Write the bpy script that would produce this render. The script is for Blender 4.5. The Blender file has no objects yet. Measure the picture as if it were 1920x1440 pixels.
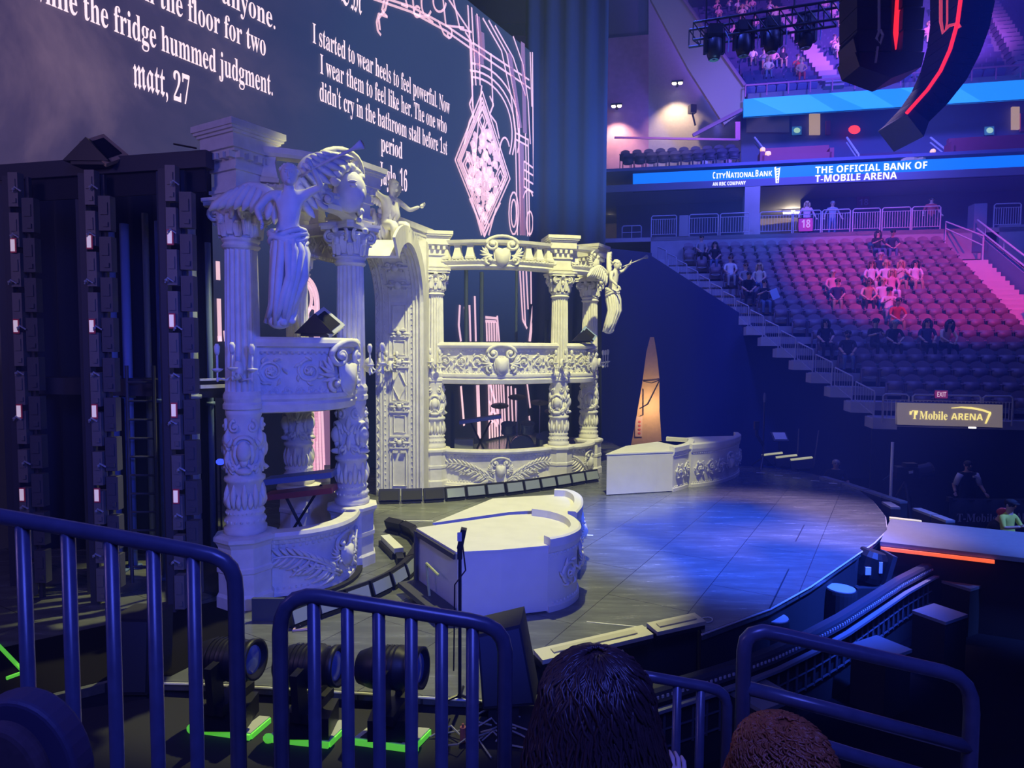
import bpy, math, random
from math import sin, cos, pi, sqrt, atan2, radians
from mathutils import Vector, Matrix
SC = bpy.context.scene
COL = SC.collection
random.seed(7)
# ------------------------------------------------------------------ camera (world +Y = level view direction, +X = right)
FPX, HORIZON, ROLL, EYE = 1220.0, 652.0, 0.006, 3.6
PITCH = math.atan((720 - HORIZON) / FPX)
cam = bpy.data.cameras.new('camera'); cam.sensor_width = 36; cam.lens = FPX / 1920 * 36
cam.clip_start = .05; cam.clip_end = 400
camo = bpy.data.objects.new('camera', cam); COL.objects.link(camo)
CAMR = Matrix.Rotation(pi/2 - PITCH, 3, 'X') @ Matrix.Rotation(ROLL, 3, 'Z')
camo.matrix_world = Matrix.Translation((0, 0, EYE)) @ CAMR.to_4x4()
SC.camera = camo
def ray(px, py): return CAMR @ Vector(((px - 960) / FPX, -(py - 720) / FPX, -1))
def at(px, py, Y):
    d = ray(px, py); return Vector((0, 0, EYE)) + d * (Y / d.y)
def gr(px, py, z=0.0):
    d = ray(px, py); return Vector((0, 0, EYE)) + d * ((z - EYE) / d.z)
# ------------------------------------------------------------------ colour management, world, stage lamps and added fill lights
SC.view_settings.view_transform = 'Standard'; SC.view_settings.look = 'None'
SC.view_settings.exposure = 0.0; SC.view_settings.gamma = 1.0; SC.view_settings.use_curve_mapping = False
wd = bpy.data.worlds.new('world'); SC.world = wd; wd.use_nodes = True
wd.node_tree.nodes['Background'].inputs[0].default_value = (.10, .14, 1, 1)
wd.node_tree.nodes['Background'].inputs[1].default_value = .06
# thin stage haze filling the arena
vs_ = wd.node_tree.nodes.new('ShaderNodeVolumeScatter'); vs_.inputs['Color'].default_value = (.35, .5, 1, 1); vs_.inputs['Density'].default_value = .0045
wd.node_tree.links.new(vs_.outputs['Volume'], wd.node_tree.nodes['World Output'].inputs['Volume'])
def lamp(name, kind, loc, target, col, power, size=.5, cone=60, blend=.5, sizey=None):
    l = bpy.data.lights.new(name, kind); l.color = col; l.energy = power
    if kind == 'SPOT': l.spot_size = radians(cone); l.spot_blend = blend; l.shadow_soft_size = size
    elif kind == 'AREA':
        l.size = size
        if sizey: l.shape = 'RECTANGLE'; l.size_y = sizey
    else: l.shadow_soft_size = size
    o = bpy.data.objects.new(name, l); COL.objects.link(o); o.location = loc
    if target is not None: o.rotation_euler = (Vector(target) - Vector(loc)).to_track_quat('-Z', 'Y').to_euler()
    return o
lamp('key_spot', 'SPOT', (.3, 11.8, 15.5), (-1.9, 10.5, 0), (1, .99, .42), 9400, .12, 36, .25)
lamp('key_spot', 'SPOT', (2.2, 9.0, 15.5), (.5, 16.6, 2.8), (1, .99, .42), 11000, .12, 36, .3)
lamp('blue_wash', 'AREA', (.5, -1.2, 7.5), (-1.8, 9.2, 2.5), (.085, .12, 1), 260, 2)
lamp('blue_box_spot', 'SPOT', (2.5, -.5, 4.6), (-1.7, 9.0, 2.6), (.06, .10, 1), 2500, .3, 46, .6)
lamp('blue_floor_spot', 'SPOT', (9, 5, 15), (4.2, 12.0, 0), (.03, .10, 1), 84000, .4, 24, .8)
lamp('lilac_floor_spot', 'SPOT', (11, 16, 16), (6.0, 13.6, 0), (.62, .44, .9), 30000, .4, 23, .9)
lamp('runway_blue_spot', 'SPOT', (16, 6, 14), (11.5, 12.2, 0), (.07, .17, 1), 26000, .4, 24, .6)
lamp('curtain_teal_spot', 'SPOT', (7, 17, 6), (2, 27.4, 15), (.2, .42, 1), 4200, .4, 60, .8)
lamp('violet_side_light', 'AREA', (-8, 1, 7), (-4, 9.5, 5), (.42, .28, .75), 150, 2)
lamp('rail_light', 'AREA', (1, -1.5, 9), (0, 2.2, 2.4), (.09, .11, 1), 75, 2)
lamp('stand_blue_wash', 'SPOT', (4, 21, 21), (12.5, 30, 4), (.06, .10, 1), 9000, .5, 62, .5)
lamp('stand_pink_spot', 'SPOT', (13, 8, 20), (16.6, 27.2, 5.9), (1, .03, .18), 20000, .6, 27, .5)
lamp('arena_blue_fill', 'AREA', (14, 18, 19), (15, 40, 9), (.09, .12, 1), 2000, 6)  # added fill light, lifts the far stands like blue haze
lamp('suite_blue_fill', 'SPOT', (13, 25, 17.5), (16, 37, 13.5), (.12, .11, 1), 9000, .5, 90, .6)  # added blue fill, brightens the dark suites
lamp('upper_lilac_fill', 'SPOT', (7, 30, 14.5), (9.5, 40, 17.5), (.42, .36, .9), 1500, .5, 80, .6)  # added lilac fill, brightens the dark upper fascia and walls
lamp('upper_pink_wash', 'SPOT', (24, 26, 24), (20, 50, 25), (.42, .13, 1), 34000, .8, 70, .6)
# ------------------------------------------------------------------ materials
MATS = {}
def mat(name, col, rough=.6, metal=0, emit=None, es=0, noise=0, nscale=8, bump=0, spec=.5, alpha=1):
    if name in MATS: return MATS[name]
    m = bpy.data.materials.new(name); m.use_nodes = True; nt = m.node_tree; b = nt.nodes['Principled BSDF']
    b.inputs['Base Color'].default_value = (*col, 1); b.inputs['Roughness'].default_value = rough
    b.inputs['Metallic'].default_value = metal; b.inputs['Specular IOR Level'].default_value = spec
    if emit: b.inputs['Emission Color'].default_value = (*emit, 1); b.inputs['Emission Strength'].default_value = es
    if noise or bump:
        tc = nt.nodes.new('ShaderNodeTexCoord'); n = nt.nodes.new('ShaderNodeTexNoise')
        n.inputs['Scale'].default_value = nscale; n.inputs['Detail'].default_value = 5
        nt.links.new(tc.outputs['Object'], n.inputs['Vector'])
        if noise:
            r = nt.nodes.new('ShaderNodeValToRGB')
            r.color_ramp.elements[0].position = .3; r.color_ramp.elements[1].position = .7
            r.color_ramp.elements[0].color = (*[c * (1 - noise) for c in col], 1)
            r.color_ramp.elements[1].color = (*[min(1, c * (1 + noise)) for c in col], 1)
            nt.links.new(n.outputs['Fac'], r.inputs['Fac']); nt.links.new(r.outputs['Color'], b.inputs['Base Color'])
        if bump:
            bp = nt.nodes.new('ShaderNodeBump'); bp.inputs['Strength'].default_value = bump; bp.inputs['Distance'].default_value = .02
            nt.links.new(n.outputs['Fac'], bp.inputs['Height']); nt.links.new(bp.outputs['Normal'], b.inputs['Normal'])
    MATS[name] = m; return m
PLASTER = mat('plaster', (.80, .78, .72), .75, noise=.08, nscale=6, bump=.15)
PLINTH = mat('plinth_paint', (.74, .73, .70), .7, noise=.04, nscale=4)
BLACK = mat('black_metal', (.012, .012, .016), .45)
MATTE = mat('matte_black', (.02, .02, .028), .9)
DARK = mat('dark_grey', (.05, .05, .065), .6)
STEEL = mat('scaffold_steel', (.16, .16, .2), .4, metal=.6)
BLUERAIL = mat('painted_rail', (.07, .075, .13), .28, noise=.12, nscale=30)
GREY = mat('grey_metal', (.42, .43, .47), .4)
CONC = mat('concrete', (.38, .36, .36), .85, noise=.1, nscale=1.2, bump=.1)
WARMBULB = mat('warm_lamp', (1, .9, .7), .5, emit=(1, .85, .55), es=9)
WHITE = mat('white_paint', (.8, .8, .8), .6)
# ------------------------------------------------------------------ mesh builder
MATW = {}
class MB:
    def __init__(s): s.v = []; s.f = []; s.mi = []; s.T = Matrix.Identity(4); s.k = 0
    def add(s, vs, fs):
        n = len(s.v); T = s.T
        s.v += [T @ Vector(v) for v in vs]; s.f += [[i + n for i in f] for f in fs]; s.mi += [s.k] * len(fs); return s
    def box(s, c, d, rz=0, top=None, R=None):
        x, y, z = d[0]/2, d[1]/2, d[2]/2; t = top or (1, 1)
        vs = [(-x,-y,-z),(x,-y,-z),(x,y,-z),(-x,y,-z),(-x*t[0],-y*t[1],z),(x*t[0],-y*t[1],z),(x*t[0],y*t[1],z),(-x*t[0],y*t[1],z)]
        M = R or Matrix.Rotation(rz, 3, 'Z'); c = Vector(c)
        return s.add([M @ Vector(v) + c for v in vs], [(3,2,1,0),(4,5,6,7),(0,1,5,4),(1,2,6,5),(2,3,7,6),(3,0,4,7)])
    def bar(s, a, b, w, h=None):
        a, b = Vector(a), Vector(b); d = b - a
        if d.length < 1e-6: return s
        R = d.to_track_quat('Z', 'Y').to_matrix()
        return s.box((a + b)/2, (w, h or w, d.length), R=R)
    def tube(s, pts, r, n=8, cap=True, closed=False):
        pts = [Vector(p) for p in pts]; m = len(pts)
        if m < 2: return s
        rs = r if isinstance(r, (list, tuple)) else [r] * m
        vs = []; fs = []; up = None
        for i, p in enumerate(pts):
            if closed: t = pts[(i+1) % m] - pts[i-1]
            else: t = (pts[min(i+1, m-1)] - pts[max(i-1, 0)])
            if t.length < 1e-9: t = Vector((0, 0, 1))
            t.normalize()
            if up is None:
                up = Vector((0, 0, 1)) if abs(t.z) < .9 else Vector((1, 0, 0))
            a = t.cross(up)
            if a.length < 1e-6: a = t.orthogonal()
            a.normalize(); b = a.cross(t); up = b
            for k in range(n):
                q = 2*pi*k/n; vs.append(p + (a*cos(q) + b*sin(q)) * rs[i])
        for i in range(m if closed else m - 1):
            j = (i+1) % m
            for k in range(n):
                fs.append((i*n+k, i*n+(k+1) % n, j*n+(k+1) % n, j*n+k))
        if cap and not closed: fs.append(tuple(range(n-1, -1, -1))); fs.append(tuple((m-1)*n+k for k in range(n)))
        return s.add(vs, fs)
    def lathe(s, prof, c=(0,0,0), n=24, flute=0, fd=0, R=None, cap=True):
        c = Vector(c); vs = []; fs = []; M = R or Matrix.Identity(3)
        for (r, z) in prof:
            for k in range(n):
                q = 2*pi*k/n; rr = r - (fd*abs(sin(q*flute/2))**.6 if flute else 0)
                vs.append(M @ Vector((rr*cos(q), rr*sin(q), z)) + c)
        m = len(prof)
        for i in range(m-1):
            for k in range(n): fs.append((i*n+k, i*n+(k+1) % n, (i+1)*n+(k+1) % n, (i+1)*n+k))
        if cap: fs.append(tuple(range(n-1, -1, -1))); fs.append(tuple((m-1)*n+k for k in range(n)))
        return s.add(vs, fs)
    def ell(s, c, r, R=None, n=8, m=5):
        c = Vector(c); M = R or Matrix.Identity(3); vs = []; fs = []
        if not isinstance(r, (list, tuple)): r = (r, r, r)
        for i in range(m+1):
            th = pi*i/m
            for k in range(n):
                q = 2*pi*k/n; vs.append(M @ Vector((r[0]*sin(th)*cos(q), r[1]*sin(th)*sin(q), r[2]*cos(th))) + c)
        for i in range(m):
            for k in range(n): fs.append((i*n+k, (i+1)*n+k, (i+1)*n+(k+1) % n, i*n+(k+1) % n))
        return s.add(vs, fs)
    def prism(s, poly, z0, z1):
        n = len(poly); vs = [(p[0], p[1], z0) for p in poly] + [(p[0], p[1], z1) for p in poly]
        return s.add(vs, [tuple(range(n-1, -1, -1)), tuple(range(n, 2*n))] + [(i, (i+1) % n, n+(i+1) % n, n+i) for i in range(n)])
    def slab(s, poly, off):                       # any planar 3-D polygon, thickened by the vector off
        n = len(poly); o = Vector(off); P = [Vector(p) for p in poly]
        return s.add(P + [p + o for p in P], [tuple(range(n-1, -1, -1)), tuple(range(n, 2*n))] + [(i, (i+1) % n, n+(i+1) % n, n+i) for i in range(n)])
    def grid(s, fn, nu, nv):
        vs = [fn(i/nu, j/nv) for j in range(nv+1) for i in range(nu+1)]
        return s.add(vs, [(j*(nu+1)+i, j*(nu+1)+i+1, (j+1)*(nu+1)+i+1, (j+1)*(nu+1)+i) for j in range(nv) for i in range(nu)])
    def sweep(s, path, prof, closed=True):        # path: list of (pos, outward normal); prof: (offset outward, z)
        n = len(prof); vs = []; fs = []
        for p, nn in path:
            for o, z in prof: vs.append((p.x + nn.x*o, p.y + nn.y*o, z))
        L = len(path)
        for i in range(L-1):
            for k in range(n if closed else n-1): fs.append((i*n+k, (i+1)*n+k, (i+1)*n+(k+1) % n, i*n+(k+1) % n))
        if closed: fs.append(tuple(range(n))); fs.append(tuple((L-1)*n+k for k in range(n-1, -1, -1)))
        return s.add(vs, fs)
    def build(s, name, m, parent=None, smooth=False):
        me = bpy.data.meshes.new(name); W = MATW.get(parent.name) if parent else None
        vs = [W.inverted() @ v for v in s.v] if W is not None else s.v
        me.from_pydata([tuple(v) for v in vs], [], s.f); me.update()
        for mm in (m if isinstance(m, (list, tuple)) else [m]): me.materials.append(mm)
        if isinstance(m, (list, tuple)): me.polygons.foreach_set('material_index', s.mi)
        if smooth: me.polygons.foreach_set('use_smooth', [True] * len(me.polygons))
        o = bpy.data.objects.new(name, me); COL.objects.link(o)
        if parent: o.parent = parent
        MATW[o.name] = W if W is not None else Matrix.Identity(4)
        return o
def tag(o, label, cat, group=None, kind=None):
    o['label'] = label; o['category'] = cat
    if group: o['group'] = group
    if kind: o['kind'] = kind
    return o
def thing(name, label, cat, loc=(0, 0, 0), rz=0, group=None):
    o = bpy.data.objects.new(name, None); COL.objects.link(o); o.location = loc; o.rotation_euler = (0, 0, rz)
    o.empty_display_size = .2
    MATW[o.name] = Matrix.Translation(loc) @ Matrix.Rotation(rz, 4, 'Z')
    return tag(o, label, cat, group)
def struct(name, mb, m, smooth=False):
    o = mb.build(name, m, None, smooth); o['kind'] = 'structure'; return o
def copy_tree(o, parent=None):
    c = o.copy(); COL.objects.link(c)
    if parent: c.parent = parent
    for ch in list(o.children): copy_tree(ch, c)
    return c
def lerp(a, b, t): return a + (b - a) * t
class Path:
    def __init__(s, A, B, bulge, n=24, flip=1):
        A, B = Vector((A[0], A[1], 0)), Vector((B[0], B[1], 0)); d = (B - A).normalized(); nn = Vector((d.y, -d.x, 0)) * flip
        P = [A.lerp(B, i/n) + nn * bulge * 4 * (i/n) * (1 - i/n) for i in range(n+1)]
        s.set(P, flip)
    def set(s, P, flip=1):
        s.P = P; s.N = []; s.L = [0]; m = len(P)
        for i in range(m):
            t = (P[min(i+1, m-1)] - P[max(i-1, 0)]).normalized(); s.N.append(Vector((t.y, -t.x, 0)) * flip)
            if i: s.L.append(s.L[-1] + (P[i] - P[i-1]).length)
        s.len = s.L[-1]; s.pairs = list(zip(s.P, s.N)); return s
    def pt(s, a):
        a = max(0, min(s.len, a))
        for i in range(len(s.L)-1):
            if a <= s.L[i+1] + 1e-9:
                t = (a - s.L[i]) / max(1e-9, s.L[i+1] - s.L[i]); return s.P[i].lerp(s.P[i+1], t), s.N[i].lerp(s.N[i+1], t).normalized()
        return s.P[-1], s.N[-1]
    def S(s, off=0):
        def f(a, z, h=0):
            p, n = s.pt(a); q = p + n * (off + h); return Vector((q.x, q.y, z))
        return f
# ------------------------------------------------------------------ carved ornament, laid on a surface S(a, z, h)
def blade(mb, S, a, z, ang, L, w, h=.02, curl=0, n=5):
    pts = []; rs = []; m = 5
    for i in range(m+1):
        t = i/m; q = ang + curl*t
        pts.append(S(a, z, h + .03*sin(pi*t))); rs.append(max(.003, w*sin(pi*(.12 + .86*t))))
        a += L/m*cos(q); z += L/m*sin(q)
    mb.tube(pts, rs, n)
def spiral(mb, S, a, z, r0, turns, start, sgn=1, w=.025, h=.03, r1=.15, n=6, steps=None):
    k = steps or int(14*turns) + 4; pts = []; rs = []
    for i in range(k+1):
        t = i/k; r = r0*(1 - t*(1-r1)); q = start + sgn*2*pi*turns*t
        pts.append(S(a + r*cos(q), z + r*sin(q), h + .02*t)); rs.append(w*(1 - .45*t))
    mb.tube(pts, rs, n); mb.ell(S(a, z, h + .03), w*1.25, n=6, m=4)
def frond(mb, S, a, z, sg, L, H, nl=11, w=.028):
    P = []
    for i in range(nl+1):
        t = i/nl; P.append((a + sg*L*t, z + H*(.95*sin(t*1.9) - .15*t)))
    mb.tube([S(p[0], p[1], .05) for p in P], [w*.8*(1-.6*i/nl) for i in range(nl+1)], 6)
    for i in range(1, nl+1):
        t = i/nl; x, y = P[i]
        for up in (1, -1):
            l = (H*.75)*(1 - .45*t)*(1.05 if up < 0 else .75)
            an = (1.05 if up > 0 else -.75) - .1*t
            if sg < 0: an = pi - an
            blade(mb, S, x, y, an, l, w*(1.1-.4*t), .025, curl=-.55*up*sg)
def shield(mb, S, a, z, w, h):
    O = [(-.5,.45),(-.32,.5),(0,.42),(.32,.5),(.5,.45),(.46,.1),(.42,-.15),(.25,-.38),(0,-.52),(-.25,-.38),(-.42,-.15),(-.46,.1)]
    ring = [S(a + x*w, z + y*h, .03) for x, y in O]; mid = [S(a + x*w*.82, z + y*h*.84, .11) for x, y in O]
    n = len(O); mb.add(ring + mid + [S(a, z, .15)], [(i, (i+1) % n, n+(i+1) % n, n+i) for i in range(n)] + [(n+i, n+(i+1) % n, 2*n) for i in range(n)])
    mb.tube(ring, .02*w/.4, 6, closed=True)
def cartouche(mb, S, a, z, s=1.0, face=False):
    if face:
        mb.ell(S(a, z, .06*s), (.17*s, .12*s, .23*s), n=12, m=8); mb.ell(S(a, z-.03*s, .2*s), (.03*s, .04*s, .07*s), n=6, m=4)
        for sg in (-1, 1):
            mb.ell(S(a + sg*.07*s, z+.04*s, .16*s), (.04*s, .03*s, .02*s), n=6, m=4); mb.ell(S(a+sg*.075*s, z+.085*s, .155*s), (.05*s, .03*s, .014*s), n=6, m=4)
        mb.ell(S(a, z-.12*s, .15*s), (.06*s, .03*s, .022*s), n=6, m=4)
        for k in range(9):
            q = pi*(k/8); mb.ell(S(a + .2*s*cos(q), z+.06*s+.2*s*sin(q), .07*s), .06*s, n=6, m=4)
    else: shield(mb, S, a, z-.08*s, .36*s, .46*s)
    for sg in (-1, 1):
        spiral(mb, S, a+sg*.2*s, z+.22*s, .15*s, 1.4, pi/2, -sg, .045*s, .06*s)
        spiral(mb, S, a+sg*.27*s, z-.14*s, .1*s, 1.2, -pi/2, sg, .032*s, .05*s)
        for k in range(5):
            an = .25+.4*k - .8
            blade(mb, S, a+sg*(.2+.02*k)*s, z-.02*s, an if sg > 0 else pi-an, .26*s, .035*s, .03, curl=.5*sg)
    pts = [S(a + .34*s*cos(q), z + .22*s + .2*s*sin(q), .07*s) for q in [pi*i/10 for i in range(11)]]
    mb.tube(pts, .04*s, 6)
def scrolls(mb, S, a0, a1, z, r):
    n = max(1, round((a1-a0)/(2.1*r))); st = (a1-a0)/n
    for i in range(n):
        c = a0 + st*(i+.5); up = 1 if i % 2 else -1
        spiral(mb, S, c, z, r*.85, 1.7, pi/2*up if up > 0 else -pi/2, up, r*.12, .035)
        for k in range(6):
            q = 2*pi*k/6 + .3; blade(mb, S, c + r*.75*cos(q), z + r*.75*sin(q), q + .9*up, r*.55, r*.12, .03, curl=.8*up)
        for k in range(5):
            q = 2*pi*k/5; blade(mb, S, c, z, q, r*.33, r*.1, .05)
def beads(mb, S, a0, a1, z, r=.025, step=.075, h=.02):
    n = max(1, int((a1-a0)/step))
    for i in range(n): mb.ell(S(a0 + (i+.5)*(a1-a0)/n, z, h), (r, r, r*1.15), n=5, m=3)
def dentils(mb, S, a0, a1, z, w=.05, hh=.07, d=.05, step=.1):
    n = max(1, int((a1-a0)/step))
    for i in range(n):
        a = a0 + (i+.25)*(a1-a0)/n; q = [S(a, z, 0), S(a+w, z, 0), S(a+w, z+hh, 0), S(a, z+hh, 0)]
        p = S(a, z, d) - S(a, z, 0); mb.slab(q, p)
# ------------------------------------------------------------------ text
def styled(s, st):
    U, Lw, D = {'serif': (0x1D400, 0x1D41A, 0x1D7CE), 'sans': (0x1D5D4, 0x1D5EE, 0x1D7EC), 'gothic': (0x1D56C, 0x1D586, 0x1D7CE), 'plain': (65, 97, 48)}[st]
    o = ''
    for c in s:
        o += chr(U+ord(c)-65) if 'A' <= c <= 'Z' else chr(Lw+ord(c)-97) if 'a' <= c <= 'z' else chr(D+ord(c)-48) if '0' <= c <= '9' else c
    return o
def text(name, s, st, origin, xdir, zdir, width, height, m, parent=None, depth=.01, align=0, fat=0):
    """flat lettering standing on the plane (xdir, zdir): fits the given width, cap height `height`"""
    cu = bpy.data.curves.new('t', 'FONT'); cu.body = styled(s, st); cu.size = 1; cu.extrude = .0; cu.offset = fat; cu.resolution_u = 3
    o = bpy.data.objects.new('t', cu); COL.objects.link(o)
    dg = bpy.context.evaluated_depsgraph_get(); me = bpy.data.meshes.new_from_object(o.evaluated_get(dg))
    V = [v.co.copy() for v in me.vertices]; F = [list(p.vertices) for p in me.polygons]
    bpy.data.objects.remove(o); bpy.data.curves.remove(cu); bpy.data.meshes.remove(me)
    x0 = min(v.x for v in V); x1 = max(v.x for v in V); k = width/(x1-x0); kz = height/.7
    X, Z, O = Vector(xdir).normalized(), Vector(zdir).normalized(), Vector(origin); Nn = X.cross(Z) * depth
    mb = MB(); mb.add([O + X*((v.x-x0)*k - align*width) + Z*(v.y*kz) + Nn for v in V], F)
    return mb.build(name, m, parent)
# ------------------------------------------------------------------ stage axes: s runs across the stage, u runs upstage
YAW = radians(30.7)
s_ = Vector((sin(YAW), cos(YAW), 0)); u_ = Vector((-cos(YAW), sin(YAW), 0)); Z_ = Vector((0, 0, 1))
def stg(a, b, z=0): return s_*a + u_*b + Vector((0, 0, z))
# ------------------------------------------------------------------ setting
mb = MB(); mb.box((10, 25, -1.6), (110, 100, .2)); struct('floor', mb, mat('arena_floor', (.008, .008, .014), .9, spec=.1))
mb = MB(); mb.box((8, 74, 15), (110, .4, 46)); struct('wall_back', mb, mat('arena_wall', (.02, .022, .06), .9))
mb = MB(); mb.box((8, 25, 40), (110, 100, .3)); struct('ceiling', mb, mat('arena_ceiling', (.01, .01, .02), .9))
# ------------------------------------------------------------------ stage
def shader_floor():
    m = bpy.data.materials.new('stage_floor_paint'); m.use_nodes = True; nt = m.node_tree; b = nt.nodes['Principled BSDF']; L = nt.links.new
    tc = nt.nodes.new('ShaderNodeTexCoord'); mp = nt.nodes.new('ShaderNodeMapping'); mp.inputs['Rotation'].default_value = (0, 0, -pi/2 + YAW)
    L(tc.outputs['Object'], mp.inputs['Vector'])
    br = nt.nodes.new('ShaderNodeTexBrick'); br.inputs['Scale'].default_value = 1; br.inputs['Brick Width'].default_value = 2.4; br.inputs['Row Height'].default_value = 1.2
    br.inputs['Mortar Size'].default_value = .006; br.inputs['Color1'].default_value = (.14, .15, .15, 1); br.inputs['Color2'].default_value = (.155, .165, .16, 1); br.inputs['Mortar'].default_value = (.05, .05, .055, 1)
    L(mp.outputs['Vector'], br.inputs['Vector'])
    mp2 = nt.nodes.new('ShaderNodeMapping'); mp2.inputs['Scale'].default_value = (.9, 5, 1); mp2.inputs['Rotation'].default_value = (0, 0, -.2); L(tc.outputs['Object'], mp2.inputs['Vector'])
    n = nt.nodes.new('ShaderNodeTexNoise'); n.inputs['Scale'].default_value = 1.2; n.inputs['Detail'].default_value = 7; n.inputs['Roughness'].default_value = .7; L(mp2.outputs['Vector'], n.inputs['Vector'])
    r = nt.nodes.new('ShaderNodeValToRGB'); r.color_ramp.elements[0].position = .45; r.color_ramp.elements[1].position = .8
    r.color_ramp.elements[0].color = (.8, .8, .8, 1); r.color_ramp.elements[1].color = (1.5, 1.5, 1.5, 1); L(n.outputs['Fac'], r.inputs['Fac'])
    mx = nt.nodes.new('ShaderNodeMix'); mx.data_type = 'RGBA'; mx.blend_type = 'MULTIPLY'; mx.inputs[0].default_value = 1
    L(br.outputs['Color'], mx.inputs[6]); L(r.outputs['Color'], mx.inputs[7]); L(mx.outputs[2], b.inputs['Base Color'])
    r2 = nt.nodes.new('ShaderNodeMapRange'); r2.inputs[3].default_value = .16; r2.inputs[4].default_value = .34; L(n.outputs['Fac'], r2.inputs[0]); L(r2.outputs[0], b.inputs['Roughness'])
    return m
FLOORM = shader_floor()
edge_px = [(300,1277),(390,1279),(680,1296),(930,1312),(990,1236),(1150,1196),(1308,1160),(1316,1187),(1444,1140),(1520,1098),(1590,1050),(1640,1016),(1663,993),(1660,968),(1636,938),(1600,911),(1545,893),(1490,882),(1430,876),(1385,873),(1300,868),(1220,866)]
edge = [gr(*p) for p in edge_px]
poly = [(p.x, p.y) for p in edge] + [(p.x, p.y) for p in (stg(23.4, 9.5), stg(24.4, 14.6), stg(-2, 14.6), stg(-1.5, 9.5), gr(215, 1277))]
st = thing('stage', 'round-fronted grey stage deck with scuffed glossy floor in front of the theatre set', 'stage', (1, 11, -1.5))
mb = MB(); mb.prism(poly, -.1, 0); mb.build('deck', FLOORM, st)
mb = MB(); c = sum((Vector(p) for p in poly), Vector((0, 0)))/len(poly); mb.prism([tuple(c + (Vector(p)-c)*.992) for p in poly], -1.5, -.1); mb.build('skirt', MATTE, st)
E2 = [p + Vector((0, 0, .012)) for p in edge]
mb = MB(); mb.tube([p + Vector((0, -.012, -.02)) for p in edge[0:4]], .014, 6); mb.build('edge_trim', mat('edge_aluminium', (.75, .75, .72), .4), st)
mb = MB(); mb.tube([p + Vector((0, 0, -.02)) for p in edge[7:20]], .016, 6); mb.build('edge_trim', mat('edge_aluminium', (.75, .75, .72), .4), st)
mb = MB(); cl = [gr(384, 1236), gr(420, 1200), gr(455, 1172), gr(440, 1120), stg(2, 9.6), stg(-1.4, 9.6), gr(225, 1270), gr(320, 1268)]; mb.slab(cl, Z_*.006); mb.build('black_floor_cloth', mat('floor_shade_black', (.012, .011, .014), .95, spec=0), st)  # added black sheet painting the deep shade on the deck under the scaffold
# tape marks and seams on the deck
def tape(pts, w, m, name='tape_mark'):
    mb = MB()
    for a, b in zip(pts[:-1], pts[1:]):
        a, b = gr(*a), gr(*b); d = (b-a).normalized(); n = Vector((-d.y, d.x, 0))*w/2
        mb.slab([a-n, b-n, b+n, a+n], (0, 0, .004))
    return mb.build(name, m, st)
tp = mat('white_tape', (.75, .75, .72), .6)
tape([(722, 976), (812, 977)], .05, tp); tape([(726, 992), (748, 990)], .07, mat('red_tape', (.8, .25, .2), .6)); tape([(1443, 1141), (1479, 1067)], .02, MATTE); tape([(1492, 1015), (1508, 984)], .02, MATTE)
tape([(1100, 1166), (1226, 1178)], .02, tp); tape([(1094, 1003), (1112, 1004)], .06, tp)
for k in range(5): tape([(1418+34*k, 886+5*k), (1434+34*k, 887+5*k)], .06, tp)
spill = [gr(1312+22*cos(q*.2618)-6+8*cos(q*.2618), 1163+5*sin(q*.5236)) for q in range(24)]
mb = MB(); mb.tube([p + Vector((0, 0, .006)) for p in spill], .008, 5, closed=True); mb.build('tape_loop', tp, st)
# runway
rw = thing('runway', 'blue-lit narrow runway leading off the right of the round stage', 'runway', (10, 12, -1.5))
a1, a2 = gr(1682, 974), gr(1664, 1017); dirr = ((gr(1920, 1000) - gr(1682, 974)).normalized() + (gr(1882, 1040) - gr(1664, 1017)).normalized())/2
b1, b2 = a1 + dirr*7, a2 + dirr*7; a1 = a1 - dirr*.12; a2 = a2 - dirr*.12
mb = MB(); mb.slab([a2 + Vector((0,0,-.08)), b2 + Vector((0,0,-.08)), b1 + Vector((0,0,-.08)), a1 + Vector((0,0,-.08))], (0, 0, .08)); mb.build('deck', mat('runway_paint', (.26, .27, .29), .5, noise=.05), rw)
i1, i2 = a1.lerp(a2, .06), a2.lerp(a1, .06)
mb = MB(); mb.slab([p + Vector((0, 0, -1.5)) for p in (i2, i2 + dirr*6.9, i1 + dirr*6.9, i1)], (0, 0, 1.41)); mb.build('skirt', MATTE, rw)
mb = MB(); mb.bar(a2 + Vector((0, -.03, -.12)), a2 + dirr*1.75 + Vector((0, -.03, -.12)), .05, .06); mb.build('orange_edge_light', mat('orange_led', (1, .3, .1), .5, emit=(1, .13, .03), es=1.0), rw)
# ------------------------------------------------------------------ LED screen with its lettering and line art
SB = 13.5
def scr(px, py, off=.03):
    d = ray(px, py); o = Vector((0, 0, EYE)); t = (SB - off - o.dot(u_)) / d.dot(u_); return o + d*t
tr = scr(996, 96)
ZT = tr.z; AR = tr.dot(s_)
scrm = bpy.data.materials.new('led_screen_image'); scrm.use_nodes = True; nt = scrm.node_tree; b = nt.nodes['Principled BSDF']; L = nt.links.new
b.inputs['Base Color'].default_value = (.01, .01, .015, 1); b.inputs['Roughness'].default_value = .6
tc = nt.nodes.new('ShaderNodeTexCoord')
n = nt.nodes.new('ShaderNodeTexNoise'); n.inputs['Scale'].default_value = .22; n.inputs['Detail'].default_value = 8; n.inputs['Roughness'].default_value = .62; n.inputs['Distortion'].default_value = .5
L(tc.outputs['Object'], n.inputs['Vector'])
r = nt.nodes.new('ShaderNodeValToRGB'); e = r.color_ramp.elements
e[0].position = .38; e[0].color = (.034, .028, .085, 1); e[1].position = .68; e[1].color = (.15, .10, .18, 1)
x = e.new(.52); x.color = (.062, .045, .115, 1); L(n.outputs['Fac'], r.inputs['Fac'])
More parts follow.
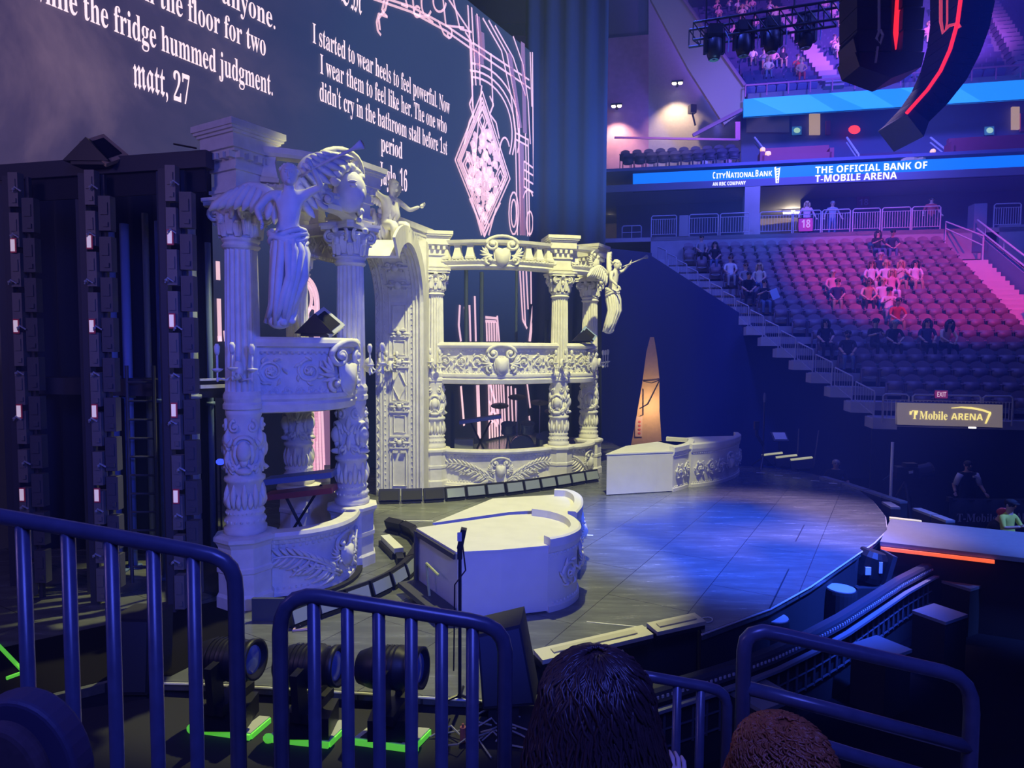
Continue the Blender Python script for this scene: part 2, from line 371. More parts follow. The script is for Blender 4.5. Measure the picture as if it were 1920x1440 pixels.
sx = nt.nodes.new('ShaderNodeSeparateXYZ'); L(tc.outputs['Object'], sx.inputs[0])
mr = nt.nodes.new('ShaderNodeMapRange'); mr.inputs[1].default_value = 3.0; mr.inputs[2].default_value = 6.5; mr.inputs[3].default_value = .12; mr.inputs[4].default_value = 1.0; L(sx.outputs['Z'], mr.inputs[0])
mr2 = nt.nodes.new('ShaderNodeMapRange'); mr2.inputs[1].default_value = -3; mr2.inputs[2].default_value = 1; L(sx.outputs['X'], mr2.inputs[0])
mx = nt.nodes.new('ShaderNodeMix'); mx.data_type = 'RGBA'; L(mr2.outputs[0], mx.inputs[0]); L(r.outputs['Color'], mx.inputs[6]); mx.inputs[7].default_value = (.028, .050, .145, 1)
L(mx.outputs[2], b.inputs['Emission Color']); L(mr.outputs[0], b.inputs['Emission Strength'])
sr = thing('led_screen', 'huge dark purple video screen with pink lettering behind the theatre set', 'screen', stg(12, SB + .1))
mb = MB(); p0, p1 = stg(-6, SB), stg(AR, SB); mb.slab([p0, p1, p1 + Z_*ZT, p0 + Z_*ZT], u_*.25); mb.build('panel', scrm, sr)
PINK = mat('pink_line', (.9, .6, .7), .5, emit=(1, .62, .72), es=.85); LPINK = mat('pink_letters', (1, .8, .85), .5, emit=(1, .74, .80), es=1.15); DPINK = mat('pink_fill', (.5, .35, .45), .5, emit=(.42, .20, .32), es=.5)
def line(s, st, p0, p1, cap, name='text_line'):      # p0, p1: ends of the baseline as seen
    a, b = scr(*p0), scr(*p1); z = (a.z + b.z)/2
    return text(name, s, st, (a.x, a.y, z), s_, Z_, (b - a).dot(s_), cap, LPINK, sr)
CAP = .52
line('didn\'t email anyone.', 'serif', (200, -120), (516, 66), CAP); line('I sat down on the floor for two', 'serif', (60, -106), (498, 112), CAP)
line('hours while the fridge hummed judgment.', 'serif', (-62, -42), (511, 172), CAP); line('matt, 27', 'gothic', (250, 166), (356, 194), .62)
line('I started to wear heels to feel powerful. Now', 'serif', (586, 83), (843, 212), CAP); line('I wear them to feel like her. The one who', 'serif', (600, 138), (837, 250), CAP)
line('didn\'t cry in the bathroom stall before 1st', 'serif', (599, 191), (838, 289), CAP); line('period', 'serif', (714, 284), (754, 297), CAP)
line('Jayla, 16', 'serif', (711, 344), (763, 359), .66); line('OM', 'gothic', (640, 12), (678, 22), .62)
def art(name, lines, w=.05, m=PINK, each=False):
    if each:
        for l in lines: art(name, [l], w, m)
        return
    mb = MB()
    for pts in lines:
        P = [scr(*p) for p in pts]
        for v in P: v.z = max(v.z, .1)
        for i in range(len(P)-1):
            d = (P[i+1]-P[i]); 
            if d.length < 1e-4: continue
            q = u_.cross(d.normalized())*w/2; mb.slab([P[i]-q, P[i+1]-q, P[i+1]+q, P[i]+q], u_*-.012)
    return mb.build(name, m, sr)
def arc(c, rx, ry, q0, q1, n=14, rot=0):
    o = []
    for i in range(n+1):
        q = radians(q0 + (q1-q0)*i/n); x, y = rx*cos(q), ry*sin(q); o.append((c[0]+x*cos(rot)-y*sin(rot), c[1]+x*sin(rot)+y*cos(rot)))
    return o
D4 = [(904, 171), (956, 335), (909, 441), (853, 300), (904, 171)]
def dia(cx, cy, k, P): return [(cx+(x-cx)*k, cy+(y-cy)*k) for x, y in P]
art('diamond_frame', [D4, dia(905, 306, .91, D4), dia(905, 306, .85, D4), dia(905, 306, .79, D4)], .06)
sm = [(0, -22), (9, 2), (1, 24), (-9, -2), (0, -22)]
art('diamond_frame', [[(x+X, y+Y) for x, y in dia(0, 0, k, sm)] for X, Y in ((904, 226), (877, 310), (938, 332), (907, 420)) for k in (1, .55)], .06, PINK, True)
rnd = random.Random(4); dots = MB()
for i in range(230):
    x = rnd.uniform(876, 936); y = rnd.uniform(245, 420); cy = 318
    if abs(x-906)/42 + abs(y-cy-(x-906)*.3)/98 < .98 and abs(x-877-0)+abs(y-310) > 16 and abs(x-938)+abs(y-332) > 14:
        r = rnd.uniform(.10, .26); P = scr(x, y); q = rnd.uniform(0, 6)
        dots.slab([P + (s_*cos(q+k*1.047) + Z_*sin(q+k*1.047))*r*rnd.uniform(.6, 1.1) for k in range(6)], u_*-.012)
dots.build('diamond_filigree', PINK, sr)
V = []
for x0, t0, x1 in ((877, 10, 886), (884, 14, 892), (894, 26, 900)): V.append([(x0, t0), (x0+3, 70), (x1, 160)])
V += [[(850-12, -6), (880, 58), (884, 150), (888, 230)], [(872, 60), (884, 78)], [(886, 80), (992, 150)], [(886, 92), (994, 166)]]
V += [arc((878, 250), 88, 118, -88, 20), arc((880, 252), 80, 108, -88, 20), arc((876, 250), 98, 132, -86, 16)]
V += [[(905, 34), (940, 95), (958, 180), (966, 250)], [(916, 38), (950, 100), (966, 190), (972, 250)], [(928, 48), (962, 108), (985, 180)], [(962, 68), (980, 120), (990, 190), (994, 270)]]
for x, y0, y1 in ((966, 240, 441), (972, 240, 441), (985, 250, 443), (990, 260, 443), (998, 98, 443), (994, 98, 200)): V.append([(x, y0), (x+4 if x < 990 else x+3, y1)])
V += [[(968, 250), (990, 262)], [(968, 262), (990, 274)], [(982, 302), (1001, 316)], [(982, 318), (1001, 330)], [(982, 334), (1001, 346)], [(982, 350), (1001, 362)], [(982, 302), (982, 352)]]
V += [[(886, 180), (880, 195), (886, 215), (880, 228), (870, 270)], [(918, 180), (925, 196), (918, 214), (930, 230), (936, 260)], [(884, 80), (886, 200)], [(920, 100), (924, 200)]]
V += [arc((946, 292), 10, 34, 170, 330), arc((963, 400), 9, 40, 0, 360), arc((963, 400), 5, 26, 0, 360), arc((993, 418), 6, 22, 0, 360), arc((990, 380), 10, 24, 200, 330)]
V += [[(903, 160), (884, 372)], [(880, 372), (908, 441)], [(938, 380), (908, 441)], [(884, 372), (903, 441)], [(930, 390), (916, 441)]]
art('arch_ornament', V, .07)
V = [[(700, -10), (770, 12), (836, 48), (886, 82)], [(700, -2), (770, 22), (836, 58), (884, 92)], [(836, 48), (870, 52)], [(830, -6), (836, 50)], [(850, 0), (862, 54), (884, 60)]]
V += [arc((782, 22), 6, 10, 0, 330), arc((800, 4), 10, 26, 40, 200), arc((824, 2), 12, 20, 10, 190), [(774, 0), (776, 26), (800, 32), (812, 42)], [(822, 40), (832, 64), (842, 72)], arc((843, 62), 4, 9, -90, 180)]
V += [[(722, -6), (716, 20), (726, 32), (710, 26), (706, 42), (708, 58), (714, 66)], [(728, -6), (722, 18), (710, 34), (712, 56)], [(758, -10), (764, 14), (752, 8)]]
art('scroll_ornament', V, .07)
art('arch_ornament_fill', [[(895, 30), (903, 120)], [(903, 60), (906, 110)], [(890, 90), (898, 130)], [(980, 80), (984, 250)], [(974, 270), (978, 441)], [(978, 270), (982, 441)], [(955, 100), (975, 240)]], .3, DPINK, True)
# line art low on the screen, seen between the columns
V = []
for k in range(6): V.append([(576+5.4*k, 765), (578+6*k, 922)])
art('pink_column', V, .09, PINK, True); art('pink_column_fill', [[(590, 765), (594, 922)]], 1.2, DPINK)
art('pink_arch', [[(562, 520)] + arc((566, 570), 30, 52, -88, 0) + [(597, 640)], arc((568, 560), 16, 30, -120, 60), arc((568, 572), 24, 44, -88, 0) + [(591, 640)], arc((585, 592), 9, 16, 0, 300), arc((572, 610), 6, 10, 0, 360), [(560, 610), (576, 604), (582, 620), (596, 622)], [(562, 620), (590, 628)]], .1)
V = [[(408, 490), (409, 525)], [(410, 560), (412, 640)], [(411, 630), (412, 640)], [(422, 620), (424, 640)], [(429, 790), (431, 830)], [(435, 818), (437, 834)]]
art('pink_light_string', V, .1, PINK, True)
V = [[(910, 595), (932, 597)], [(910, 602), (930, 603)], [(932, 592), (936, 640)]] + [[(912+4.6*k, 604), (913+4.6*k, 640)] for k in range(5)]
V += [[(916+4.6*k, 720), (918+5*k, 850 - 4*k)] for k in range(7)] + [[(918, 720), (944, 806)], [(917, 752), (944, 812)]] + [arc((924, 790), 7, 18, 180, 360), arc((924, 800), 7, 10, 180, 360)]
V += [[(862, 572), (860, 610), (864, 640)], [(871, 575), (874, 600)], [(880, 572), (882, 640)], [(890, 555), (892, 640)], [(864, 724), (870, 798)], [(894, 722), (897, 820)], [(897, 722), (900, 822)]]
V += [[(974, 498), (980, 600), (988, 616)], [(980, 498), (985, 610)], [(986, 498), (990, 580)], [(1000, 498), (1000, 560), (992, 640)], [(1005, 520), (1009, 640)], [(995, 498), (996, 570)], [(1004, 560), (994, 640)]]
V += [[(952, 724), (954, 794)], [(958, 724), (961, 790)], [(966, 728), (968, 790)], [(988, 718), (994, 765)], [(1004, 716), (1014, 768)], [(1010, 716), (1016, 766)], [(992, 780), (994, 798)]]
art('pink_line_art', V, .1, PINK, True)
# ------------------------------------------------------------------ drapes
def drape(name, pts, z0, z1, m, label, cat='curtain', fold=.09, wl=.45):
    P = Path((0, 0), (1, 0), 0); P.set([Vector((p[0], p[1], 0)) for p in pts]); n = int(P.len/wl*5)
    mb = MB()
    def fn(i, j):
        p, nn = P.pt(i*P.len); q = p + nn*fold*sin(i*P.len/wl*2*pi) ; return Vector((q.x, q.y, lerp(z0, z1, j)))
    mb.grid(fn, n, 1); o = mb.build(name, m, None, True); md = o.modifiers.new('thickness', 'SOLIDIFY'); md.thickness = .012
    return tag(o, label, cat)
DRAPE = mat('black_drape', (.025, .032, .06), .95); TEAL = mat('teal_drape', (.07, .12, .20), .9)
tp_ = lambda px, Y: (at(px, 500, Y).x, Y)
drape('side_curtain', [(stg(AR + .1, SB + .3).x, stg(AR + .1, SB + .3).y), tp_(1134, 27.6)], -1.4, 24, TEAL, 'tall teal drape hanging to the right of the video screen', fold=.12, wl=.8)
drape('masking_curtain', [tp_(-30, 11.4), tp_(170, 11.2), tp_(403, 11.0)], 0.007, 6.55, DRAPE, 'dark drape closing the scaffold bay at the far left')
# drape below the seating end, with the gap that shows the corridor
g0 = [(1182, 840), (1190, 800), (1204, 720), (1212, 660), (1219, 632)]; g1 = [(1242, 840), (1240, 812), (1237, 770), (1237, 710), (1233, 670), (1227, 632)]
Yd = 25.6
mb = MB()
def pl(px, py): return at(px, py, Yd)
left = [pl(1128, 1000), pl(1128, 464), pl(1222, 474), pl(1222, 632)] + [pl(*p) for p in reversed(g0)] + [pl(1176, 1000)]
right = [pl(1244, 1000)] + [pl(*p) for p in g1] + [pl(1222, 632), pl(1222, 480), pl(1700, 790), pl(1700, 1000)]
mb.slab(left, (0, .06, 0)); mb.slab(right, (0, .06, 0))
tag(mb.build('house_curtain', mat('navy_drape', (.045, .065, .19), .95), None), 'dark navy house drape under the seating with a tall narrow gap', 'curtain')
mb = MB(); mb.box((at(1212, 700, 27.2).x, 27.4, 2.2), (3.2, .2, 8)); cw = struct('wall_corridor', mb, mat('tan_wall', (.62, .40, .22), .8, noise=.06))
lamp('corridor_lamp', 'POINT', (at(1212, 700, 26.6).x + .3, 26.4, 1.2), None, (1, .72, .42), 75, .15)
cb = thing('corridor_poster', 'narrow red and white notice on the tan wall seen through the curtain gap', 'poster', at(1199, 800, 27.25))
p = at(1198, 800, 27.22); mb = MB(); mb.box((p.x, 27.26, p.z), (.3, .03, .85)); mb.build('board', mat('poster_white', (.75, .5, .4), .7), cb)
mb = MB()
for k in range(4): mb.ell((p.x + .02, 27.235, p.z + .2 - .16*k), (.06, .008, .055), n=8, m=4)
mb.build('red_marks', mat('red_print', (.7, .12, .08), .6), cb)
mb = MB(); mb.tube([at(1206, 715, 27.27), at(1222, 718, 27.2), at(1238, 712, 27.27)], .02, 6); mb.tube([at(1200, 766, 27.27), at(1215, 758, 27.22), at(1236, 715, 27.27)], .02, 6); mb.tube([at(1206, 730, 27.27), at(1206, 778, 27.25), at(1200, 780, 27.25)], .02, 6)
tag(mb.build('cable', BLACK, None), 'black cables strung across the tan corridor wall', 'cable')
# ------------------------------------------------------------------ theatre boxes: columns, parapets, balconies, crowns
def squash(mb):
    mb.v = [Vector((v.x, v.y, v.z if v.z < 3.75 else 3.75 + (v.z-3.75)*.925)) for v in mb.v]; return mb
def leafring(mb, S, R, z, n, L, w, off=0, curl=.0, h=.0):
    for k in range(n): blade(mb, S, (k+off)*2*pi*R/n, z, pi/2, L, w, h, curl=0)
def column(root, x, y, rz, mask_dir=-pi/2, r=.235):
    c = Vector((x, y, 0))
    def S(a, z, h=0):
        q = a/.26 + mask_dir; R = .215 + h*.62; return Vector((x + R*cos(q), y + R*sin(q), z))
    mb = MB(); mb.lathe([(r*1.0, 2.98), (r*.98, 3.6), (r*.94, 4.4), (r*.9, 5.04)], c, 80, flute=20, fd=.03)
    mb.lathe([(.24, 2.72), (.27, 2.74), (.27, 2.80), (.25, 2.83), (.265, 2.88), (.265, 2.93), (.24, 2.98)], c, 28)
    mb.lathe([(.2, 5.0), (.235, 5.02), (.255, 5.05), (.235, 5.08), (.225, 5.10), (.25, 5.13), (.25, 5.16), (.2, 5.18)], c, 28)
    col = squash(mb).build('column', PLASTER, root)
    # pedestal
    mb = MB(); R8 = rz + pi/8
    def oc(prof): mb.lathe(prof, c, 8, R=Matrix.Rotation(R8, 3, 'Z'))
    oc([(.40, 0), (.40, .16), (.37, .2), (.37, .48), (.39, .5), (.39, .56), (.37, .58), (.37, .84), (.40, .9), (.43, .93), (.43, .98), (.36, 1.0)])
    squash(mb).build('pedestal', PLASTER, col)
    # carved drum
    mb = MB(); mb.lathe([(.27, 1.0), (.285, 1.03), (.285, 1.09), (.25, 1.11), (.265, 1.15), (.265, 1.22), (.235, 1.24), (.25, 1.27), (.25, 1.33), (.225, 1.35), (.215, 1.5), (.24, 1.72), (.27, 1.74), (.27, 1.79), (.222, 1.81), (.218, 2.6), (.24, 2.66), (.24, 2.72)], c, 28)
    P2 = 2*pi*.26
    beads(mb, S, 0, P2, 1.185, .022, .075, .075); beads(mb, S, 0, P2, 1.30, .016, .06, .055); beads(mb, S, 0, P2, 1.765, .014, .08, .075)
    leafring(mb, S, .26, 1.36, 10, .36, .045, h=.02); leafring(mb, S, .26, 1.36, 10, .22, .04, .5, h=.03)
    for k in range(3):
        a0 = k*P2/3; head_z = 2.16
        mb.ell(S(a0, head_z, .05), (.1, .1, .145), n=10, m=7); mb.ell(S(a0, head_z-.02, .155), (.02, .03, .045), n=6, m=4)
        mb.ell(S(a0, head_z-.14, .03), (.06, .07, .08), n=8, m=4)
        for sg in (-1, 1): mb.ell(S(a0+sg*.045, head_z+.03, .13), (.03, .025, .016), n=6, m=4); mb.tube([S(a0+sg*.1, head_z+.1, .06), S(a0+sg*.13, head_z-.05, .04), S(a0+sg*.1, head_z-.17, .03)], [.03, .035, .02], 6)
        mb.tube([S(a0 + .16*cos(q), head_z+.02+.19*sin(q), .03) for q in [pi*i/8 for i in range(9)]], .03, 6)
        mb.tube([S(a0 + .12*cos(q), head_z+.09+.11*sin(q), .08) for q in [pi*i/8 for i in range(9)]], .028, 6)
        mb.ell(S(a0, head_z-.27, .04), (.12, .08, .05), n=8, m=4)
        for sg in (-1, 1):
            spiral(mb, S, a0+sg*.13, 2.5, .09, 1.3, pi/2, -sg, .026, .03); spiral(mb, S, a0+sg*.16, 1.93, .07, 1.2, -pi/2, sg, .022, .03)
            blade(mb, S, a0+sg*.06, 1.84, pi/2-sg*.5, .2, .03, .02); mb.tube([S(a0+sg*.05, 1.98, .05), S(a0+sg*.15, 1.9, .06), S(a0+sg*.25, 1.98, .04)], .025, 6)
        am = a0 + P2/6
        mb.ell(S(am, 2.2, .03), .04, n=6, m=4); blade(mb, S, am, 2.22, pi/2, .26, .05, .02); blade(mb, S, am, 2.16, -pi/2, .26, .045, .03)
        for sg in (-1, 1): blade(mb, S, am, 2.2, pi/2-sg*.8, .18, .035, .02, curl=.5*sg); blade(mb, S, am, 2.05, -pi/2+sg*.7, .16, .03, .02)
        pass
    squash(mb).build('carved_drum', PLASTER, col, True)
    # capital
    mb = MB(); mb.lathe([(.225, 5.16), (.22, 5.3), (.24, 5.45), (.3, 5.58)], c, 20)
    for ring, (n, z, L, rr) in enumerate(((8, 5.17, .2, .235), (8, 5.2, .32, .245))):
        for k in range(n):
            q = 2*pi*(k + .5*ring)/n + rz; d = Vector((cos(q), sin(q), 0)); t = Vector((-d.y, d.x, 0))
            for sg in (-1, 0, 1):
                pts = [c + d*(rr + .02 + .09*(i/5)**3) + t*sg*.035*sin(pi*i/5+.3) + Z_*(z + L*sin(i/5*1.9)/1) for i in range(6)]
                mb.tube(pts, [.03, .035, .035, .03, .025, .015], 5)
    for k in range(4):
        q = rz + pi/4 + k*pi/2; d = Vector((cos(q), sin(q), 0)); t = Vector((-d.y, d.x, 0))
        for sg in (-1, 1):
            cc = c + d*.31 + t*sg*.075 + Z_*5.5; dd = (d - t*sg*.35).normalized(); pts = []; rs = []
            for i in range(20):
                w = i/19; r0 = .105*(1-.8*w); a = pi/2 - w*3.2*pi; pts.append(cc + dd*r0*cos(a) + Z_*r0*sin(a)); rs.append(.028*(1-.4*w))
            mb.tube(pts, rs, 6); mb.ell(cc, .03, n=6, m=4)
        q2 = rz + k*pi/2; d2 = Vector((cos(q2), sin(q2), 0)); mb.ell(c + d2*.33 + Z_*5.6, .055, n=8, m=5); mb.ell(c + d2*.3 + Z_*5.42, (.05, .05, .07), n=8, m=5)
    sq = []
    for k in range(4):
        q = rz + pi/4 + k*pi/2; d = Vector((cos(q), sin(q))); e = Vector((cos(q+pi/4), sin(q+pi/4))); t = Vector((-d.y, d.x))
        sq += [(x + d.x*.46 - t.x*.05, y + d.y*.46 - t.y*.05), (x + d.x*.46 + t.x*.05, y + d.y*.46 + t.y*.05), (x + e.x*.29, y + e.y*.29)]
    mb.prism(sq, 5.62, 5.68); mb.prism([(x+(p[0]-x)*1.06, y+(p[1]-y)*1.06) for p in sq], 5.68, 5.73)
    squash(mb).build('capital', PLASTER, col, False)
    # entablature block
    mb = MB()
    for w, z0, z1 in ((.50, 5.73, 5.79), (.56, 5.79, 5.84), (.50, 5.84, 5.9), (.46, 5.9, 6.1), (.54, 6.1, 6.14), (.48, 6.14, 6.34), (.62, 6.34, 6.38), (.70, 6.38, 6.43), (.70, 6.43, 6.57), (.76, 6.57, 6.61), (.82, 6.61, 6.65), (.86, 6.65, 6.74)):
        mb.box((x, y, (z0+z1)/2), (w, w, z1-z0), rz)
    for k in range(4):
        q = rz + k*pi/2; d = Vector((cos(q), sin(q), 0)); t = Vector((-d.y, d.x, 0))
        for i in range(4): mb.box(c + d*.28 + t*(-.21+.14*i) + Z_*6.3, (.11, .07, .09), q)
    squash(mb).build('entablature', PLASTER, col)
    return col
def parapet(root, P, cen=.5, trim=.30):
    mb = MB(); m = [(p, n) for p, n in P.pairs]; S = P.S(0); c = P.len*cen
    mb.sweep(m, [(.06, 0), (.06, .1), (0, .14), (0, .18), (-.02, .5), (0, .78), (.03, .80), (.05, .86), (.1, .88), (.12, .93), (.1, .98), (-.12, .98), (-.14, 0)])
    beads(mb, S, .05, P.len-.05, .84, .024, .07, .045); beads(mb, S, .05, P.len-.05, .765, .03, .09, .01); beads(mb, S, .05, P.len-.05, .155, .02, .08, .02)
    o = mb.build('parapet', PLASTER, root, False)
    mb = MB(); s = min(1.0, P.len/2.0); cartouche(mb, S, c, .48, .72*s); H = .5
    for sg in (-1, 1):
        L = ((P.len-c if sg > 0 else c) - .25)*.86
        if L < .2: continue
        frond(mb, S, c + sg*.16, .2, sg, L, H, 11, .034)
        if L > .9: frond(mb, S, c + sg*.2, .17, sg, L*.6, H*.55, 8, .03)
    mb.build('palm_relief', PLASTER, o, True)
    return o
def balcony(root, P, inner, cen=.5, s=1.0, sh=0):
    mb = MB(); m = P.pairs; S = P.S(0); c = P.len*cen
    mb.sweep(m, [(-.02, 2.66), (.05, 2.68), (.08, 2.78), (.04, 2.82), (.08, 2.86), (.08, 2.92), (.02, 2.95), (.0, 3.5), (.04, 3.53), (.04, 3.58), (-.12, 3.58), (-.14, 2.66)])
    beads(mb, S, .05, P.len-.05, 3.515, .028, .08, .02); beads(mb, S, .05, P.len-.05, 2.955, .03, .085, .03)
    for i in range(int(P.len/.16)): spiral(mb, S, .1+.16*i, 2.99, .055, 1, 0, 1, .016, .01, n=5, steps=8)
    o = mb.build('balcony', PLASTER, root, False)
    mb = MB(); poly = [(p.x - n.x*.1, p.y - n.y*.1) for p, n in m] + [(q[0], q[1]) for q in inner]; mb.prism(poly, 2.66, 2.72); mb.build('balcony_floor', PLASTER, o)
    mb = MB(); mb.sweep(m, [(.05, 3.58), (.12, 3.6), (.14, 3.65), (.12, 3.70), (.09, 3.73), (-.12, 3.73), (-.15, 3.66), (-.12, 3.58)]); mb.build('handrail', PLASTER, o, False)
    w = .38*s
    for a0, a1 in ((.12, c - w), (c + w, P.len - .12)):
        if a1 - a0 > .23: mb = MB(); scrolls(mb, S, a0, a1, 3.25, .2); mb.build('scroll_relief', PLASTER, o, True)
    mb = MB(); cartouche(mb, P.S(.05), c, 3.22, 1.05*s); mb.build('cartouche', PLASTER, o, True)
    return o
def crown(root, P, s=1.0, face=False, nb=3, zc=6.12, cen=.5, hp=.06):
    mb = MB(); m = P.pairs; S = P.S(0)
    mb.sweep(m, [(-.12, 5.72), (.06, 5.74), (.1, 5.80), (.06, 5.84), (.08, 5.9), (.12, 5.93), (.12, 5.97), (-.14, 5.99)]); beads(mb, S, .05, P.len-.05, 5.955, .03, .09, .11)
    o = squash(mb).build('crown_beam', PLASTER, root, False)
    mb = MB(); mb.sweep(m, [(-.1, 6.38), (.1, 6.38), (.14, 6.42), (.16, 6.5), (-.14, 6.5)]); squash(mb).build('cornice', PLASTER, o, False)
    c = P.len*cen; hw = .42*s
    L1 = [(.22 + (c-hw-.3)*(k+.3)/nb) for k in range(nb)]; L2 = [c + hw + .12 + (P.len - c - hw - .35)*(k+.3)/nb for k in range(nb)]
    for a in L1 + L2:
        p, n = P.pt(a); mb = MB(); q = atan2(n.y, n.x) + pi/4; R = Matrix.Rotation(q, 3, 'Z')
        mb.lathe([(.11, 5.99), (.17, 6.0), (.17, 6.06), (.15, 6.08), (.12, 6.2), (.1, 6.3), (.11, 6.33), (.12, 6.38)], (p.x - n.x*.01, p.y - n.y*.01, 0), 4, R=R); squash(mb).build('baluster', PLASTER, o)
    mb = MB(); cartouche(mb, P.S(hp), c, zc, s, face)
    if face:
        for k in range(9):
            q = radians(-10 + 25*k); blade(mb, P.S(hp), c + .26*s*cos(q), zc+.05*s+.27*s*sin(q), q, .15*s, .05*s, .05, curl=.6)
    squash(mb).build('cartouche', PLASTER, o, True)
    return o
def sconce(root, pos, d):
    """three-armed candle bracket pointing along d"""
    p = Vector(pos); d = Vector((d[0], d[1], 0)).normalized(); t = Vector((-d.y, d.x, 0)); mb = MB()
    mb.ell(p + d*.02, (.08, .08, .13), n=8, m=5); mb.tube([p, p + d*.1 - Z_*.12, p + d*.2 - Z_*.05, p + d*.22], .016, 6)
    heads = [p + d*.26 + Z_*.02, p + d*.16 + t*.22, p + d*.16 - t*.22]
    for h in heads: mb.tube([p + d*.03, (p+h)/2 - Z_*.13 + d*.06, h - Z_*.1, h], .014, 6); mb.lathe([(.01, -.03), (.06, 0), (.075, .02), (.02, .03)], h, 10); mb.ell(h - Z_*.12, (.02, .02, .035), n=6, m=4)
    o = mb.build('sconce', PLASTER, root, True)
    for h in heads:
        mb = MB(); mb.tube([h + Z_*.02, h + Z_*.2], .016, 8); mb.lathe([(.02, .2), (.035, .24), (.04, .31), (.02, .35)], h, 8); mb.build('candle', PLASTER, o, True)
    return o
lc, c2, c3 = (-3.73, 9.02), (-2.66, 10.75), (-4.05, 12.3)
r1, r2, r3 = (-2.0, 16.85), (1.26, 17.4), (2.23, 18.8)
AX = atan2(s_.y, s_.x)
# near box
nb = thing('theatre_box', 'near two-storey cream theatre box, its outer face in blue light', 'stage set', (-3.4, 10.6, 0))
column(nb, *lc, AX, mask_dir=-pi/2 + .35); column(nb, *c2, AX, mask_dir=-.5); column(nb, *c3, AX, mask_dir=-.3, r=.21)
Pn = Path(lc, c2, .62, 24); Pn2 = Path(c2, c3, .3, 12)
parapet(nb, Pn, .62); parapet(nb, Pn2, .5); balcony(nb, Pn, [c2, c3, (-5.0, 11.2)], .62, 1.05); balcony(nb, Pn2, [c3], .5, .8)
crown(nb, Pn, 1.45, True, 1, zc=6.05, cen=.6, hp=.08); crown(nb, Pn2, .7, False, 1)
sconce(nb, (-3.66, 8.70, 3.28), (.12, -1)); sconce(nb, (-2.35, 10.6, 3.3), (1, -.3))
# pediment piece at the back of the near box
mb = MB(); a, b = at(566, 470, 12.2), at(634, 470, 11.4); d = (b - a); n = Vector((d.y, -d.x, 0)).normalized()
za = [(at(566, y, 12.2).z, at(634, y2, 11.4).z) for y, y2 in ((480, 496), (470, 486), (448, 440), (428, 404))]
mb.slab([(a.x, a.y, za[0][0]), (b.x, b.y, za[0][1]), (b.x, b.y, za[2][1]), (a.x, a.y, za[2][0])], n*-.25)
mb.slab([(a.x, a.y, za[2][0]), (b.x, b.y, za[2][1]), (b.x, b.y, za[2][1]+.16), (a.x, a.y, za[2][0]+.1)], n*.14)
def Sp(aa, z, h=0): q = a.lerp(b, aa) ; return Vector((q.x + n.x*h, q.y + n.y*h, z))
for k in range(4):
    A = .12 + .24*k; zz = lerp(za[1][0], za[1][1], A) + .16; mb.tube([Sp(A-.1, zz, .02), Sp(A, zz+.12, .02), Sp(A+.1, zz, .02), Sp(A, zz-.12, .02)], .018, 5, closed=True); mb.ell(Sp(A, zz, .02), .04, n=6, m=4)
for k in range(14): A = .03+k*.07; mb.ell(Sp(A, lerp(za[0][0], za[0][1], A)+.05, .02), .03, n=5, m=3)
mb.build('pediment', PLASTER, nb)
# far box
fb = thing('theatre_box', 'far two-storey cream theatre box, its carved front in warm light', 'stage set', (.5, 18, 0))
AF = radians(11)
column(fb, *r1, AF, mask_dir=-pi/2 + .1); column(fb, *r2, AF, mask_dir=-pi/2 - .3); column(fb, *r3, AX, mask_dir=-pi/2)
Pf = Path(r1, r2, .55, 28); Pf2 = Path(r2, r3, .42, 16)
parapet(fb, Pf); parapet(fb, Pf2, .55); balcony(fb, Pf, [r3, (1.4, 20.2), (-1.4, 19.8)]); balcony(fb, Pf2, [r3], .58, .85)
crown(fb, Pf, 1.15, False, 3); crown(fb, Pf2, .85, False, 1, cen=.6)
sconce(fb, (-2.05, 16.55, 3.2), (0, -1)); sconce(fb, (1.3, 17.1, 3.2), (.3, -1)); sconce(fb, (2.45, 18.45, 3.2), (1, -.3))
# platforms the boxes stand on, inside floors
mb = MB(); mb.prism([(p.x + n.x*.15, p.y + n.y*.15) for p, n in Pf.pairs + Pf2.pairs] + [(1.4, 20.2), (-1.6, 19.8)], .005, .06); mb.build('base_platform', PLASTER, fb)
mb = MB(); mb.prism([(p.x + n.x*.15, p.y + n.y*.15) for p, n in Pn.pairs + Pn2.pairs] + [(-5.1, 11.4), (-5.0, 9.6)], .005, .05); mb.build('base_platform', MATTE, nb)
# ------------------------------------------------------------------ arch portal between the boxes
ar = thing('arch_portal', 'cream arched portal with panelled jamb, cornice and cherub between the two boxes', 'stage set', (-2.7, 15, 0))
XL, XR, YJ, YA, ZS, ZA = -3.28, -2.17, 15.6, 13.75, 4.55, 5.75
def intr(t):                                       # t 0..1 up the jamb and over the crown: (y, z)
    if t < .55: return YJ, ZS*t/.55
    q = (t-.55)/.45*pi*.80; return YA + (YJ-YA)*cos(q), ZS + (ZA-ZS)*sin(q)
mb = MB(); N = 44
mb.grid(lambda i, j: (lerp(XL, XR, i), *intr(j)), 1, N)
fr = [(XR, *intr(j/N)) for j in range(N+1)]
for j in range(N):
    (x, y0, z0), (_, y1, z1) = fr[j], fr[j+1]
    o0 = (min(y0 + .45, YJ+.45) if z0 < ZS else y0 + .25*(y0-YA)/(YJ-YA), max(z0, 0)); 
    f = lambda y, z: ((YJ + .5, z) if z <= ZS else (YA + (YJ + .5 - YA)*(y-YA)/(YJ-YA), z + .32))
    a, b = f(y0, z0), f(y1, z1); mb.add([(x, y0, z0), (x, y1, z1), (x, b[0], b[1]), (x, a[0], a[1])], [(0, 1, 2, 3)])
mb.box(((XL+XR)/2, YJ + .75, 3.1), (XR-XL+.1, .5, 6.2))
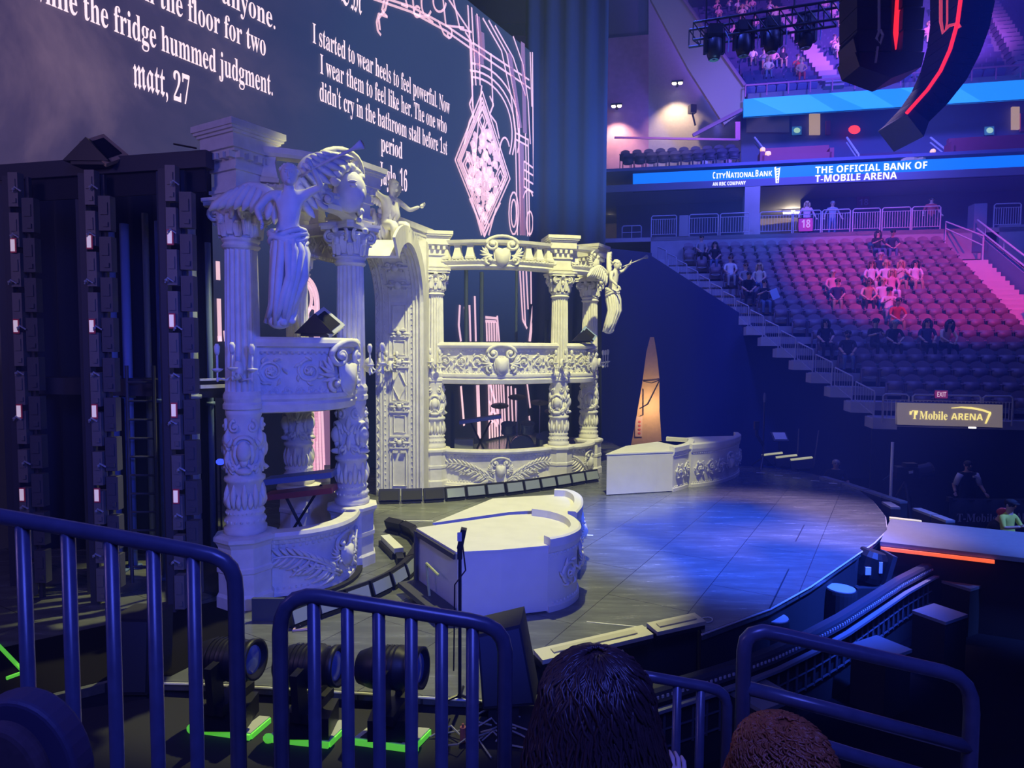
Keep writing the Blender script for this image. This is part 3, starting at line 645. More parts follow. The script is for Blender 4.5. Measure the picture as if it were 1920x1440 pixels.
arch = mb.build('arch', PLASTER, ar, False); md = arch.modifiers.new('thickness', 'SOLIDIFY'); md.thickness = .05; md.offset = -1
def SJ(x, t, h=0):
    y, z = intr(t); y2, z2 = intr(min(1, t+.01)); ty, tz = y2-y, z2-z; l = math.hypot(ty, tz) or 1
    return Vector((XL + x, y - tz/l*h, z + ty/l*h))
ts = [i/50 for i in range(51)]
mb = MB(); Wj = XR-XL
for x, r in ((.03, .035), (.12, .02), (.2, .028), (.34, .022), (Wj-.03, .05), (Wj-.12, .03), (Wj-.2, .03), (Wj-.32, .018)):
    mb = MB(); mb.tube([SJ(x, t, .01) for t in ts], r*.62, 6)
    if x == .2:
        for k in range(60): mb.ell(SJ(.235, k/60, .01), .02, n=5, m=3)
    if x == Wj-.2:
        for k in range(60): mb.ell(SJ(Wj-.235, k/60, .01), .018, n=5, m=3)
    if x == .03:
        for k in range(38): t = k/38; mb.tube([SJ(.03, t, .02), SJ(.1, t+.012, .03), SJ(.03, t+.02, .02)], .013, 5)
    mb.build('jamb_moulding', PLASTER, arch, True)
# panels and plaques on the jamb
x0, x1 = .42, Wj-.38
def zz(z): return z/ZS*.55
def frame(mb, a0, a1, z0, z1, w=.022):
    mb.tube([SJ(a0, zz(z0), .015), SJ(a1, zz(z0), .015), SJ(a1, zz(z1), .015), SJ(a0, zz(z1), .015)], w, 4, closed=True)
xm = (x0+x1)/2
for a0, a1, z0_, z1_ in ((x0, x1, .25, 1.12), (x0+.02, x1-.02, 1.55, 1.95), (x0, x1, 2.32, 3.05), (x0+.02, x1-.02, 3.42, 3.75), (x0, x1, 4.0, 4.6)): mb = MB(); frame(mb, a0, a1, z0_, z1_); mb.build('panel_frame', PLASTER, arch)
mb = MB(); mb.tube([SJ(xm-.17, zz(2.68), .02), SJ(xm, zz(3.03), .02), SJ(xm+.17, zz(2.68), .02), SJ(xm, zz(2.34), .02)], .026, 4, closed=True); mb.build('diamond_moulding', PLASTER, arch)
for z in (1.18, 1.45, 2.05, 2.28, 3.12, 3.36, 3.86): mb = MB(); mb.bar(SJ(x0-.08, zz(z), .03), SJ(x1+.08, zz(z), .03), .05, .04); mb.build('panel_shelf', PLASTER, arch)
for z in (1.08, 4.01):
    for a in (x0+.06, x1-.06): mb = MB(); mb.bar(SJ(a-.06, zz(z), .03), SJ(a+.06, zz(z), .03), .13, .05); mb.build('corner_block', PLASTER, arch)
def SJz(a, z, h=0): return SJ(a, zz(z), h)
for z in (1.30, 2.17, 3.24, 3.92):
    mb = MB()
    for sg in (-1, 1):
        spiral(mb, SJz, xm+sg*.08, z+.06, .07, 1.3, 0, sg, .022, .03); spiral(mb, SJz, xm+sg*.12, z-.06, .06, 1.2, 1, -sg, .02, .03); blade(mb, SJz, xm+sg*.05, z, 0 if sg > 0 else pi, .22, .035, .02)
    mb.ell(SJz(xm, z, .05), (.07, .05, .07), n=8, m=5); mb.build('plaque', PLASTER, arch, True)
def SA(t0):
    def f(a, z, h=0): return SJ(a, t0 + z*.1, h)
    return f
for t0 in (.63, .70, .77):
    mb = MB(); S = SA(t0)
    for sg in (-1, 1):
        spiral(mb, S, xm+sg*.12, .12, .09, 1.3, 0, sg, .024, .03); spiral(mb, S, xm+sg*.14, -.12, .08, 1.2, 1, -sg, .024, .03); blade(mb, S, xm+sg*.05, 0, 0 if sg > 0 else pi, .26, .04, .02)
    mb.ell(S(xm, 0, .05), (.09, .07, .09), n=8, m=5); mb.build('plaque', PLASTER, arch, True)
# cornice over the portal
mb = MB(); ca, cb2 = at(752, 397, 15.0), at(819, 414, 16.9)
z1 = 6.58
for o, w, z0_, z1_ in ((0, .5, z1-.14, z1), (.06, .42, z1-.24, z1-.14), (.1, .36, z1-.8, z1-.24)):
    p = Vector((ca.x - .2 - o, ca.y - .4, 0)); q = Vector((cb2.x - o, cb2.y - o, 0)); d = (q-p).normalized(); t = Vector((d.y, -d.x, 0))*w
    mb.slab([(p + Z_*z0_), (q + Z_*z0_), (q - t*1.6 + Z_*z0_), (p - t*1.6 + Z_*z0_)], Z_*(z1_-z0_))
d = Vector((cb2.x-ca.x, cb2.y-ca.y, 0)).normalized()
for k in range(20): q = Vector((ca.x-.22, ca.y-.4, z1-.28)) + d*.12*k; mb.box(q + Vector((d.y, -d.x, 0))*-.02, (.06, .06, .08), atan2(d.y, d.x))
mb.build('cornice', PLASTER, ar)
sconce(ar, (-2.9, 15.52, 3.15), (-.2, -1))
# ------------------------------------------------------------------ skinned figures
def skin(J, B, sub=1):
    """J: name -> (pos, radius or (rx, ry)); B: list of (a, b, slot).  One continuous surface; returns verts, faces, slots"""
    names = list(J); idx = {n: i for i, n in enumerate(names)}
    me = bpy.data.meshes.new('sk'); me.from_pydata([tuple(J[n][0]) for n in names], [(idx[a], idx[b]) for a, b, _ in B], [])
    o = bpy.data.objects.new('sk', me); COL.objects.link(o); md = o.modifiers.new('s', 'SKIN'); md.use_smooth_shade = True
    for i, n in enumerate(names):
        r = J[n][1]; d = me.skin_vertices[0].data[i]; d.radius = r if isinstance(r, (tuple, list)) else (r, r); d.use_root = (i == 0)
    if sub: o.modifiers.new('u', 'SUBSURF').levels = sub
    dg = bpy.context.evaluated_depsgraph_get(); m2 = bpy.data.meshes.new_from_object(o.evaluated_get(dg))
    V = [v.co.copy() for v in m2.vertices]; F = [list(p.vertices) for p in m2.polygons]; SL = []
    segs = [(Vector(J[a][0]), Vector(J[b][0]), k) for a, b, k in B]
    for p in m2.polygons:
        c = p.center; best = (9, 0)
        for a, b, k in segs:
            ab = b - a; t = max(0, min(1, (c-a).dot(ab)/max(1e-9, ab.length_squared))); d = (c - a - ab*t).length
            if d < best[0]: best = (d, k)
        SL.append(best[1])
    bpy.data.objects.remove(o); bpy.data.meshes.remove(me); bpy.data.meshes.remove(m2)
    return V, F, SL
def addskin(mb, J, B, sub=1):
    V, F, SL = skin(J, B, sub); n0 = len(mb.mi); k = mb.k; mb.add(V, F); mb.mi[n0:] = SL; mb.k = k
def hand(mb, w, d, side, s=1.0, curl=.5, slot=0):
    """palm and five unequal bent fingers continuing from wrist w along d"""
    d = Vector(d).normalized(); t = Vector(side).normalized(); nn = d.cross(t).normalized(); mb.k = slot
    mb.ell(Vector(w) + d*.045*s, (.042*s, .05*s, .018*s), R=Matrix((t, d, nn)).transposed(), n=8, m=5)
    for i, L in enumerate((.062, .072, .068, .052)):
        p = Vector(w) + d*.08*s + t*(-.03+.02*i)*s; a = p + (d*cos(curl*.4) + nn*sin(curl*.4))*L*.5*s; b = a + (d*cos(curl) + nn*sin(curl))*L*.5*s
        mb.tube([p - d*.02*s, p, a, b], [.0095*s, .0095*s, .0085*s, .006*s], 6)
    p = Vector(w) + d*.03*s - t*.035*s; mb.tube([p, p + (d*.6 - t*.6 + nn*.3)*.035*s, p + (d - t*.4 + nn*.4)*.06*s], [.012*s, .011*s, .007*s], 6)
def feather_wing(mb, root, out, up, L, n=9, w=.07, nrm=None):
    root, out, up = Vector(root), Vector(out).normalized(), Vector(up).normalized(); nn = nrm or out.cross(up)
    arm = [root + out*L*t + up*L*.28*sin(pi*t*.9) for t in [i/8 for i in range(9)]]
    mb.tube(arm, [w*.7, w*.8, w*.75, w*.65, w*.55, w*.5, w*.4, w*.3, w*.12], 7)
    for row, (f, wd, off) in enumerate(((.62, 1.0, -.015), (.4, .9, .015), (.22, .8, .04))):
        for i in range(n):
            t = (i+.6)/n; p = arm[min(8, int(t*8))].lerp(arm[min(8, int(t*8)+1)], t*8-int(t*8)) + nn*off
            dd = (-up*(1-t*.45) + out*(.1+t*.55)).normalized(); l = L*f*(.8+.25*t)
            mb.tube([p, p + dd*l*.35 + nn*.01, p + dd*l*.75, p + dd*l], [w*.4*wd, w*.62*wd, w*.58*wd, w*.15], 6)
def statue(name, parent, base, face, scale, pose, label=None):
    """winged sculpted figure: pose 0 hanging with draped legs and trumpet, 1 seated cherub"""
    f = Vector((face[0], face[1], 0)).normalized(); sd = Vector((-f.y, f.x, 0)); b = Vector(base)
    def L(x, y, z): return b + (sd*x + f*y + Z_*z)*scale
    k = scale
    if pose == 0:
        J = dict(pel=(L(0, .1, 0), .14*k), sp=(L(.01, .14, .2), .115*k), ch=(L(.02, .18, .42), .14*k), nk=(L(.02, .2, .6), .055*k), hb=(L(.02, .22, .65), .07*k), hd=(L(.02, .25, .74), .1*k), ht=(L(.02, .23, .84), .06*k),
                 ls=(L(-.19, .16, .52), .065*k), le=(L(-.36, .22, .3), .045*k), lw=(L(-.3, .38, .14), .03*k), rs=(L(.22, .18, .54), .065*k), re=(L(.4, .3, .62), .045*k), rw=(L(.3, .5, .78), .03*k),
                 lh=(L(-.1, .12, -.1), .13*k), lk=(L(-.1, .22, -.52), .1*k), la=(L(-.07, .1, -1.0), .075*k), lt=(L(-.07, .2, -1.1), .05*k), rh=(L(.1, .12, -.1), .13*k), rk=(L(.12, .2, -.5), .1*k), ra=(L(.03, .05, -.95), .075*k), rt=(L(.03, .18, -1.08), .05*k))
        B = [('pel','sp',0),('sp','ch',0),('ch','nk',0),('nk','hb',0),('hb','hd',0),('hd','ht',0),('ch','ls',0),('ls','le',0),('le','lw',0),('ch','rs',0),('rs','re',0),('re','rw',0),('pel','lh',0),('lh','lk',0),('lk','la',0),('la','lt',0),('pel','rh',0),('rh','rk',0),('rk','ra',0),('ra','rt',0)]
    else:
        J = dict(pel=(L(0, .05, 0), .15*k), sp=(L(0, .08, .2), .14*k), ch=(L(0, .12, .4), .15*k), nk=(L(0, .14, .54), .06*k), hb=(L(0, .17, .62), .08*k), hd=(L(0, .2, .74), .12*k), ht=(L(0, .18, .86), .07*k),
                 ls=(L(-.2, .12, .47), .07*k), le=(L(-.42, .2, .52), .055*k), lw=(L(-.6, .3, .62), .035*k), rs=(L(.2, .12, .47), .07*k), re=(L(.38, .25, .3), .055*k), rw=(L(.5, .42, .38), .035*k),
                 lh=(L(-.1, .1, -.05), .12*k), lk=(L(-.16, .42, -.08), .1*k), la=(L(-.14, .38, -.5), .06*k), lt=(L(-.14, .5, -.6), .045*k), rh=(L(.1, .1, -.05), .12*k), rk=(L(.18, .42, -.04), .1*k), ra=(L(.12, .34, -.42), .06*k), rt=(L(.1, .46, -.54), .045*k))
        B = [('pel','sp',0),('sp','ch',0),('ch','nk',0),('nk','hb',0),('hb','hd',0),('hd','ht',0),('ch','ls',0),('ls','le',0),('le','lw',0),('ch','rs',0),('rs','re',0),('re','rw',0),('pel','lh',0),('lh','lk',0),('lk','la',0),('la','lt',0),('pel','rh',0),('rh','rk',0),('rk','ra',0),('ra','rt',0)]
    mb = MB(); addskin(mb, J, B, 1)
    hd = J['hd'][0]; mb.ell(hd, (.105*k, .105*k, .138*k), n=14, m=10); mb.ell(hd + f*.088*k + Z_*.045*k, (.062*k, .03*k, .014*k), R=Matrix.Rotation(atan2(f.y, f.x)+pi/2, 3, 'Z'), n=8, m=4); mb.ell(hd + f*.09*k - Z_*.1*k, (.035*k, .03*k, .03*k), n=8, m=5); mb.ell(hd + f*.11*k - Z_*.01*k, (.02*k, .022*k, .04*k), n=6, m=4)
    for sg in (-1, 1): mb.ell(hd + f*.1*k + sd*sg*.038*k + Z_*.018*k, .014*k, n=6, m=4)
    mb.ell(hd + f*.102*k - Z_*.06*k, (.025*k, .012*k, .008*k), n=6, m=4)
    hand(mb, J['lw'][0], J['lw'][0]-J['le'][0], Z_, k, .9); hand(mb, J['rw'][0], J['rw'][0]-J['re'][0], Z_, k, .9)
    o = mb.build(name, PLASTER, parent, True)
    mb = MB()
    for i in range(26):
        q = rnd.uniform(0, 2*pi); e = rnd.uniform(.1, 1.3); d = sd*cos(q)*cos(e) + f*(sin(q)*cos(e) - .25) + Z_*sin(e); mb.ell(hd + d*.1*k + Z_*.02*k, .036*k, n=6, m=4)
    mb.build('hair', PLASTER, o, True)
    if pose == 0:
        mb = MB()                                                        # drapery falling from the waist
        for i in range(15):
            q = 2*pi*i/15; x, y = .19*cos(q), .14*sin(q)
            mb.tube([L(x*.8, .12+y, .05), L(x*1.05+.02, .15+y*1.2, -.2), L(x*.95+.03*sin(i*2), .2+y*1.1, -.5), L(x*.7-.08, .12+y*.9, -.85), L(x*.75-.12+.03*sin(i*3), .06+y*.8, -1.05+.05*sin(i*2.3))], [.04*k, .05*k, .05*k, .045*k, .03*k], 7)
        mb.ell(L(-.12, .08, -1.05), (.15*k, .11*k, .1*k), n=12, m=8)
        for i in range(4): mb.tube([L(.22*cos(q), .13+.17*sin(q), .04+.05*sin(q*2+i)-.035*i) for q in [2*pi*j/14 for j in range(14)]], .035*k, 6, closed=True)
        mb.build('drapery', PLASTER, o, True)
        mb = MB(); a, e = J['rw'][0], L(.75, .75, .98); mb.tube([L(.16, .36, .7), a, e, e + (e-a)*.25], [.012*k, .015*k, .02*k, .06*k], 8); mb.build('trumpet', PLASTER, o, True)
    mb = MB(); feather_wing(mb, L(-.08, 0, .45), -sd*.9 - f*.25 + Z_*.1, Z_, .62*k if pose == 0 else .4*k, 9, .09*k); mb.build('wing', PLASTER, o, True)
    mb = MB(); feather_wing(mb, L(.1, 0, .5), (sd*.6 - f*.25 + Z_*1.0), (Z_ - sd*.6) if pose == 0 else Z_, .7*k if pose == 0 else .4*k, 9, .09*k); mb.build('wing', PLASTER, o, True)
    return o
statue('angel_statue', nb, at(541, 448, 8.2), (.3, -.95), .98, 0)
statue('angel_statue', fb, at(1140, 548, 17.75), (.8, -.45), .98, 0)
ch = statue('cherub_statue', ar, at(727, 420, 13.6) , (.75, -.65), 1.0, 1)
mb = MB()
for i in range(7):
    q = i*.9; p = at(700 + 7*i, 395 + 9*sin(q)*2, 13.5); mb.tube([p, p + Vector((.05, -.05, -.25)), p + Vector((.12*sin(q), -.03, -.5))], [.05, .06, .02], 6)
for i in range(8): mb.ell(at(690+rnd.uniform(0, 25), rnd.uniform(375, 455), 13.6), .07, n=6, m=4)
mb.build('garland', PLASTER, ar, True)
# ------------------------------------------------------------------ carved curved plinths on the deck
def plinth(label, tops, H, curve_i, far=False, group=None):
    """tops: outline on top; curve_i: (i0, i1) the run of the outline that is the carved curved front"""
    P = [gr(x, y, H) for x, y in tops]; i0, i1 = curve_i; n = len(P); c = sum(P, Vector())/n
    t = thing('carved_plinth', label, 'plinth', (c.x, c.y, 0), 0, group)
    mb = MB(); mb.prism([(p.x, p.y) for p in P], .02, H-.03); mb.prism([(c.x+(p.x-c.x)*1.02, c.y+(p.y-c.y)*1.02) for p in P], H-.03, H); body = mb.build('body', PLINTH, t)
    run = [Vector((p.x, p.y, 0)) for p in P[i0:i1+1]]; fine = []
    for i in range(len(run)-1):
        for k in range(6):                                               # Catmull-Rom through the plan points
            p0, p1, p2, p3 = run[max(i-1, 0)], run[i], run[i+1], run[min(i+2, len(run)-1)]; w = k/6
            fine.append(.5*((2*p1) + (p2-p0)*w + (2*p0-5*p1+4*p2-p3)*w*w + (3*p1-p0-3*p2+p3)*w**3))
    fine.append(run[-1]); Q = Path((0, 0), (1, 0), 0); Q.set(fine)
    m = Q.P[len(Q.P)//2]; flip = 1 if (m + Q.N[len(Q.P)//2]*.1 - c).length > (m - c).length else -1; Q.set(fine, flip)
    mb = MB(); mb.sweep(Q.pairs, [(.03, 0), (.03, .08), (0, .1), (0, H-.12), (.03, H-.1), (.05, H-.02), (.05, H+.09), (.02, H+.11), (-.1, H+.11), (-.12, 0)]); beads(mb, Q.S(0), .05, Q.len-.05, H-.14, .018, .07, .01); beads(mb, Q.S(0), .05, Q.len-.05, .12, .018, .07, .01); fr = mb.build('curved_front', PLINTH, t)
    S = Q.S(0); mb = MB(); a = Q.len*.5; cartouche(mb, S, a, .52, .62); mb.build('cartouche', PLINTH, fr, True)
    for a0, a1 in ((.08, max(.3, a-.36)), (min(Q.len-.3, a+.36), Q.len-.08)): mb = MB(); scrolls(mb, S, a0, a1, .5, .2); mb.build('scroll_relief', PLINTH, fr, True)
    return t, P
t1, P1 = plinth('low cream plinth with a curved raised front, open end beside the black stand', [(784, 990), (858, 1034), (940, 1030), (1028, 1022), (1062, 1014), (1083, 1000), (1072, 982), (1040, 970), (1002, 964), (955, 966)], .93, (3, 8))
t2, P2 = plinth('low cream plinth just behind the one next to the black stand', [(815, 980), (870, 972), (955, 960), (1002, 957), (1042, 962), (1076, 972), (1087, 957), (1085, 940), (1068, 930), (1040, 928), (985, 931), (925, 935)], .93, (5, 9))
t3, P3 = plinth('cream plinth with a plain grey end facing the near side, by the far box', [(1138, 851), (1232, 847), (1262, 846), (1288, 840), (1298, 833), (1292, 829), (1250, 826), (1175, 836)], 1.03, (2, 6))
t4, P4 = plinth('cream plinth at the far edge of the stage with carved front and raised tip', [(1296, 840), (1340, 836), (1372, 829), (1386, 822), (1382, 817), (1345, 818), (1300, 819), (1235, 828)], 1.03, (0, 4))
# open end of the nearest plinth: dark recess, ledge and tape-marked rod
mb = MB(); a, b = P1[0], P1[1]; d = (b - a).normalized(); nn = Vector((-d.y, d.x, 0)); nn = nn if nn.dot(Vector((-1, 0, 0))) > 0 else -nn
mb.slab([a + nn*.03 + Z_*-.1, b + nn*.03 + Z_*-.1, b + nn*.03 + Z_*-.03, a + nn*.03 + Z_*-.03], nn*.03)
mb.slab([Vector((a.x, a.y, .1)) + nn*.02, Vector((b.x, b.y, .1)) + nn*.02, Vector((b.x, b.y, .17)) + nn*.02, Vector((a.x, a.y, .17)) + nn*.02], nn*.3)
mb.slab([Vector((a.x, a.y, .05)) + nn*.02, Vector((a.x, a.y, .9)) + nn*.02, Vector((a.x, a.y, .9)) + d*.06 + nn*.02, Vector((a.x, a.y, .05)) + d*.06 + nn*.02], nn*.05)
mb.build('end_frame', DARK, t1)
mb = MB(); q = a.lerp(b, .55); q = Vector((q.x, q.y, 0)) + nn*.14; mb.tube([q + Z_*.17, q + Z_*.6 - d*.1], .02, 6); mb.tube([q + Z_*.6 - d*.1, q + Z_*.55 + d*.3], .018, 6)
tag(mb.build('tape_marked_rod', mat('yellow_green_tape', (.45, .5, .2), .6), None), 'bent yellow and orange taped rod in the open end of the nearest plinth', 'rod')
# ------------------------------------------------------------------ light battens on the deck
LENS = mat('lamp_lens', (.28, .32, .36), .18, spec=.8)
def battens(label_fn, pts, n, hgt, name='floor_light', dark=(), group=None, flip=1):
    fine = [gr(*p) for p in pts]; Q = Path((0, 0), (1, 0), 0); Q.set([Vector((p.x, p.y, 0)) for p in fine], flip)
    st_ = Q.len/n
    for i in range(n):
        p, nn = Q.pt((i+.5)*st_); rz = atan2(nn.y, nn.x) + pi/2
        t = thing(name, label_fn(i), 'stage light', (p.x, p.y, 0), rz, group); w = st_*.94
        def W(x, y, z): return Vector((p.x, p.y, 0)) + Matrix.Rotation(rz, 3, 'Z') @ Vector((x, y, z))
        R = Matrix.Rotation(rz, 3, 'Z') @ Matrix.Rotation(radians(-20), 3, 'X')
        mb = MB(); mb.box(W(0, 0, hgt*.55), (w, .14, hgt*.8), R=R); mb.box(W(0, 0, .03), (w*.9, .2, .05), rz); mb.build('housing', BLACK, t)
        mb = MB(); mb.box(W(0, -.075, hgt*.57), (w*.88, .02, hgt*.62), R=R); mb.build('lens', MATTE if i in dark else LENS, t)
        for sx in (-1, 1): mb = MB(); mb.bar(W(sx*w*.47, -.02, .03), W(sx*w*.47, 0, hgt*.7), .025); mb.build('bracket', DARK, t)
ordw = ['first', 'second', 'third', 'fourth', 'fifth', 'sixth', 'seventh', 'eighth', 'ninth', 'tenth', 'eleventh', 'twelfth', 'thirteenth', 'fourteenth', 'fifteenth', 'sixteenth', 'seventeenth', 'eighteenth', 'nineteenth', 'twentieth', 'twenty-first', 'twenty-second', 'twenty-third', 'twenty-fourth', 'twenty-fifth', 'twenty-sixth', 'twenty-seventh', 'twenty-eighth', 'twenty-ninth', 'thirtieth', 'thirty-first', 'thirty-second']
battens(lambda i: ('dark floor light below the arched portal, %s from the left' if i < 3 else 'pale glass floor light below the far box, %s from the portal') % ordw[i if i < 3 else i-3], [(709, 944), (760, 943), (810, 941), (860, 937), (910, 932), (960, 927), (1010, 920), (1060, 912), (1100, 905), (1120, 902)], 12, .34, dark=(0, 1, 2), group='floor lights under the far side of the set')
battens(lambda i: 'dark glass floor light curving round the near box, %s from the front' % ordw[i], [(540, 1180), (585, 1160), (640, 1142), (690, 1124), (735, 1102), (765, 1078), (784, 1052), (788, 1030), (778, 1012), (756, 1002), (725, 996)], 12, .27, group='floor lights round the near box')
# bright loose bar light on the deck by the near box
bl = thing('bar_light', 'white bar light lying on the deck inside the curved floor lights', 'stage light', gr(745, 1030))
a, b = gr(722, 1022), gr(748, 1048); mb = MB(); mb.bar(a + Z_*.14, b + Z_*.14, .16, .1); mb.build('housing', WHITE, bl)
mb = MB(); mb.bar(a + Z_*.05, b + Z_*.05, .24, .1); mb.bar(b + Z_*.06, gr(752, 1060) + Z_*.06, .12, .12); mb.build('yoke', BLACK, bl)
# warm-lit footlight troughs on the front edge of the deck
CREAM = mat('cream_cover', (.62, .60, .46), .55)
for (pa, pb, lab) in (((1302, 1168), (1212, 1188), 'cream covered footlight trough on the stage edge, nearer the blue corner'), ((1204, 1192), (1000, 1240), 'longer cream footlight trough on the stage edge behind the dark-haired head')):
    a, b = gr(*pa), gr(*pb); d = (b-a).normalized(); nn = Vector((-d.y, d.x, 0)); nn = nn if nn.y < 0 else -nn
    t = thing('footlight_trough', lab, 'stage light', tuple((a+b)/2), 0, 'footlight troughs')
    mb = MB(); mb.slab([a + Z_*.09, b + Z_*.09, b + nn*.22 + Z_*.06, a + nn*.22 + Z_*.06], Z_*.05); mb.build('cover', CREAM, t)
    mb = MB(); mb.slab([a + Z_*.0, b + Z_*.0, b + nn*.2, a + nn*.2], Z_*.08); mb.build('tray', BLACK, t)
    mb = MB(); mb.slab([a.lerp(b, .12) + nn*.07 + Z_*.135, a.lerp(b, .88) + nn*.07 + Z_*.135, a.lerp(b, .88) + nn*.15 + Z_*.125, a.lerp(b, .12) + nn*.15 + Z_*.125], Z_*.012); mb.build('lid', mat('cream_lid', (.5, .48, .36), .5), t)
# ------------------------------------------------------------------ people
SKIN = mat('skin', (.62, .40, .30), .55); HAIRM = {'dark': mat('dark_hair', (.02, .015, .015), .5), 'brown': mat('brown_hair', (.12, .06, .03), .5), 'fair': mat('fair_hair', (.5, .36, .18), .5), 'grey': mat('grey_hair', (.4, .38, .36), .5)}
CLOTH = {'black': (.015, .015, .02), 'white': (.75, .74, .72), 'grey': (.3, .3, .32), 'navy': (.03, .04, .1), 'red': (.55, .06, .05), 'pink': (.75, .4, .45), 'cream': (.65, .58, .45), 'denim': (.10, .15, .26), 'tan': (.42, .3, .2), 'yellow': (.7, .75, .1)}
def cm(c): return mat('cloth_' + c, CLOTH[c], .85)
PCACHE = {}
def body(pose):
    """one continuous seated or standing body, slots 0 skin 1 top 2 trousers 3 shoes; faces -Y, seat at z=.45"""
    if pose in PCACHE: return PCACHE[pose]
    w = .19
    J = dict(pel=((0, .02, .55), (.16, .12)), sp=((0, .05, .75), (.14, .11)), ch=((0, .06, .96), (.16, .115)), nk=((0, .04, 1.12), .055), hb=((0, .02, 1.19), .07), hd=((0, 0, 1.3), .1), ht=((0, .01, 1.4), .065))
    if pose == 'stand':
        J = dict(pel=((0, 0, .95), (.15, .11)), sp=((0, .01, 1.12), (.155, .12)), ch=((0, .02, 1.34), (.175, .12)), nk=((0, .01, 1.5), .06), hb=((0, -.01, 1.56), .075), hd=((0, -.03, 1.67), .1), ht=((0, -.02, 1.76), .065))
        legs = dict(lh=((-.1, 0, .88), .1), lk=((-.12, -.02, .5), .065), la=((-.13, .02, .09), .045), lt=((-.15, -.13, .04), .04), rh=((.1, 0, .88), .1), rk=((.12, -.02, .5), .065), ra=((.13, .02, .09), .045), rt=((.15, -.13, .04), .04))
        arms = dict(ls=((-.2, .02, 1.42), .07), le=((-.33, .02, 1.16), .05), lw=((-.38, -.16, .96), .035), rs=((.2, .02, 1.42), .07), re=((.33, .02, 1.16), .05), rw=((.38, -.16, .96), .035))
        hz = 1.67
    else:
        legs = dict(lh=((-.1, -.02, .52), .1), lk=((-.12, -.42, .53), .068), la=((-.13, -.42, .1), .045), lt=((-.14, -.56, .05), .04), rh=((.1, -.02, .52), .1), rk=((.12, -.42, .53), .068), ra=((.13, -.42, .1), .045), rt=((.14, -.56, .05), .04))
        A = {'lap': ((-.25, -.02, .82), (-.14, -.26, .66)), 'phone': ((-.26, -.06, .82), (-.1, -.3, .9)), 'lean': ((-.27, -.16, .78), (-.1, -.38, .62))}[pose]
        arms = dict(ls=((-w, .05, 1.04), .068), le=(A[0], .047), lw=(A[1], .034), rs=((w, .05, 1.04), .068), re=((-A[0][0], A[0][1], A[0][2]), .047), rw=((-A[1][0]*.9, A[1][1]-.02, A[1][2]), .034))
        hz = 1.3
        if pose == 'lean':
            for d in (J, arms):
                for k in d:
                    (x, y, z), r = d[k]; 
                    if z > .7 and k not in ('lw', 'rw'): d[k] = ((x, y - (z-.6)*.35, z - (z-.6)*.06), r)
    J.update(arms); J.update(legs)
    B = [('pel','sp',1),('sp','ch',1),('ch','nk',1),('nk','hb',0),('hb','hd',0),('hd','ht',0),('ch','ls',1),('ls','le',1),('le','lw',0),('ch','rs',1),('rs','re',1),('re','rw',0),('pel','lh',2),('lh','lk',2),('lk','la',2),('la','lt',3),('pel','rh',2),('rh','rk',2),('rk','ra',2),('ra','rt',3)]
    mb = MB(); addskin(mb, J, B, 1); hd = Vector(J['hd'][0]); mb.k = 0
    mb.ell(hd + Vector((0, -.1, -.005)), (.016, .02, .03), n=6, m=4)
    for sg in (-1, 1):
        mb.ell(hd + Vector((sg*.1, .01, 0)), (.015, .025, .035), n=6, m=4); mb.k = 4; mb.ell(hd + Vector((sg*.036, -.088, .02)), (.014, .008, .008), n=6, m=4); mb.k = 0
    mb.k = 5; mb.ell(hd + Vector((0, -.09, -.052)), (.028, .01, .008), n=6, m=4)
    for a, b in (('le', 'lw'), ('re', 'rw')):
        W, d = Vector(J[b][0]), Vector(J[b][0]) - Vector(J[a][0]); hand(mb, W, d, Vector((-1 if a == 're' else 1, .2, .2)), 1, .7, 0)
    me = mb.build('person_body', [SKIN]*6, None, True); m = me.data; bpy.data.objects.remove(me)
    PCACHE[pose] = (m, hd); return PCACHE[pose]
def hair_mesh(kind, hd, key):
    k = ('hair', kind, key)
    if k in PCACHE: return PCACHE[k]
    mb = MB(); mb.ell(hd + Vector((0, .02, .035)), (.112, .118, .095), n=12, m=7)
    if kind in ('long', 'bun'):
        for i in range(9):
            q = pi*(-.05 + 1.1*i/8); x, y = .105*cos(q), .02 + .1*sin(q); L = .3 if kind == 'long' else .1
            mb.tube([hd + Vector((x, y, .04)), hd + Vector((x*1.15, y*1.1, -.1)), hd + Vector((x*1.1, y*1.15, -L))], [.035, .045, .015], 6)
        if kind == 'bun': mb.ell(hd + Vector((0, .08, .12)), .055, n=8, m=5)
    elif kind == 'cap': mb.ell(hd + Vector((0, -.1, .05)), (.085, .08, .015), n=10, m=4); mb.ell(hd + Vector((0, .0, .07)), (.115, .12, .07), n=12, m=5)
    elif kind == 'beard': mb.ell(hd + Vector((0, -.055, -.085)), (.07, .055, .055), n=10, m=5)
    o = mb.build('hair', HAIRM['dark'], None, True); m = o.data; bpy.data.objects.remove(o); PCACHE[k] = m; return m
EYE_M = mat('eye_dark', (.02, .015, .015), .3); LIP = mat('lip', (.45, .2, .18), .5)
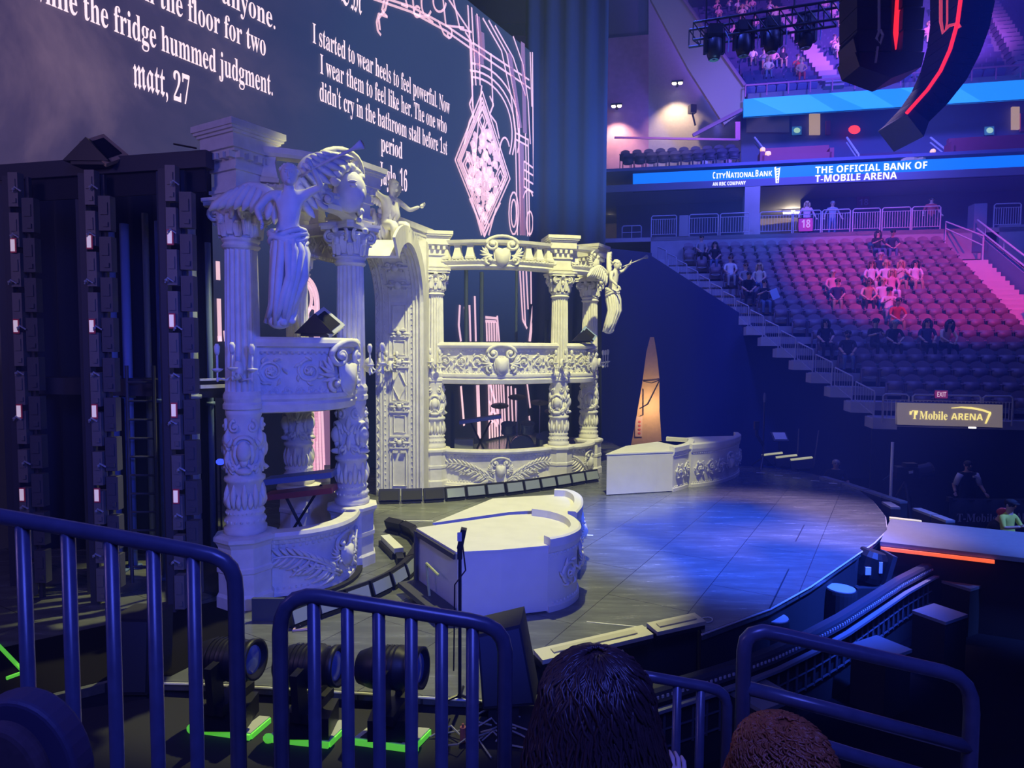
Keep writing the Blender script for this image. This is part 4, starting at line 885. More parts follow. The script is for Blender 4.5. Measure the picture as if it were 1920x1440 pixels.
def person(label, pos, rz, pose='lap', top='black', legs='denim', hair='short', hcol='dark', scale=1.0, group=None, capcol=None):
    m, hd = body(pose); o = thing('person', label, 'person', tuple(pos), rz, group); o.scale = (scale,)*3
    MATW[o.name] = Matrix.Translation(pos) @ Matrix.Rotation(rz, 4, 'Z') @ Matrix.Scale(scale, 4)
    m = m.copy(); 
    for i, mm in enumerate([SKIN, cm(top), cm(legs), cm('black'), EYE_M, LIP]): m.materials[i] = mm
    b = bpy.data.objects.new('body', m); COL.objects.link(b); b.parent = o; MATW[b.name] = MATW[o.name]
    h = hair_mesh(hair, hd, pose).copy(); h.materials[0] = cm(capcol) if capcol else HAIRM[hcol]
    ho = bpy.data.objects.new('cap' if hair == 'cap' else 'hair', h); COL.objects.link(ho); ho.parent = b; MATW[ho.name] = MATW[o.name]
    return o, b
# ------------------------------------------------------------------ seating bowl across the floor (t along the rows, n up the rows)
ur, nr = Vector((.978, -.207, 0)), Vector((.207, .978, 0)); RZ = atan2(ur.y, ur.x)
def bw(t, n, z=0): return ur*t + nr*n + Vector((0, 0, z))
def atn(px, py, n):
    d = ray(px, py); return Vector((0, 0, EYE)) + d * (n / d.dot(nr))
N0, DN, Z0, DZ, NR = 21.34, .7, 1.57, .415, 16
TR = 12.6
def tl(i): return lerp(6.67, .2, i/15)
SEATCON = mat('bowl_concrete', (.36, .35, .38), .85, noise=.1, nscale=2)
mb = MB()
for i in range(NR):
    mb.box(bw((tl(i)+14.0)/2, N0 + DN*(i+.53), Z0 + DZ*i - .13), (14.0 - tl(i), DN*1.05, .26), RZ)
struct('floor_terrace', mb, SEATCON)
mb = MB()
for i in range(NR): mb.slab([bw(tl(i), N0+DN*i, Z0+DZ*i-.02), bw(tl(i), N0+DN*(i+1.05), Z0+DZ*i-.02), bw(tl(i), N0+DN*(i+1.05), Z0+DZ*i-.34), bw(tl(i), N0+DN*i, Z0+DZ*i-.34)], ur*-.08); mb.box(bw(tl(i)+.25, N0+DN*i-.02, Z0+DZ*i-.17), (.66, .06, .34), RZ)
struct('trim_terrace', mb, mat('end_plate_paint', (.55, .55, .6), .7))
mb = MB()
for i in range(0, 28):
    mb.box(bw(TR + .62, N0 + DN*(i*.5+.3), Z0 + DZ*.5*i + .1), (.95, DN*.52, .2), RZ)
struct('floor_aisle', mb, mat('step_paint', (.62, .55, .56), .7))
mb = MB(); mb.slab([bw(6.6, N0+.02, -1.5), bw(16, N0+.02, -1.5), bw(16, N0+.02, 1.3), bw(6.6, N0+.02, 1.3)], nr*.1); struct('wall_bowl', mb, MATTE)
# one seat, then the rows
SEATM = mat('seat_plastic', (.19, .14, .17), .5); SEATL = mat('seat_rim', (.34, .33, .36), .4)
mb = MB(); mb.grid(lambda i, j: ((i-.5)*.46*(1-.12*j*j), .13*(j)+.04*cos((i-.5)*2.6), .34 + .52*j - .08*j*j*abs(2*i-1)**2), 6, 4)
mb.grid(lambda i, j: ((i-.5)*.46*(1-.12*j*j), .13*(j)+.04*cos((i-.5)*2.6) + .035, .34 + .52*j - .08*j*j*abs(2*i-1)**2), 6, 4)
mb.box((0, -.05, .5), (.42, .05, .3), R=Matrix.Rotation(-.22, 3, 'X'))
for sx in (-.236, .236): mb.box((sx, .02, .3), (.03, .14, .6)); mb.box((sx, -.06, .58), (.04, .26, .03))
mb.k = 1; mb.tube([(.21*sin(q), -.085+.02*cos(q)*0, .34 - .06*cos(q)) for q in [(-1.2+.4*i) for i in range(7)]], .022, 6)
mb.grid(lambda i, j: ((i-.5)*.42, -.09-.03*sin(pi*i), .36 - .03*sin(pi*i)+.02*j), 6, 1)
so = mb.build('arena_seat', [SEATM, SEATL], None, True); seatmesh = so.data; bpy.data.objects.remove(so)
def seat_pos(i, t): return bw(t, N0 + DN*i + .38, Z0 + DZ*i)
ORDR = ordw
SP = .53
seats = {}
cnt = 0
def seat(label, p, rz, g):
    o = bpy.data.objects.new('arena_seat', seatmesh); COL.objects.link(o); o.location = p; o.rotation_euler = (0, 0, rz); tag(o, label, 'seat', g); MATW[o.name] = Matrix.Identity(4); return o
for i in range(NR):
    n = int((TR - tl(i) - .75)/SP)
    for j in range(n):
        t = TR - .3 - SP*(j)
        p = seat_pos(i, t)
        if p.x/p.y > .80: continue
        seats[(i, j)] = p; cnt += 1
        seat('folding arena seat in the %s row up from the bottom, %s from the pink-lit aisle' % (ORDR[i], ordw[j]), p, RZ, 'folding seats across the arena')
# second block, right of the aisle stair wall, near the top
for i in range(12, 16):
    for j in range(5):
        t = 16.0 + SP*j; p = seat_pos(i, t)
        if p.x/p.y < .80 and cnt < 300: cnt += 1; seat('folding arena seat right of the stair wall, %s row up, %s from that wall' % (ORDR[i-12], ordw[j]), p, RZ, 'folding seats right of the stair wall')
# guard rails stepping down the left end
RAILM = mat('rail_paint', (.5, .5, .55), .45)
for i in range(15):
    A, B = bw(tl(i+1)+.08, N0+DN*(i+1)+.1, Z0+DZ*(i+1)), bw(tl(i)+.02, N0+DN*i+.25, Z0+DZ*i)
    t = thing('guard_rail', 'sloping barred rail on the stepped terrace end, %s up from the bottom' % ordw[i], 'railing', tuple(B), 0, 'barred rails on the stepped end')
    mb = MB(); mb.tube([A + Z_*.62, B + Z_*.78, B + Z_*.70 + (B-A)*.03, B], .024, 6); mb.tube([A + Z_*.62, A], .02, 6); mb.build('frame', RAILM, t)
    mb = MB()
    for k in range(1, 7): q = A.lerp(B, k/7); mb.tube([q + Z_*.03, q + Z_*lerp(.62, .78, k/7)], .009, 5)
    mb.tube([A + Z_*.06, B + Z_*.06], .015, 5); mb.build('bars', RAILM, t)
# front rail with EXIT sign, tunnel sign
def barred(label, pA, pB, h, m, group=None, nb=10, name='guard_rail'):
    A, B = Vector(pA), Vector(pB); t = thing(name, label, 'railing', tuple((A+B)/2), 0, group); u = (B-A).normalized()
    mb = MB(); mb.tube([A, A + Z_*(h-.06), A + Z_*h + u*.06, B + Z_*h - u*.06, B + Z_*(h-.06), B], .028, 6); mb.tube([A + Z_*.12, B + Z_*.12], .018, 6); mb.tube([A + Z_*(h-.17), B + Z_*(h-.17)], .016, 6); mb.build('frame', m, t)
    mb = MB()
    for k in range(1, nb): q = A.lerp(B, k/nb); mb.tube([q + Z_*.12, q + Z_*(h-.17)], .013, 5)
    mb.build('bars', m, t); return t
NF = N0 - .25
for k, (xa, xb) in enumerate(((1655, 1703), (1710, 1838), (1842, 1898))):
    A, B = atn(xa, 775, NF), atn(xb, 775, NF); A.z = B.z = 1.45
    barred(('short barred rail at the foot of the terrace beside the last step', 'long barred rail behind the red EXIT sign', 'barred rail at the foot of the terrace right of the EXIT sign')[k], A, B, .85, RAILM, None, (6, 18, 9)[k])
def onplane(px, py, n, off=0): return atn(px, py, n - off)
def signboard(name, label, cat, px0, py0, px1, py1, n, m, th=.12, group=None, fm=None):
    a, b, c, d = atn(px0, py0, n), atn(px1, py0, n), atn(px1, py1, n), atn(px0, py1, n); t = thing(name, label, cat, tuple((c+d)/2), 0, group)
    zt, zb = (a.z+b.z)/2, (c.z+d.z)/2; a.z = b.z = zt; c.z = d.z = zb
    mb = MB(); mb.slab([a, b, c, d], nr*th); mb.build('panel', m, t)
    mb = MB(); e = nr*-.01
    mb.tube([p + nr*th*.5 for p in (a, b, c, d)], .03, 4, closed=True); mb.build('frame', fm or BLACK, t)
    return t, a, b, c, d
ex, a, b, c, d = signboard('exit_sign', 'small red EXIT sign on the rail above the yellow lettered board', 'sign', 1753, 732, 1777, 747, NF-.1, mat('exit_red', (.25, .02, .08), .5, emit=(.4, .05, .22), es=.35), .06)
text('lettering', 'EXIT', 'plain', d + nr*-.02 + (b-a)*.14 + Z_*.05, b-a, Z_, (b-a).length*.7, (a.z-d.z)*.62, mat('exit_letters', (.9, .75, .85), .5, emit=(.9, .7, .85), es=.8), ex)
sg, a, b, c, d = signboard('tunnel_sign', 'brown lit board with yellow arena lettering and a swoosh above the tunnel', 'sign', 1683, 757, 1880, 799, NF-.3, mat('sign_brown', (.2, .17, .13), .5, emit=(.16, .13, .12), es=.9), .15)
YEL = mat('sign_yellow', (1, .9, .4), .5, emit=(1, .83, .22), es=1.0)
def st(x, z, w, h, s, sty): text('lettering', s, sty, d + (b-a)*x + Z_*(a.z-d.z)*z + nr*-.02, b-a, Z_, (b-a).length*w, (a.z-d.z)*h, YEL, sg)
st(.13, .28, .06, .40, 'T', 'serif'); st(.205, .28, .27, .38, 'Mobile', 'serif'); st(.51, .30, .30, .28, 'ARENA', 'sans')
mb = MB()
for x in (.12, .175): q = d + (b-a)*x + Z_*(a.z-d.z)*.55 + nr*-.02; mb.box(q, (.05, .02, .1), RZ)
def sq(x, z): return d + (b-a)*x + Z_*(a.z-d.z)*z + nr*-.02
up = [(.51, .83), (.60, .885), (.70, .88), (.80, .80), (.88, .68)]; lo = [(.875, .60), (.80, .71), (.70, .79), (.60, .825), (.51, .80)]
mb.slab([sq(*p) for p in up + lo], nr*-.015); mb.slab([sq(.88, .68), sq(.885, .60), sq(.845, .16), sq(.83, .16), sq(.86, .58)], nr*-.015); mb.build('swoosh', YEL, sg)
mb = MB(); mb.box(atn(1823, 802, NF-.3), (.18, .05, .04), RZ); mb.build('lamp', mat('white_led', (1, 1, 1), .5, emit=(1, .95, .85), es=2), sg)
# ------------------------------------------------------------------ concourse above the seats
NC = N0 + DN*16 + .15; ZC = 9.0
mb = MB(); a, b = atn(1220, 470, NC), bw(14.0, NC); mb.slab([bw(a.dot(ur), NC, 7.6), bw(13.9, NC, 7.6), bw(13.9, NC, ZC), bw(a.dot(ur), NC, ZC)], nr*.2); mb.slab([bw(14.9, NC, 7.4), bw(22, NC, 7.4), bw(22, NC, ZC+.1), bw(14.9, NC, ZC+.1)], nr*.2)
struct('wall_concourse_front', mb, SEATCON)
mb = MB(); mb.slab([bw(-4, NC, ZC-.2), bw(24, NC, ZC-.2), bw(24, NC+7, ZC-.2), bw(-4, NC+7, ZC-.2)], Z_*.2); struct('floor_concourse', mb, CONC)
cr = 'barred rails along the concourse'
for k, (xa, xb, lab) in enumerate(((1221, 1268, 'concourse rail panel furthest left, left of a pale post'), (1292, 1346, 'concourse rail panel right of the pale post'), (1350, 1404, 'concourse rail panel touching the wide column left of the lit doorway'), (1424, 1484, 'concourse rail panel in front of the lit doorway'), (1487, 1538, 'concourse rail panel carrying the pink 18 banner'), (1541, 1593, 'first concourse rail panel right of the pink 18 banner'), (1598, 1649, 'second concourse rail panel right of the pink 18 banner'), (1653, 1706, 'third concourse rail panel right of the pink 18 banner'), (1709, 1762, 'concourse rail panel at the head of the pink-lit aisle'), (1862, 1912, 'concourse rail panel right of the stair wall'))):
    A, B = atn(xa, 440, NC+.1), atn(xb, 440, NC+.1); A.z = B.z = ZC + .02
    barred(lab, A, B, 1.02, mat('pale_rail', (.6, .58, .62), .4), cr, 11)
for k, (xa, xb, lab) in enumerate(((1273, 1290, 'narrow pale post panel between two concourse rails'),)):
    A, B = atn(xa, 440, NC+.1), atn(xb, 440, NC+.1); mb = MB(); mb.box((A+B)/2*1 + Vector((0, 0, ZC + .5 - (A.z+B.z)/2)), ((B-A).length, .3, 1.0), RZ); tag(mb.build('pale_post', CONC, None), lab, 'post')
bn, a, b, c, d = signboard('banner', 'pink cloth banner reading 18 hung on the concourse rail', 'banner', 1497, 409, 1524, 434, NC-.02, mat('banner_pink_glow', (.75, .12, .35), .7, emit=(.6, .04, .2), es=.25), .03)  # cloth and digits glow slightly by themselves in place of light
text('number', '18', 'sans', d + (b-a)*.2 + Z_*.17 + nr*-.02, b-a, Z_, (b-a).length*.6, .36, mat('banner_white_glow', (.9, .7, .8), .6, emit=(.9, .5, .65), es=.4), bn)
NB = NC + 4.2
mb = MB(); WALLB = mat('concourse_wall', (.16, .17, .30), .8)
def wallpiece(mb, x0, x1, y0, y1, n, th=.25):
    a, b, c, d = atn(x0, y0, n), atn(x1, y0, n), atn(x1, y1, n), atn(x0, y1, n); zt, zb = (a.z+b.z)/2, (c.z+d.z)/2
    a.z = b.z = zt; c.z = d.z = zb; mb.slab([a, b, c, d], nr*th)
wallpiece(mb, 1156, 1421, 352, 446, NB); wallpiece(mb, 1503, 1960, 352, 446, NB); struct('wall_concourse', mb, WALLB)
mb = MB(); a = atn(1408, 400, NC+1.2); mb.box((a.x, a.y, ZC+1.22), (.7, .7, 2.42), RZ); tag(mb.build('column', CONC, None), 'wide square concrete column left of the lit doorway on the concourse', 'column')
# lit service area seen through the two openings
mb = MB(); wallpiece(mb, 1100, 1560, 345, 446, NB + 5); struct('wall_service', mb, mat('service_tan', (.5, .4, .28), .8, noise=.1, nscale=2))
for x, y, lab in ((1485, 391, 'long bright tube light in the doorway beside the wide column'), (1144, 384, 'bright tube light at the concourse end behind the teal drape')):
    p = atn(x, y, NB + 2.5); t = thing('tube_light', lab, 'light', tuple(p)); p.z -= .2; mb = MB(); mb.tube([p + ur*-.45, p + ur*.45], .09, 8); mb.build('tube', WARMBULB, t); mb = MB(); mb.box(p + Z_*.1, (1.1, .16, .06), RZ); mb.build('fitting', GREY, t)
    lamp('tube_light_glow', 'POINT', p + Z_*-.3, None, (1, .85, .6), 110, .2)
    mb = MB()
    for k in range(4): q = p + Z_*(.45+.12*k) + nr*(.6+k*.5); mb.bar(q + ur*-1.6 + Z_*-.3, q + ur*1.2 + Z_*.5, .1)
    tag(mb.build('ceiling_pipes', mat('pipe_grey', (.3, .27, .22), .6), None), 'slanting ceiling pipes and beams above the %s' % ('doorway tube light' if x > 1400 else 'end tube light'), 'pipes')
    mb = MB()
    if x > 1400:
        for k in range(5): mb.box(atn(1430+15*k, 432, NB + 1 + .3*k) , (.5, .4, .5+.1*k), RZ)
        tag(mb.build('counter', mat('counter_cream', (.6, .5, .38), .7), None), 'cream service counter in the lit doorway', 'counter')
# soffit under the lower ribbon board
NL = NC + .9
mb = MB(); mb.slab([bw(-3, NL, 11.45), bw(24, NL, 11.45), bw(24, NL+9, 11.45), bw(-3, NL+9, 11.45)], Z_*.35); struct('ceiling_concourse', mb, mat('soffit', (.2, .2, .26), .8))
# ribbon boards
LED = mat('ribbon_blue', (0, .1, .5), .5, emit=(.0, .175, .90), es=1.0); LED2 = mat('ribbon_sky', (0, .15, .5), .5, emit=(.012, .27, .98), es=1.0); LEDW = mat('ribbon_white', (1, 1, 1), .5, emit=(.95, .95, 1), es=1.1)
rb, a, b, c, d = signboard('ribbon_board', 'long blue ribbon screen with white bank lettering below the suites', 'screen', 1187, 308, 1960, 343, NL, LED, .25)
ppm = (b-a)
def rx(px): return (atn(px, 325, NL) - a).dot(ur)
def rt(px0, px1, zf, hf, s, sty, fat=0): text('lettering', s, sty, d + ur*rx(px0) + Z_*(a.z-d.z)*zf + nr*-.03, ur, Z_, rx(px1)-rx(px0), (a.z-d.z)*hf, LEDW, rb, fat=fat)
rt(1336, 1340.5, .50, .36, 'C', 'sans'); rt(1342.5, 1360, .50, .27, 'ITY', 'sans'); rt(1361.5, 1368, .50, .36, 'N', 'sans'); rt(1369, 1414, .50, .27, 'ATIONAL', 'sans'); rt(1416, 1421.5, .50, .36, 'B', 'sans'); rt(1423, 1447, .50, .27, 'ANK', 'sans')
rt(1336, 1398, .10, .19, 'AN RBC COMPANY', 'sans'); rt(1528, 1737, .52, .36, 'THE OFFICIAL BANK OF', 'sans'); rt(1528, 1681, .06, .36, 'T-MOBILE ARENA', 'sans')
mb = MB(); e = lambda px, zf: d + ur*rx(px) + Z_*(a.z-d.z)*zf + nr*-.03
mb.slab([e(1451, .95), e(1454, 1.0), e(1456.5, .1), e(1454.5, .1)], nr*-.01); mb.slab([e(1459.5, .9), e(1462, .95), e(1459.5, .1), e(1457.5, .1)], nr*-.01)
for k in range(5): mb.slab([e(1454.5, .25+.14*k), e(1460, .3+.14*k), e(1460, .36+.14*k), e(1454.5, .31+.14*k)], nr*-.01)
mb.build('tower_emblem', LEDW, rb)
NU = NC + 5.5
rb2, a, b, c, d = signboard('ribbon_board', 'plain sky-blue ribbon screen along the front of the upper deck', 'screen', 1395, 167, 1960, 201, NU, LED2, .25)
mb = MB()
for x0, x1 in ((.15, .32), (.42, .52), (.66, .8)): mb.slab([d + (b-a)*x0 + nr*-.02, d + (b-a)*x1 + nr*-.02, a + (b-a)*(x1-.09) + nr*-.02, a + (b-a)*(x0-.12) + nr*-.02], nr*-.005)
mb.build('pale_facet', mat('ribbon_pale', (0, .2, .6), .5, emit=(.03, .36, 1.0), es=1.0), rb2)
# ------------------------------------------------------------------ audience in the lower seats: (px, py of the head) -> nearest free seat
taken = set()
def near_seat(px, py):
    best = None
    for k, p in seats.items():
        if k in taken: continue
        h = p + Vector((0, 0, 1.2)) + nr*-.12; d = CAMR.transposed() @ (h - Vector((0, 0, EYE))); x, y = 960 - FPX*d.x/d.z, 720 + FPX*d.y/d.z
        e = (x-px)**2 + 1.5*(y-py)**2
        if best is None or e < best[0]: best = (e, k)
    taken.add(best[1]); return seats[best[1]]
AUD = [  # head px, head py, pose, top, legs, hair, hair colour, label
 (1326, 455, 'lap', 'grey', 'black', 'short', 'dark', 'person in grey at the left of the top rows, beside one in black'),
 (1340, 458, 'lap', 'black', 'denim', 'long', 'dark', 'person in black with long hair at the left of the top rows'),
 (1643, 447, 'phone', 'black', 'denim', 'long', 'dark', 'person in black with bare arms sitting in the top row above the pink group'),
 (1671, 445, 'lean', 'navy', 'denim', 'cap', 'dark', 'person in navy leaning forward in the top row above the pink group'),
 (1378, 505, 'lap', 'white', 'grey', 'short', 'brown', 'person in white shirt, first of three in a row among the blue seats'),
 (1408, 508, 'lap', 'grey', 'black', 'short', 'brown', 'person in grey vest, middle of three among the blue seats'),
 (1427, 510, 'lap', 'cream', 'denim', 'long', 'fair', 'fair-haired person, third of three among the blue seats'),
 (1396, 542, 'lean', 'black', 'black', 'short', 'dark', 'person in black leaning sideways in front of the three blue-lit people'),
 (1417, 540, 'phone', 'black', 'denim', 'short', 'dark', 'person in black holding a pale sheet in front of the three blue-lit people'),
 (1554, 521, 'lap', 'pink', 'denim', 'short', 'grey', 'grey-haired person in pink, left of a pair at the edge of the pink light'),
 (1577, 524, 'lap', 'navy', 'tan', 'short', 'brown', 'person in navy patterned shirt, right of a pair at the edge of the pink light'),
 (1657, 486, 'lap', 'navy', 'black', 'short', 'grey', 'grey-haired person in navy at the back of the pink-lit group'),
 (1689, 489, 'phone', 'cream', 'tan', 'long', 'fair', 'long-haired person drinking at the back of the pink-lit group'),
 (1636, 505, 'lap', 'white', 'cream', 'long', 'brown', 'long-haired person in white at the left of the pink-lit group'),
 (1664, 505, 'lap', 'white', 'black', 'bun', 'fair', 'person in white top and black trousers in the middle of the pink-lit group'),
 (1686, 505, 'lap', 'pink', 'white', 'long', 'fair', 'person in pink with pale trousers in the pink-lit group'),
 (1713, 505, 'lap', 'white', 'tan', 'long', 'dark', 'dark-haired person in white at the right of the pink-lit group'),
 (1625, 530, 'lean', 'cream', 'black', 'bun', 'brown', 'person leaning forward at the front left of the pink-lit group'),
 (1658, 528, 'lap', 'white', 'denim', 'short', 'fair', 'person in white printed shirt at the front of the pink-lit group'),
 (1658, 553, 'phone', 'white', 'grey', 'cap', 'dark', 'person in white shirt and cap one row in front of the pink-lit group'),
 (1681, 556, 'lean', 'red', 'tan', 'short', 'dark', 'person in red bending forward one row in front of the pink-lit group'),
 (1542, 632, 'lap', 'black', 'black', 'long', 'dark', 'dark-haired person in black with folded arms by the stepped end'),
 (1562, 632, 'lap', 'black', 'denim', 'beard', 'dark', 'bearded person in printed black shirt by the stepped end'),
 (1646, 622, 'phone', 'black', 'black', 'cap', 'dark', 'person in black, left of a pair sitting in the dark blue seats'),
 (1669, 624, 'lean', 'black', 'black', 'short', 'grey', 'person in black, right of a pair sitting in the dark blue seats'),
 (1741, 610, 'lap', 'navy', 'black', 'long', 'dark', 'long-haired person in dark jacket, left of a pair below the pink light'),
 (1762, 612, 'lean', 'cream', 'black', 'long', 'dark', 'long-haired person leaning on hands, right of a pair below the pink light'),
 (1904, 585, 'lean', 'black', 'tan', 'short', 'fair', 'person in black sitting on the pink-lit steps at the right'),
]
for px, py, pose, top, legs, hair, hc, lab in AUD:
    p = near_seat(px, py) + nr*-.14
    if px > 1890: p = bw(TR + .62, N0 + DN*7.2, Z0 + DZ*7)
    o, b = person(lab, p + Z_*.02, RZ + rnd.uniform(-.25, .25), pose, top, legs, hair, hc, 1.0, 'audience in the seats across the arena')
    if 'pale sheet' in lab: mb = MB(); q = p + Vector((.28, -.3, .85)); mb.box(q, (.3, .02, .4), .3, R=Matrix.Rotation(-.4, 3, 'Y')); tag(mb.build('sheet', mat('pale_blue_sheet', (.5, .7, .95), .6), None), 'pale sheet held up by a person among the blue seats', 'paper')
# stair wall and handrails right of the aisle
mb = MB(); mb.slab([bw(TR+1.25, NC, 8.9), bw(TR+1.25, N0+3.2, 4.4), bw(TR+1.25, N0+3.2, 3.0), bw(TR+1.25, NC, 7.0)], ur*.2); mb.box(bw(TR+1.5, NC+.2, 9.4), (.5, .6, 1.3), RZ); struct('wall_stair', mb, mat('stair_wall', (.24, .25, .34), .8))
for k, (dz, lab) in enumerate(((.18, 'lower white handrail on the stair wall right of the pink steps'), (.55, 'upper white handrail on the stair wall right of the pink steps'))):
    mb = MB(); mb.tube([bw(TR+1.3, NC-.3, 8.75 + dz), bw(TR+1.3, N0+3.3, 4.55 + dz)], .035, 6)
    for j in range(5): q = bw(TR+1.3, lerp(NC-.3, N0+3.3, .1+.2*j), lerp(8.75, 4.55, .1+.2*j)); mb.tube([q, q + Z_*dz], .02, 5)
    tag(mb.build('handrail', mat('white_rail', (.7, .7, .75), .4), None), lab, 'railing')
t = thing('handrail', 'bent pale handrail at the head of the pink-lit steps', 'railing', bw(TR+.3, NC-.9, 7.8)); A, B = bw(TR + .15, NC-.1, 8.2), bw(TR + 1.0, NC - 1.6, 7.4)
mb = MB(); mb.tube([A, A + Z_*1.1, B + Z_*1.0, B + Z_*.9, B], .035, 6); mb.tube([A + Z_*.8, B + Z_*.6], .03, 6); mb.build('frame', mat('pale_rail', (.6, .58, .62), .4), t)
p = at(1183, 452, 27); t = thing('guard_rail', 'small two-bar pale rail at the corner of the terrace beside the far angel', 'railing', tuple(p)); A, B = atn(1166, 462, NC+.3), atn(1202, 460, NC+.3); A.z = B.z = ZC+.02
mb = MB(); mb.tube([A, A + Z_*.56, A + Z_*.62 + ur*.06, B + Z_*.62 - ur*.06, B + Z_*.56, B, ], .025, 6, closed=True); mb.tube([A + Z_*.3, B + Z_*.3], .02, 6); mb.tube([(A+B)/2, (A+B)/2 + Z_*.62], .02, 6); mb.build('frame', RAILM, t)
# ------------------------------------------------------------------ suites between the two ribbon boards
DKB = mat('suite_wall', (.16, .16, .30), .8); PURP = mat('purple_panel', (.30, .16, .30), .8); GREYW = mat('grey_plaster', (.32, .30, .36), .85, noise=.06)
ZS_ = 12.75
mb = MB(); mb.slab([bw(-6, NL+.3, ZS_-.2), bw(24, NL+.3, ZS_-.2), bw(24, NL+11, ZS_-.2), bw(-6, NL+11, ZS_-.2)], Z_*.15); struct('floor_suites', mb, DKB)
mb = MB(); wallpiece(mb, 1390, 1990, 196, 302, NL + 8.5); struct('wall_suites', mb, DKB)
mb = MB(); wallpiece(mb, 1100, 1216, 70, 330, NL + 10); struct('wall_purple', mb, mat('purple_ribbed', (.34, .17, .32), .8, noise=.1, nscale=3))
mb = MB(); wallpiece(mb, 1090, 1290, -80, 82, NL + 10.9); struct('wall_dark', mb, mat('indigo_wall', (.10, .09, .2), .85))
mb = MB(); mb.slab([atn(x, y, NL + 10.4) for x, y in ((1216, -60), (1222, -60), (1300, 110), (1400, 215), (1400, 330), (1216, 330))], nr*.25); struct('wall_grey', mb, GREYW)
mb = MB(); 
def pq(px, py, n): return atn(px, py, n)
mb.slab([pq(1205, -30, NU+.5), pq(1262, -30, NU+.5), pq(1396, 160, NU+.5), pq(1396, 206, NU+.5), pq(1358, 234, NU+.5), pq(1290, 128, NU+.5)], nr*.4); struct('trim_upper_deck', mb, mat('fascia', (.42, .33, .28), .85))
mb = MB(); mb.tube([pq(1262, -30, NU+.3), pq(1397, 160, NU+.3)], .09, 6); mb.tube([pq(1299, 254, NU+.3), pq(1395, 204, NU+.3)], .11, 6); struct('trim_upper_edge', mb, mat('edge_mauve', (.4, .2, .3), .6))
# two wall lamps with warm pools
for px, py, lab in ((1156, 199, 'warm double lamp on the purple wall above the end seats'), (1270, 156, 'warm double lamp high on the grey wall')):
    p = pq(px, py, NL + (8.9 if px < 1200 else 9.2)); t = thing('wall_lamp', lab, 'light', tuple(p)); mb = MB(); mb.box(p + Z_*.08, (.7, .3, .1), RZ); mb.box(p + Z_*.05 + nr*.3, (.15, .7, .1), RZ); mb.build('fitting', BLACK, t)
    mb = MB(); mb.ell(p + ur*-.18, (.15, .1, .1)); mb.ell(p + ur*.18, (.15, .1, .1)); mb.build('bulb', WARMBULB, t)
    lamp('wall_lamp_beam', 'SPOT', p + Z_*-.15, p + Z_*-4 + nr*1.2, (1, .72, .40), 1300, .1, 100, .8)
p = pq(1298, 205, NL+9.7); t = thing('wall_speaker', 'small black loudspeaker on the grey wall below the lamp', 'speaker', tuple(p)); mb = MB(); mb.box(p, (.4, .4, .5), RZ+.4); mb.build('cabinet', BLACK, t); mb = MB(); mb.bar(p + Z_*-.2, p + Z_*-1.0 + ur*.2, .1); mb.build('bracket', BLACK, t)
# end block of club seats
mb = MB(); mb.tube([pq(1152, 258, NL+2.6), pq(1385, 262, NL+2.6)], .06, 6); tag(mb.build('top_rail', mat('mauve_rail', (.6, .2, .35), .5), None), 'mauve rail along the top of the end club seats', 'railing')
club = seatmesh.copy(); club.materials[0] = mat('club_seat_dark', (.05, .035, .06), .6); club.materials[1] = mat('club_seat_rim', (.10, .08, .12), .5)
for i in range(2):
    for j in range(10):
        p = pq(1172 + 22*j + 6*i, 300, NL + 1.0 + 1.1*(1-i)); p.z = ZS_ + .5*(1-i) - .05
        o = bpy.data.objects.new('club_seat', club); COL.objects.link(o); o.location = p; o.rotation_euler = (0, 0, RZ); o.scale = (1.15,)*3; MATW[o.name] = Matrix.Identity(4)
        tag(o, 'dark club seat in the end block, %s row, %s from its left end' % (('back', 'front')[i], ordw[j]), 'seat', 'club seats in the end block')
for k, (px, py, w, lab, c) in enumerate(((1455, 262, 2.6, 'red couch in the left suite, back one of two', 'couch'), (1450, 290, 3.2, 'red couch in the left suite, front one of two', 'couch'), (1620, 262, 2.6, 'dark couch in the middle suite below the red light', 'couch'), (1810, 258, 3.4, 'red couch in the right suite, back one of two', 'couch'), (1820, 286, 3.6, 'red couch in the right suite, front one of two', 'couch'))):
    p = pq(px + 40, py + 18, NL + (3.4 if k in (0, 2, 3) else 1.5)); t = thing('couch', lab, c, (p.x, p.y, ZS_-.05), RZ, None)
    z = ZS_-.05; M = mat('couch_red' if k != 2 else 'couch_dark', (.36, .05, .09) if k != 2 else (.12, .06, .12), .6)
    mb = MB(); mb.box((p.x, p.y, z+.25), (w, .8, .5), RZ); mb.build('base', M, t); mb = MB(); mb.box(Vector((p.x, p.y, z+.62)) + nr*.28, (w, .25, .75), RZ); mb.build('backrest', M, t)
    for sg in (-1, 1): mb = MB(); mb.box(Vector((p.x, p.y, z+.35)) + ur*sg*w/2, (.2, .8, .7), RZ); mb.build('armrest', M, t)
